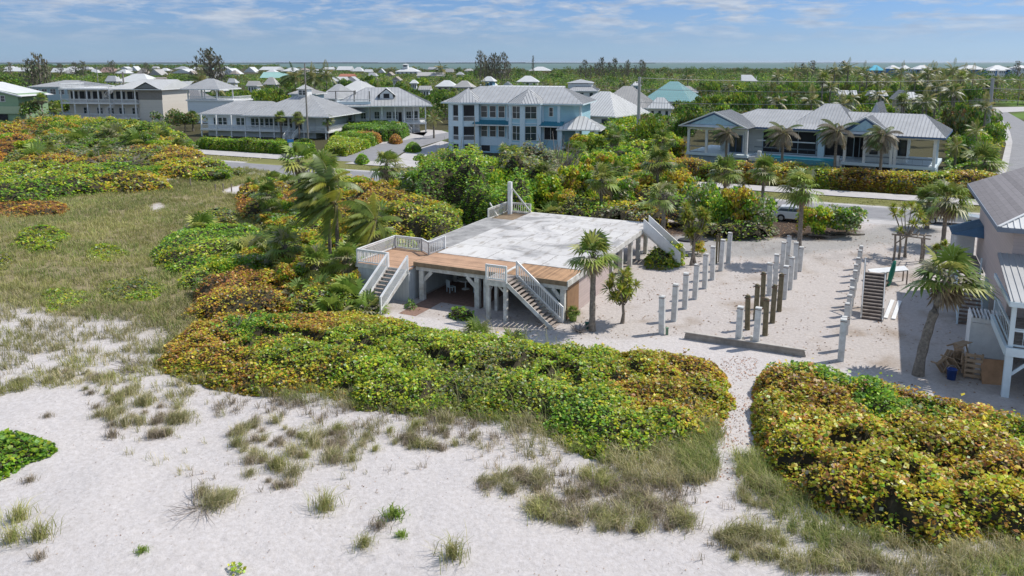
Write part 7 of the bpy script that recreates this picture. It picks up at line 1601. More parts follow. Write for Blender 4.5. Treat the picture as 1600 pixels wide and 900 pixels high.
# low palmettos
for i, (u, v, rp_, h, lab) in enumerate([(455, 440, 40, .6, 'low palmetto left of the coconut trunks'), (500, 470, 42, .5, 'low palmetto at the foot of the coconut trunks'), (545, 475, 42, .7, 'large low palmetto left of the platform stair'), (575, 492, 34, .5, 'palmetto right at the foot of the platform stair'), (520, 492, 34, .4, 'palmetto between thicket and coconut trunks'), (470, 470, 36, .5, 'palmetto in the orange scrub left of the coconut trunks'), (395, 405, 40, .6, 'dark low palmetto in the green shrub bank'), (425, 415, 38, .8, 'second palmetto in the shrub bank nearer the coconut palms'), (315, 362, 34, .5, 'low palmetto at the right side of the meadow'), (600, 372, 34, 1.6, 'palmetto behind the left deck railing'), (745, 528, 34, .3, 'palmetto clump in the thicket before the front stair'), (800, 545, 28, .2, 'palmetto clump in the middle of the central thicket'),
                                   (130, 235, 30, 1.4, 'low cabbage palm at the top of the left scrub'), (180, 232, 30, 1.8, 'low cabbage palm in the middle of the left scrub'), (215, 240, 32, 2.0, 'low shaggy cabbage palm right of the middle one in the left scrub'), (60, 258, 34, 1.2, 'low cabbage palm at the left edge of the scrub'), (250, 228, 22, 1.2, 'low palm at the right end of the left scrub'), (155, 262, 24, .8, 'shaggy low palm in front of the left scrub'), (425, 282, 18, .3, 'low palmetto by the white sand path'),
                                   (560, 400, 36, .9, 'palmetto beside the leaning coconut trunk'), (860, 345, 26, .8, 'palmetto right behind the tall white post'), (890, 322, 26, 1.6, 'palmetto behind the white slab'), (795, 262, 24, 2.2, 'cabbage palm top before the blue house bay'), (1012, 345, 22, 1.0, 'palmetto left of the cabbage palm behind the slab')]):
    x, y = P(u, v); palm('fan', x, y, h, lab, (rp_ / F * y) / 1.35, name='palmetto', z0=float(gz(x, y)))
# potted palm leaves
link('leaves', FANS[1], POT, (0, 0, .6), 0.4, .36)
# yucca / dragon trees
def rosette(seed, n=60, L=.62, w=.085, tone=((.26, .32, .035), (.17, .25, .03), (.36, .34, .05), (.40, .33, .08))):
    r = np.random.default_rng(seed); V = []; Fc = []; C = []
    for i in range(n):
        a = r.uniform(0, 6.28); e = r.uniform(-.4, 1.4); d = np.array([math.cos(a) * math.cos(e), math.sin(a) * math.cos(e), math.sin(e)]); s = np.cross(d, [0, 0, 1.0]); s /= np.linalg.norm(s) + 1e-9; l = L * r.uniform(.7, 1.2)
        m = d * l * .5; t = d * l + np.array([0, 0, -.18 * l]); b = len(V); V += [[0, 0, 0], list(m + s * w / 2), list(t), list(m - s * w / 2)]; Fc.append([b, b + 1, b + 2, b + 3]); C.append(np.array(tone[r.integers(len(tone))]) * r.uniform(.8, 1.2))
    return mesh_np('leaf_rosette', np.array(V), np.array(Fc), [M['palm_leaf']], np.clip(C, 0, 1))
ROS = [rosette(s) for s in (1, 2)]
def yucca(u, vb, vt, lab, rpx, n=9, stems=1, s=1.0, seed=1, dryness=0):
    x, y = P(u, vb); h = HT(x, y, vt); R0 = rpx / F * y; r = random.Random(seed); t = thing('yucca_tree', lab, 'yucca', (x, y, 0)); mb = MB(); tips = []
    for k in range(stems):
        b = Vector((r.uniform(-.25, .25) * (stems > 1), r.uniform(-.2, .2) * (stems > 1), -.1)); f = Vector((b.x * .3, b.y * .3, h * .42)); mb.tube([b, (b + f) / 2 + Vector((r.uniform(-.15, .15), 0, 0)), f], [.16, .10, .08], 7)
        for i in range(n):
            a = r.uniform(0, 6.28); q = R0 * r.uniform(.25, .9); e = Vector((math.cos(a) * q, math.sin(a) * q, h * r.uniform(.5, 1.0))); m = f.lerp(e, .5) + Vector((0, 0, -.1 * h)); mb.tube([f, m, e], [.06, .045, .03], 5); tips.append(e)
    mb.build('trunk', M['bark'], t)
    for e in tips: link('leaf_rosette', r.choice(ROS), t, e, r.uniform(0, 6), s * r.uniform(.85, 1.2))
yucca(972, 505, 425, 'small many-headed yucca tree on the sand right of the lone cabbage palm', 28, 22, 1, 1.0, 1)
yucca(1083, 415, 325, 'yellow green yucca tree with two dark thin stems behind the left piling row', 22, 14, 2, 1.1, 2)
yucca(1414, 402, 320, 'open branched screw pine with spiky heads behind the lone staircase', 34, 11, 1, 1.15, 3)
yucca(1462, 412, 378, 'low spiky yellow green yucca above the big cabbage palm crown', 14, 5, 1, 1.0, 4)

# --- broadleaf trees
def crown_mesh(seed, n=1300, R0=3.6, Hc=3.0, leaf=.42, mixn=('green',), k=16, flat=1.0, name='crown', hole=.35):
    """leaf clumps through an uneven ellipsoid"""
    r = np.random.default_rng(seed); a = r.uniform(0, 6.28, k); q = np.sqrt(r.random(k)) * R0 * .72; zc = r.uniform(-.35, .75, k) * Hc * .5 * (1 - (q / R0) ** 2 * .5)
    cen = np.stack([q * np.cos(a), q * np.sin(a), zc], 1); rad = r.uniform(.26, .5, k) * R0 * .8; ci = r.integers(0, k, n); d = r.normal(size=(n, 3)); d /= np.linalg.norm(d, axis=1)[:, None]; d[:, 2] = np.where(d[:, 2] < -.3, -d[:, 2], d[:, 2])
    C = cen[ci] + d * rad[ci][:, None] * (1 - hole * r.random(n)[:, None] ** 2) * np.array([1, 1, .75 * flat])
    V, Fc = leaf_quads(C, leaf, r, .75, .5); cm = r.choice(len(mixn), k); names = np.array(mixn)[cm[ci]]; return mesh_np(name, V, Fc, [M['tree_leaf']], pick_cols(names, r, .22))
MIXES.update({'tg': (['G', 'DG', 'LG', 'OL'], [.36, .30, .2, .14]), 'td': (['DG', 'G', 'OL', 'SG'], [.5, .25, .15, .1]), 'tl': (['LG', 'YG', 'G', 'OL'], [.36, .28, .22, .14]), 'to': (['OL', 'SG', 'DG', 'B'], [.4, .25, .2, .15]), 'tgrey': (['SG', 'GR', 'DG', 'OL'], [.35, .25, .25, .15])})
TREES = {'green': [crown_mesh(s, mixn=('tg', 'tl', 'td')) for s in (1, 2)], 'dark': [crown_mesh(s, mixn=('td', 'tg')) for s in (3, 4)], 'lime': [crown_mesh(s, mixn=('tl', 'tl', 'tg')) for s in (5, 6)], 'olive': [crown_mesh(s, mixn=('to', 'td', 'tg')) for s in (7, 8)], 'grey': [crown_mesh(9, 900, mixn=('tgrey', 'to'), hole=.6)]}
def limb_mesh(seed, h, R0):
    r = random.Random(seed); mb = MB(); f = Vector((0, 0, h * .45)); mb.tube([(0, 0, -.2), (.08, .03, h * .25), f], [.22, .17, .14], 7)
    for i in range(7):
        a = i * .9 + r.uniform(-.3, .3); e = Vector((math.cos(a) * R0 * .6, math.sin(a) * R0 * .6, h * r.uniform(.7, 1.0))); mb.tube([f, f.lerp(e, .5) + Vector((0, 0, -.15 * h)), e], [.10, .07, .03], 5)
    return mb.mesh('trunk', M['bark'])
LIMBS = [limb_mesh(1, 4.5, 3.4), limb_mesh(2, 4.5, 3.4)]
_rb = random.Random(77)
def tree(kind, x, y, h, R0, lab, grp=None, name='broadleaf_tree', tr=True):
    t = thing(name, lab, 'tree', (x, y, 0), _rb.uniform(0, 6.28), grp); s = R0 / 3.6; sz = min(1.5, max(.6, (h * .52) / 3.0)) 
    if tr: link('trunk', _rb.choice(LIMBS), t, (0, 0, 0), 0, (s, s, h * .7 / 4.5))
    link('crown', _rb.choice(TREES[kind]), t, (0, 0, h * .44), 0, (s, s, max(.5, h * .82 / 3.5))); return t
def tree_px(kind, u, vb, vt, rpx, lab, **kw):
    x, y = P(u, vb); return tree(kind, x, y, HT(x, y, vt), rpx / F * y, lab, **kw)
for k, u, vb, vt, rp_, lab in [('olive', 48, 192, 148, 16, 'yellowish tree beside the tall cabbage palm at the left'), ('grey', 262, 206, 165, 28, 'grey green sea grape tree before the right end of the balcony house'), ('olive', 290, 206, 168, 20, 'olive tree between the balcony house and the cupola house'), ('dark', 538, 205, 152, 26, 'dark spreading tree between the cupola house and the terrace house'),
                               ('green', 335, 172, 138, 24, 'green tree right of the pavilion roof'), ('green', 372, 172, 136, 28, 'full green tree in the grove behind the cupola house'), ('green', 408, 170, 136, 26, 'green tree in the grove left of the cupola'), ('dark', 432, 172, 145, 18, 'darker tree just left of the cupola'),
                               ('lime', 636, 165, 126, 14, 'bright yellow green tree behind the terrace house'), ('dark', 668, 178, 138, 18, 'dark tree left of the blue house roof'), ('lime', 692, 165, 140, 14, 'yellow green tree behind the blue house left bay'),
                               ('dark', 1030, 118, 106, 20, 'dark round tree standing out against the water'), ('lime', 1105, 190, 142, 26, 'lime green tree behind the left gable of the pool house'), ('green', 1140, 178, 140, 30, 'dense green tree behind the pool house left part'), ('lime', 1172, 165, 128, 30, 'lime topped tree above the pool house roof'), ('green', 1210, 165, 126, 30, 'green tree above the middle of the pool house roof'), ('lime', 1250, 165, 132, 26, 'broad lime tree left of the palm group above the pool house'), ('green', 1078, 200, 155, 26, 'green tree left of the pool house gable'), ('dark', 1070, 190, 150, 22, 'dark tree below the teal roof'),
                               ('olive', 1480, 178, 152, 26, 'round olive tree behind the right end of the pool house'), ('lime', 1345, 168, 146, 22, 'lime tree behind the rear gable of the pool house'), ('dark', 1510, 215, 165, 24, 'dark tree left of the pole with two crossarms'), ('green', 1548, 240, 190, 22, 'green tree at the foot of the pole with two crossarms'), ('green', 1500, 235, 185, 24, 'leafy tree right of the pool house'),
                               ('green', 960, 245, 190, 26, 'green tree left of the concrete pole'), ('lime', 930, 255, 205, 24, 'lime green tree below the small entry roof of the blue house'), ('olive', 1022, 235, 178, 24, 'olive tree right of the concrete pole'), ('olive', 900, 262, 212, 22, 'scruffy tree at the right corner of the blue house'), ('lime', 985, 262, 222, 22, 'low lime tree at the foot of the concrete pole'), ('green', 1045, 248, 205, 22, 'green tree left of the pool house columns'), ('lime', 865, 275, 225, 20, 'yellowish tree in front of the blue house entry')]:
    tree_px(k, u, vb, vt, rp_, lab)

MIXES.update({'bl': (['YG', 'LG', 'Y', 'G'], [.42, .3, .13, .15]), 'bg': (['G', 'LG', 'DG', 'YG'], [.4, .28, .17, .15]), 'bo': (['Y', 'O', 'YG', 'OL', 'B'], [.32, .2, .22, .14, .12]), 'bs': (['SG', 'OL', 'GR', 'G'], [.45, .2, .15, .2])})
def bush_mesh(seed, mixn, n=2600, leaf=.26, hole=.55, k=34):
    return crown_mesh(seed, n, 2.0, 3.6, leaf, mixn, k, 1.0, 'crown', hole)
M['tree_leaf_keep'] = M['tree_leaf']; M['tree_leaf'] = M['leaf']
BUSH = {'lime': [bush_mesh(31, ('bl', 'bl', 'bg')), bush_mesh(32, ('bl', 'bo', 'bg'))], 'green': [bush_mesh(33, ('bg', 'bg', 'bl')), bush_mesh(34, ('bg', 'bs'))], 'gold': [bush_mesh(35, ('bo', 'bl', 'bo')), bush_mesh(36, ('bo', 'bo', 'bg'))], 'grey': [bush_mesh(37, ('bs', 'bs', 'bg'), 1300)]}
M['tree_leaf'] = M['tree_leaf_keep']
def bush_px(kind, u, vb, vt, rpx, lab):
    x, y = P(u, vb); h = HT(x, y, vt); R0 = rpx / F * y; t = thing('sea_grape_tree', lab, 'small tree', (x, y, 0), _rb.uniform(0, 6.28))
    link('trunk', _rb.choice(LIMBS), t, (0, 0, 0), 0, (R0 / 3.4 * .8, R0 / 3.4 * .8, h * .75 / 4.5)); link('crown', _rb.choice(BUSH[kind]), t, (0, 0, h * .31), _rb.uniform(0, 6), (R0 / 1.6, R0 / 1.6, h * 1.02 / 3.1))
for k, u, vb, vt, rp_, lab in [('lime', 850, 330, 262, 26, 'lime bush tree behind the tall white post, nearest the slab'), ('gold', 880, 336, 288, 22, 'reddish gold bush tree at the back edge of the slab'), ('lime', 905, 322, 240, 28, 'tall lime bush tree behind the cabbage palm at the slab edge'), ('green', 968, 330, 268, 24, 'green bush tree right of the cabbage palm at the slab edge'), ('gold', 1000, 322, 262, 22, 'gold leaved bush tree between the slab and the concrete pole'),
                               ('gold', 1062, 318, 252, 26, 'gold bush tree left of the silvery tree'), ('grey', 1098, 352, 262, 30, 'silvery green bush tree at the left end of the mulch bed'), ('green', 1122, 360, 284, 28, 'dark green bush tree in the mulch bed'), ('gold', 1152, 362, 274, 28, 'gold topped bush tree in the middle of the mulch bed'), ('grey', 1188, 366, 288, 26, 'grey green bush tree left of the parked hatchback'), ('lime', 1270, 368, 308, 24, 'lime bush tree between the hatchback and the round bush'), ('green', 1322, 368, 314, 30, 'round green bush with reddish tips at the right end of the mulch bed'),
                               ('lime', 820, 308, 236, 24, 'lime bush tree in front of the blue house, right of its bay'), ('lime', 935, 292, 222, 26, 'bright lime tree behind the slab and left of the concrete pole'), ('green', 965, 288, 228, 24, 'green tree at the left foot of the concrete pole'), ('gold', 1012, 292, 242, 20, 'gold bush tree at the right foot of the concrete pole'), ('green', 885, 282, 226, 24, 'green tree under the entry roof of the blue house'),
                               ('lime', 690, 275, 236, 26, 'yellow topped tree below the blue house porch'), ('green', 735, 280, 238, 24, 'green tree below the middle windows of the blue house'), ('green', 655, 296, 262, 16, 'small green tree right of the cabbage palm by the side street'), ('gold', 1090, 398, 372, 12, 'low gold shrub beside the black round pad'), ('lime', 1052, 405, 372, 16, 'yellow green shrub between the yucca and the white stair'), ('green', 350, 282, 262, 14, 'sparse shrub at the right edge of the meadow'), ('gold', 640, 350, 316, 26, 'gold bush tree left of the dark sea grape bush'),
                               ('grey', 560, 300, 272, 18, 'grey green shrub by the street left of the dune palms'), ('green', 1500, 262, 200, 22, 'green tree at the right corner of the pool house'), ('lime', 1525, 250, 195, 18, 'lime tree below the pole with two crossarms'), ('green', 1555, 225, 182, 14, 'tree at the curve of the right street'), ('green', 1488, 205, 165, 20, 'green tree behind the right corner of the pool house'), ('lime', 1530, 198, 160, 16, 'lime tree behind the pole with two crossarms'),
                               ('lime', 915, 250, 196, 24, 'leafy lime tree right of the blue house entry roof'), ('green', 950, 240, 184, 24, 'leafy green tree halfway between the blue house and the concrete pole'), ('green', 1015, 238, 180, 22, 'leafy green tree right behind the concrete pole'), ('lime', 1045, 252, 200, 20, 'leafy lime tree left of the pool house columns'), ('green', 1062, 225, 176, 18, 'leafy green tree behind the left end of the pool house'), ('lime', 990, 232, 186, 18, 'small lime tree directly behind the concrete pole'), ('green', 1030, 275, 232, 18, 'green shrub at the left end of the long hedge')]:
    bush_px(k, u, vb, vt, rp_, lab)
thicket('undergrowth', 'dense green undergrowth between the blue house and the pool house', PP([(900, 268), (1055, 262), (1062, 240), (1062, 205), (1000, 192), (930, 190), (925, 225)], 1.0), 3.2, A_([(930, 230, 'green'), (980, 220, 'lime'), (1030, 225, 'green'), (1000, 250, 'lime'), (940, 255, 'green')]), dens=12, leaf=.5, edge=2, bump=.7, bsc=2.4, seed=301, cell=1.0, cat='shrubs')
thicket('undergrowth', 'green undergrowth right of the pool house along the street', PP([(1478, 262), (1545, 270), (1560, 240), (1568, 215), (1550, 188), (1500, 180), (1482, 205)], 1.0), 2.4, A_([(1500, 240, 'green'), (1540, 220, 'lime'), (1520, 200, 'green')]), dens=12, leaf=.45, edge=2, bump=.7, bsc=2.4, seed=302, cell=1.0, cat='shrubs')
thicket('undergrowth', 'mixed low undergrowth along the street behind the white slab', PP([(700, 300), (780, 292), (900, 282), (1000, 290), (1075, 300), (1085, 322), (1010, 325), (900, 318), (780, 322)], 1.0), 2.0, A_([(760, 300, 'olive'), (850, 300, 'lime'), (930, 300, 'olive'), (1000, 305, 'gold'), (1060, 310, 'green')]), dens=22, leaf=.34, edge=1.5, bump=.75, bsc=2.0, seed=303, cell=.8, cat='shrubs')
thicket('undergrowth', 'low olive undergrowth filling the mulch bed under the bush trees', PP([(1085, 352), (1130, 340), (1200, 345), (1218, 356), (1205, 368), (1130, 370), (1095, 366)], .5), 1.6, A_([(1110, 355, 'olive'), (1150, 355, 'green'), (1190, 358, 'grey')]), dens=40, leaf=.24, edge=1, bump=.8, bsc=1.4, seed=304, cell=.5, cat='shrubs')
thicket('undergrowth', 'low dark undergrowth along the back edge of the white slab', PP([(838, 338), (900, 326), (1010, 330), (1085, 345), (1075, 352), (1010, 350), (900, 345)], .5), 1.5, A_([(860, 335, 'olive'), (920, 335, 'green'), (980, 340, 'grey'), (1040, 345, 'orange')]), dens=40, leaf=.24, edge=1, bump=.8, bsc=1.4, seed=305, cell=.5, cat='shrubs')
def scatter_bushes(poly_px, n, hr, kinds, lab, grp, seed, rr=(1.0, 2.0)):
    r = random.Random(seed); pl = np.array(PP(poly_px)); x0, y0 = pl.min(0); x1, y1 = pl.max(0); k = 0; tries = 0; pts = []
    while k < n and tries < 4000:
        tries += 1; x, y = r.uniform(x0, x1), r.uniform(y0, y1)
        if sdist(np.array([x]), np.array([y]), pl)[0] < .2 or any(math.hypot(x - q[0], y - q[1]) < rr[0] * 1.1 for q in pts): continue
        pts.append((x, y)); k += 1; kd = r.choice(kinds); h = r.uniform(*hr); R0 = r.uniform(*rr)
        if kd == 'palm': palm('fan', x, y, h * .6, f'shaggy low palm {lab}', r.uniform(.8, 1.15), 'palms ' + grp, name='palmetto', z0=float(gz(x, y)))
        else:
            t = thing('sea_grape_shrub', f'{dict(gold="gold", lime="lime green", green="green", grey="grey green")[kd]} shrub {lab}', 'shrub', (x, y, float(gz(x, y))), r.uniform(0, 6), f'{kd} shrubs {grp}')
            link('crown', r.choice(BUSH[kd]), t, (0, 0, h * .31), r.uniform(0, 6), (R0 / 1.6, R0 / 1.6, h * 1.02 / 3.1))
scatter_bushes([(-40, 206), (60, 200), (150, 204), (262, 212), (315, 240), (290, 262), (200, 262), (100, 258), (0, 252), (-40, 250)], 56, (2.8, 4.6), ['palm', 'palm', 'palm', 'gold', 'lime', 'grey', 'green'], 'in the tangled scrub at the upper left', 'in the upper left scrub', 1, (1.5, 2.8))
scatter_bushes([(-40, 270), (60, 264), (150, 262), (250, 270), (262, 285), (150, 296), (0, 306)], 22, (1.3, 2.2), ['lime', 'lime', 'green', 'gold'], 'along the top of the meadow', 'along the meadow', 2, (1.3, 2.4))
scatter_bushes([(380, 300), (450, 292), (470, 340), (520, 345), (560, 380), (555, 440), (560, 475), (500, 480), (400, 450), (330, 480), (300, 470), (380, 420), (420, 380)], 50, (1.5, 2.7), ['palm', 'gold', 'gold', 'lime', 'grey', 'green', 'palm'], 'in the scrub around the windblown coconut palms', 'around the coconut palms', 3, (.9, 1.7))
scatter_bushes([(540, 300), (640, 300), (700, 325), (730, 355), (690, 372), (600, 372), (545, 350)], 26, (1.8, 3.2), ['gold', 'gold', 'lime', 'green', 'palm'], 'in the bank behind the left deck', 'behind the left deck', 4, (1.1, 2.0))
scatter_bushes([(648, 320), (700, 300), (780, 296), (835, 318), (800, 335), (740, 328), (690, 318)], 12, (4.2, 5.6), ['green', 'green', 'lime'], 'on top of the dense bush behind the grey slab strip', 'behind the grey slab strip', 5, (1.6, 2.6))
scatter_bushes([(660, 282), (760, 268), (900, 268), (1000, 278), (1080, 292), (1070, 312), (900, 305), (760, 300)], 34, (2.6, 4.8), ['lime', 'green', 'gold', 'grey', 'palm', 'lime'], 'in the belt along the street behind the slab', 'in the street belt', 6, (1.5, 2.6))
scatter_bushes([(905, 262), (1060, 258), (1062, 210), (1000, 196), (930, 196), (925, 225)], 26, (3.5, 6.0), ['lime', 'green', 'palm', 'green', 'lime'], 'in the jungle between the blue house and the pool house', 'between blue house and pool house', 7, (1.8, 3.0))
for i, (u, vb, vc, rp_, lab) in enumerate([(850, 325, 268, 24, 'leaning cabbage palm right behind the tall white post'), (965, 300, 262, 22, 'cabbage palm between the slab palm and the concrete pole'), (1060, 300, 268, 20, 'cabbage palm left of the round one before the hedge'), (905, 275, 232, 20, 'cabbage palm below the entry roof of the blue house'), (960, 262, 212, 20, 'cabbage palm in the jungle left of the concrete pole'), (1035, 262, 215, 22, 'cabbage palm between concrete pole and pool house'), (1090, 392, 352, 12, 'tiny palm beside the yucca tree'), (800, 280, 238, 20, 'cabbage palm in front of the blue house bay')]):
    palm_px('fan', u, vb, vc, lab, rp_)
for k, u, vb, vt, rp_, lab in [('green', 590, 160, 118, 18, 'tall green tree behind the terrace house pergola'), ('dark', 615, 158, 120, 18, 'dark tree above the terrace house dormer'), ('green', 655, 150, 116, 20, 'tall tree left of the bright white hip roof'), ('olive', 575, 150, 112, 16, 'olive tree below the far white mansion'), ('green', 450, 150, 120, 16, 'green tree behind the three coconut palms'), ('dark', 540, 148, 118, 14, 'dark tree right of the three coconut palms'), ('olive', 20, 160, 118, 30, 'broad olive tree mass at the left edge behind the green cottage'), ('green', 5, 150, 112, 24, 'green tree at the far left edge under the pines'), ('dark', 130, 122, 108, 18, 'dark tree left of the rose brown roof'), ('green', 290, 130, 116, 20, 'green tree above the teal gable'),
                               ('green', 700, 168, 138, 18, 'green tree left of the blue house roof peak'), ('olive', 810, 128, 112, 22, 'olive tree above the blue house ridge'), ('green', 870, 132, 112, 22, 'green tree left of the grey house with high windows'), ('green', 960, 138, 116, 20, 'green tree right of the grey house with high windows'), ('dark', 1110, 150, 122, 24, 'dark tree right of the teal roof'), ('green', 1140, 150, 126, 24, 'green tree left of the slanted roof in the treetops')]:
    tree_px(k, u, vb, vt, rp_, lab)
# --- feathery pines
def pine_mesh(seed, h=10, spread=1.6, lean=0.0, n=26, dense=10, bend=(-.3, 0)):
    r = random.Random(seed); rr = np.random.default_rng(seed); mb = MB(); mb.tube([(0, 0, -.3), (lean * .4, 0, h * .5), (lean, 0, h)], [.22, .14, .04], 6); C = []
    for i in range(n):
        t = .25 + .75 * i / n; a = i * 2.4; L = spread * (1.15 - t) * r.uniform(.7, 1.3) + .4; p = Vector((lean * t, 0, h * t)); e = p + Vector((math.cos(a) * L + bend[0] * L, math.sin(a) * L, L * r.uniform(.3, .8))); mb.tube([p, e], [.05, .02], 4, False)
        for k in range(dense): q = p.lerp(e, .25 + .8 * r.random()); C.append((q.x + r.gauss(0, .16), q.y + r.gauss(0, .16), q.z + r.gauss(0, .2)))
    C = np.array(C); V, Fc = blades(C, .8, .16, rr, .3); c = np.array([(.10, .115, .06), (.14, .14, .085), (.17, .15, .11)])[rr.integers(0, 3, len(C))]; me = mesh_np('needles', V, Fc, [M['tree_leaf']], np.concatenate([c, c])); return mb.mesh('trunk', M['bark']), me
PINES = [pine_mesh(1, 10, 1.8), pine_mesh(2, 10, 1.5, .5), pine_mesh(3, 10, 2.4, -.8, 30), pine_mesh(4, 10, 1.2, .2, 24)]
def pine(x, y, h, lab, grp=None, k=None, w=1.0, name='feathery_pine'):
    t = thing(name, lab, 'pine tree', (x, y, 0), _rb.uniform(-.4, .4), grp); a, b = PINES[k if k is not None else _rb.randrange(4)]; s = h / 10
    link('trunk', a, t, (0, 0, 0), 0, (s * w, s * w, s)); link('needles', b, t, (0, 0, 0), 0, (s * w, s * w, s)); return t
def pine_at(u, vt, Y, lab, grp=None, k=None, w=1.0):
    x = (u - 800) / F * (Y * .986 + 1); pine(x, Y, HT(x, Y, vt), lab, grp, k, w)
for u, vt, Y, lab, k, w in ((335, 79, 420, 'gnarled windswept pine standing high above the left skyline', 2, 1.9), (325, 86, 425, 'left limb pine of the gnarled skyline group', 1, 1.6), (348, 90, 420, 'shorter pine touching the gnarled skyline pine', 2, 1.5), (62, 87, 330, 'tall rugged pine group left, the highest one', 0, 1.5), (50, 97, 330, 'lower pine left of the highest rugged pine', 0, 1.6), (70, 95, 335, 'lower pine right of the highest rugged pine', 3, 1.4),
                            (833, 89, 640, 'tall thin lone pine above the skyline', 3, .5)): pine_at(u, vt, Y, lab, None, k, w)
for i, (u, vt) in enumerate([(750, 82), (757, 88), (768, 92), (776, 86), (783, 90), (789, 85), (764, 97), (795, 98)]): pine_at(u, vt, 470 + i * 3, f'feathery pine, {ORD[i]} from the left in the group of spires rising above the blue house', 'feathery pines above the blue house', None, 1.1)
for i, u in enumerate(range(905, 1010, 8)): pine_at(u + _rb.uniform(-3, 3), _rb.choice([92, 96, 99, 101, 103]), 560 + _rb.uniform(-30, 60), 'feathery pine in the row along the skyline left of the teal roof', 'skyline pines left of the teal roof', None, 1.2)
for i, u in enumerate((15, 95, 118, 128, 178, 230, 1258, 1270, 1322, 1590)): pine_at(u, _rb.uniform(96, 101), 620, 'dark far pine top breaking the skyline', 'far pine tops', None, 1.6)

# --- the wood between and behind the houses
def img(x, y, z=0):
    c, s = math.cos(PITCH), math.sin(PITCH); Z = z - H; fw = y * c - Z * s; return 800 + F * x / fw, PPY + F * (-Z * c - y * s) / fw
KEEP = []   # houses' image boxes that must stay visible: (u0, u1, ytop, distance)
for a in FH:
    vr = a[2]; Y = min(1500, (H - 8.6) * F / max(2.5, vr - HY)); KEEP.append((a[0] - 1, a[1] + 1, a[3] + .8, Y))
for u0, u1, ve, Y in ((617, 653, 115, 900), (885, 934, 141, 258), (42, 134, 150, 240), (252, 314, 139, 268), (268, 316, 150, 235), (450, 495, 152, 215), (494, 565, 156, 225), (1003, 1081, 160, 245), (1012, 1052, 168, 195), (930, 1012, 165, 205), (868, 968, 176, 172), (98, 262, 189, 216), (300, 360, 176, 205), (315, 528, 212, 165), (530, 668, 205, 180), (696, 905, 240, 141), (1065, 1482, 240, 117), (-40, 40, 188, 230),
                      (1359, 1382, 108, 640), (1391, 1408, 106, 640), (1411, 1424, 106, 640), (1430, 1459, 106, 640), (1505, 1539, 106, 640), (1545, 1612, 107, 600), (1530, 1610, 168, 300), (1560, 1610, 190, 250)): KEEP.append((u0, u1, ve, Y))
FOOT = [(np.array([bx - bw / 2 - 2, bx + bw / 2 + 2]), np.array([by - 2, by + bd + 2])) for bx, by, bw, bd, bh in HOUSE_BOXES]
for fx0, fx1, fy0, fy1 in ((-72, -40, 160, 186), (-42, -16, 176, 199), (-127, -92, 204, 232), (-92, -70, 206, 222), (-13, 17, 126, 160), (27, 73, 102, 138), (-152, -128, 198, 220)): FOOT.append((np.array([fx0, fx1]), np.array([fy0, fy1])))
def allowed(x, y, h, R0=2.5):
    for (xa, ya) in FOOT:
        if xa[0] - R0 < x < xa[1] + R0 and ya[0] - R0 < y < ya[1] + R0: return False
    u, vt = img(x, y, h); ru = R0 / y * F
    for u0, u1, ve, Y in KEEP:
        if y < Y and u + ru * .8 > u0 and u - ru * .8 < u1 and vt < ve: return False
    return True
def max_h(x, y, R0=2.5):
    """greatest height that keeps the roofs behind in view"""
    u, _ = img(x, y, 0); ru = R0 / y * F; h = 99
    for (xa, ya) in FOOT:
        if xa[0] - R0 < x < xa[1] + R0 and ya[0] - R0 < y < ya[1] + R0: return 0
    for u0, u1, ve, Y in KEEP:
        if y < Y and u + ru * .75 > u0 and u - ru * .75 < u1: h = min(h, HT(x, y, ve))
    return h
def side_street_free(x, y):
    a, b = Lc(x, y)
    if b < f_(a) + 25: return False
    if -66 < a < -46 and b < 90: return False
    if -75 < a < -52 and 85 < b < 125: return False
    if 46 < a < 60 and b < 105: return False
    u, v = img(x, y)
    if 1545 < u and 168 < v < 330: return False
    return True
_rw = random.Random(9); cnt = {'t': 0, 'p': 0}
zone = lambda u: 'behind the left houses' if u < 320 else 'between the cupola house and the terrace house' if u < 560 else 'behind the blue house' if u < 900 else 'left of the pool house roof' if u < 1090 else 'behind the pool house' if u < 1480 else 'beside the right street'
cand = []
for i in range(9000):
    y = 150 + 160 * math.sqrt(_rw.random()) if _rw.random() < .8 else _rw.uniform(128, 175); x = _rw.uniform(-.70, .70) * y * 1.02; cand.append((x, y))
placed = []; grid = {}
for x, y in cand:
    if cnt['t'] >= 280: break
    gk = (int(x // 6), int(y // 6))
    if any(math.hypot(x - q[0], y - q[1]) < 5.2 for dx in (-1, 0, 1) for dy in (-1, 0, 1) for q in grid.get((gk[0] + dx, gk[1] + dy), [])): continue
    if not side_street_free(x, y): continue
    R0 = _rw.uniform(2.6, 4.6); hm = max_h(x, y, R0); u_ = img(x, y)[0]; h = min(_rw.uniform(7.5, 11.5) if (1070 < u_ < 1560 or 320 < u_ < 450 or 600 < u_ < 700) else _rw.uniform(4.5, 9.0), hm)
    if h < 2.2: continue
    u, v = img(x, y)
    if u < -30 or u > 1630: continue
    grid.setdefault(gk, []).append((x, y)); z = zone(u)
    if (1280 < u < 1560 and h > 5.5 and _rw.random() < .5) or (h > 5 and _rw.random() < .10):
        palm('coco' if _rw.random() < .75 else 'fan', x, y, h + (_rw.uniform(1, 3.0) if 1280 < u < 1560 and hm > 12 else 0), f'palm rising from the tree mass {z}', 1.15, grp=f'palms in the trees {z}', far=True); cnt['p'] += 1
    else:
        kd = _rw.choices(['green', 'dark', 'lime', 'olive', 'grey'], [.3, .22, .2, .2, .08])[0]
        tree(kd, x, y, h, min(R0, h * .75), f'{kd if kd != "lime" else "yellow green"} tree in the wood {z}', f'{kd} trees {z}', tr=h > 4); cnt['t'] += 1
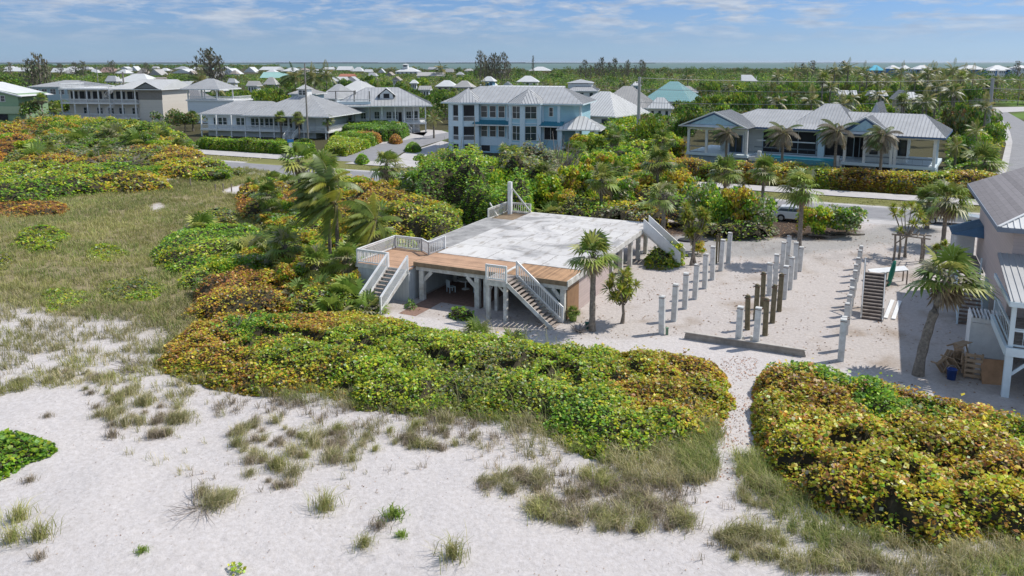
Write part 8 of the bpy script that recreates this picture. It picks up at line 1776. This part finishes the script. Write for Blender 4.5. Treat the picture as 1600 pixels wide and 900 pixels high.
# coconut group above the pool house
ORD20 = ORD + ['thirteenth', 'fourteenth', 'fifteenth', 'sixteenth', 'seventeenth', 'eighteenth', 'nineteenth', 'twentieth']
for i, (u, vb, vc, s) in enumerate(sorted([(1322, 165, 106, 17), (1345, 165, 112, 18), (1308, 165, 118, 16), (1365, 168, 122, 18), (1385, 168, 126, 18), (1404, 170, 114, 20), (1425, 170, 128, 18), (1450, 172, 116, 22), (1468, 172, 126, 20), (1484, 174, 110, 20), (1500, 174, 124, 20), (1515, 176, 118, 20), (1530, 172, 132, 16), (1560, 160, 128, 16), (1590, 165, 130, 16), (1240, 150, 112, 14), (1260, 150, 108, 12), (1288, 158, 116, 15), (1440, 165, 136, 16), (1215, 150, 118, 12)])):
    palm_px('coco', u, vb, vc, f'tall coconut palm, {ORD20[i]} from the left in the palm group above the pool house', s, grp='coconut palms above the pool house', r0=.17)
# far canopy that reads as one mass
def far_wood(name, lab, y0, y1, n, hr, leaf, clump, seed, mixn, xr=None):
    r = np.random.default_rng(seed); C = []; nm = []; sz = []
    ys = y0 + (y1 - y0) * np.sqrt(r.random(n)); xs = r.uniform(-.72, .72, n) * ys
    for x, y in zip(xs, ys):
        if y < 330 and not side_street_free(x, y): continue
        if xr and not xr(x, y): continue
        R0 = r.uniform(2.5, 5.5) * (1 + y / 2500); h = min(r.uniform(*hr), max_h(x, y, R0))
        if h < 2: continue
        k = int(clump * (.6 + .8 * r.random())); a = r.uniform(0, 6.28, k); q = np.sqrt(r.random(k)) * R0; zz = h * (.35 + .65 * (1 - (q / R0) ** 2) ** .5 * r.uniform(.55, 1, k)); C.append(np.stack([x + q * np.cos(a), y + q * np.sin(a), zz], 1)); nm += [mixn[int(fbm(x, y, 45, seed) * 1.6 * len(mixn) + r.integers(3)) % len(mixn)]] * k; sz += [leaf * (.7 + y / 900)] * k
    C = np.concatenate(C); V, Fc = leaf_quads(C, np.array(sz), r, .8, .5); o = link(name, mesh_np(name, V, Fc, [M['tree_leaf']], pick_cols(np.array(nm), r, .22))); setp(o, lab, None, None, 'stuff')
MIXES.update({'tb': (['OL', 'B', 'GR', 'SG', 'DG'], [.3, .2, .15, .2, .15])})
mx_far = ['tg', 'td', 'to', 'tb', 'tl', 'td', 'tgrey']
far_wood('wood_canopy', 'low green undergrowth filling the gaps between trees and houses', 150, 320, 3000, (2.4, 6.6), .55, 80, 1, mx_far)
far_wood('wood_canopy', 'green tree canopy spreading between the far houses', 300, 700, 4200, (3.5, 8.5), .62, 60, 2, mx_far)
far_wood('far_wood', 'dark wooded flats reaching to the water', 650, 1180, 4600, (3.0, 8.5), .8, 40, 3, ['tb', 'tgrey', 'td', 'tb', 'to'])
far_wood('wood_canopy', 'taller dark tree clumps standing out of the canopy between the far houses', 260, 900, 520, (8.0, 13.0), .7, 170, 7, ['td', 'tg', 'to', 'td'])
far_wood('far_wood', 'dark trees on the far left skyline', 1100, 2600, 2600, (5, 11.0), 1.0, 36, 4, ['td', 'to', 'td'], lambda x, y: x < -y * .30 or (x < -y*.12 and y < 1600))

# ------------------------------------------------------------------ haze of the sea air
def haze():
    mb = MB(); mb.box(-70000, 70000, -4000, 72000, -2.0, 40.0); m = bpy.data.materials.new('haze'); m.use_nodes = True; nt = m.node_tree
    nt.nodes.remove(nt.nodes['Principled BSDF']); v = nt.nodes.new('ShaderNodeVolumePrincipled'); v.inputs['Color'].default_value = (0.82, 0.90, 1.0, 1); v.inputs['Density'].default_value = HAZE_DENSITY; v.inputs['Anisotropy'].default_value = 0.3
    nt.links.new(v.outputs[0], nt.nodes['Material Output'].inputs['Volume']); o = mb.build('haze', m); o['kind'] = 'stuff'; o['label'] = 'thin pale sea haze over the far wood and water'
HAZE_DENSITY = 0.000028
haze()
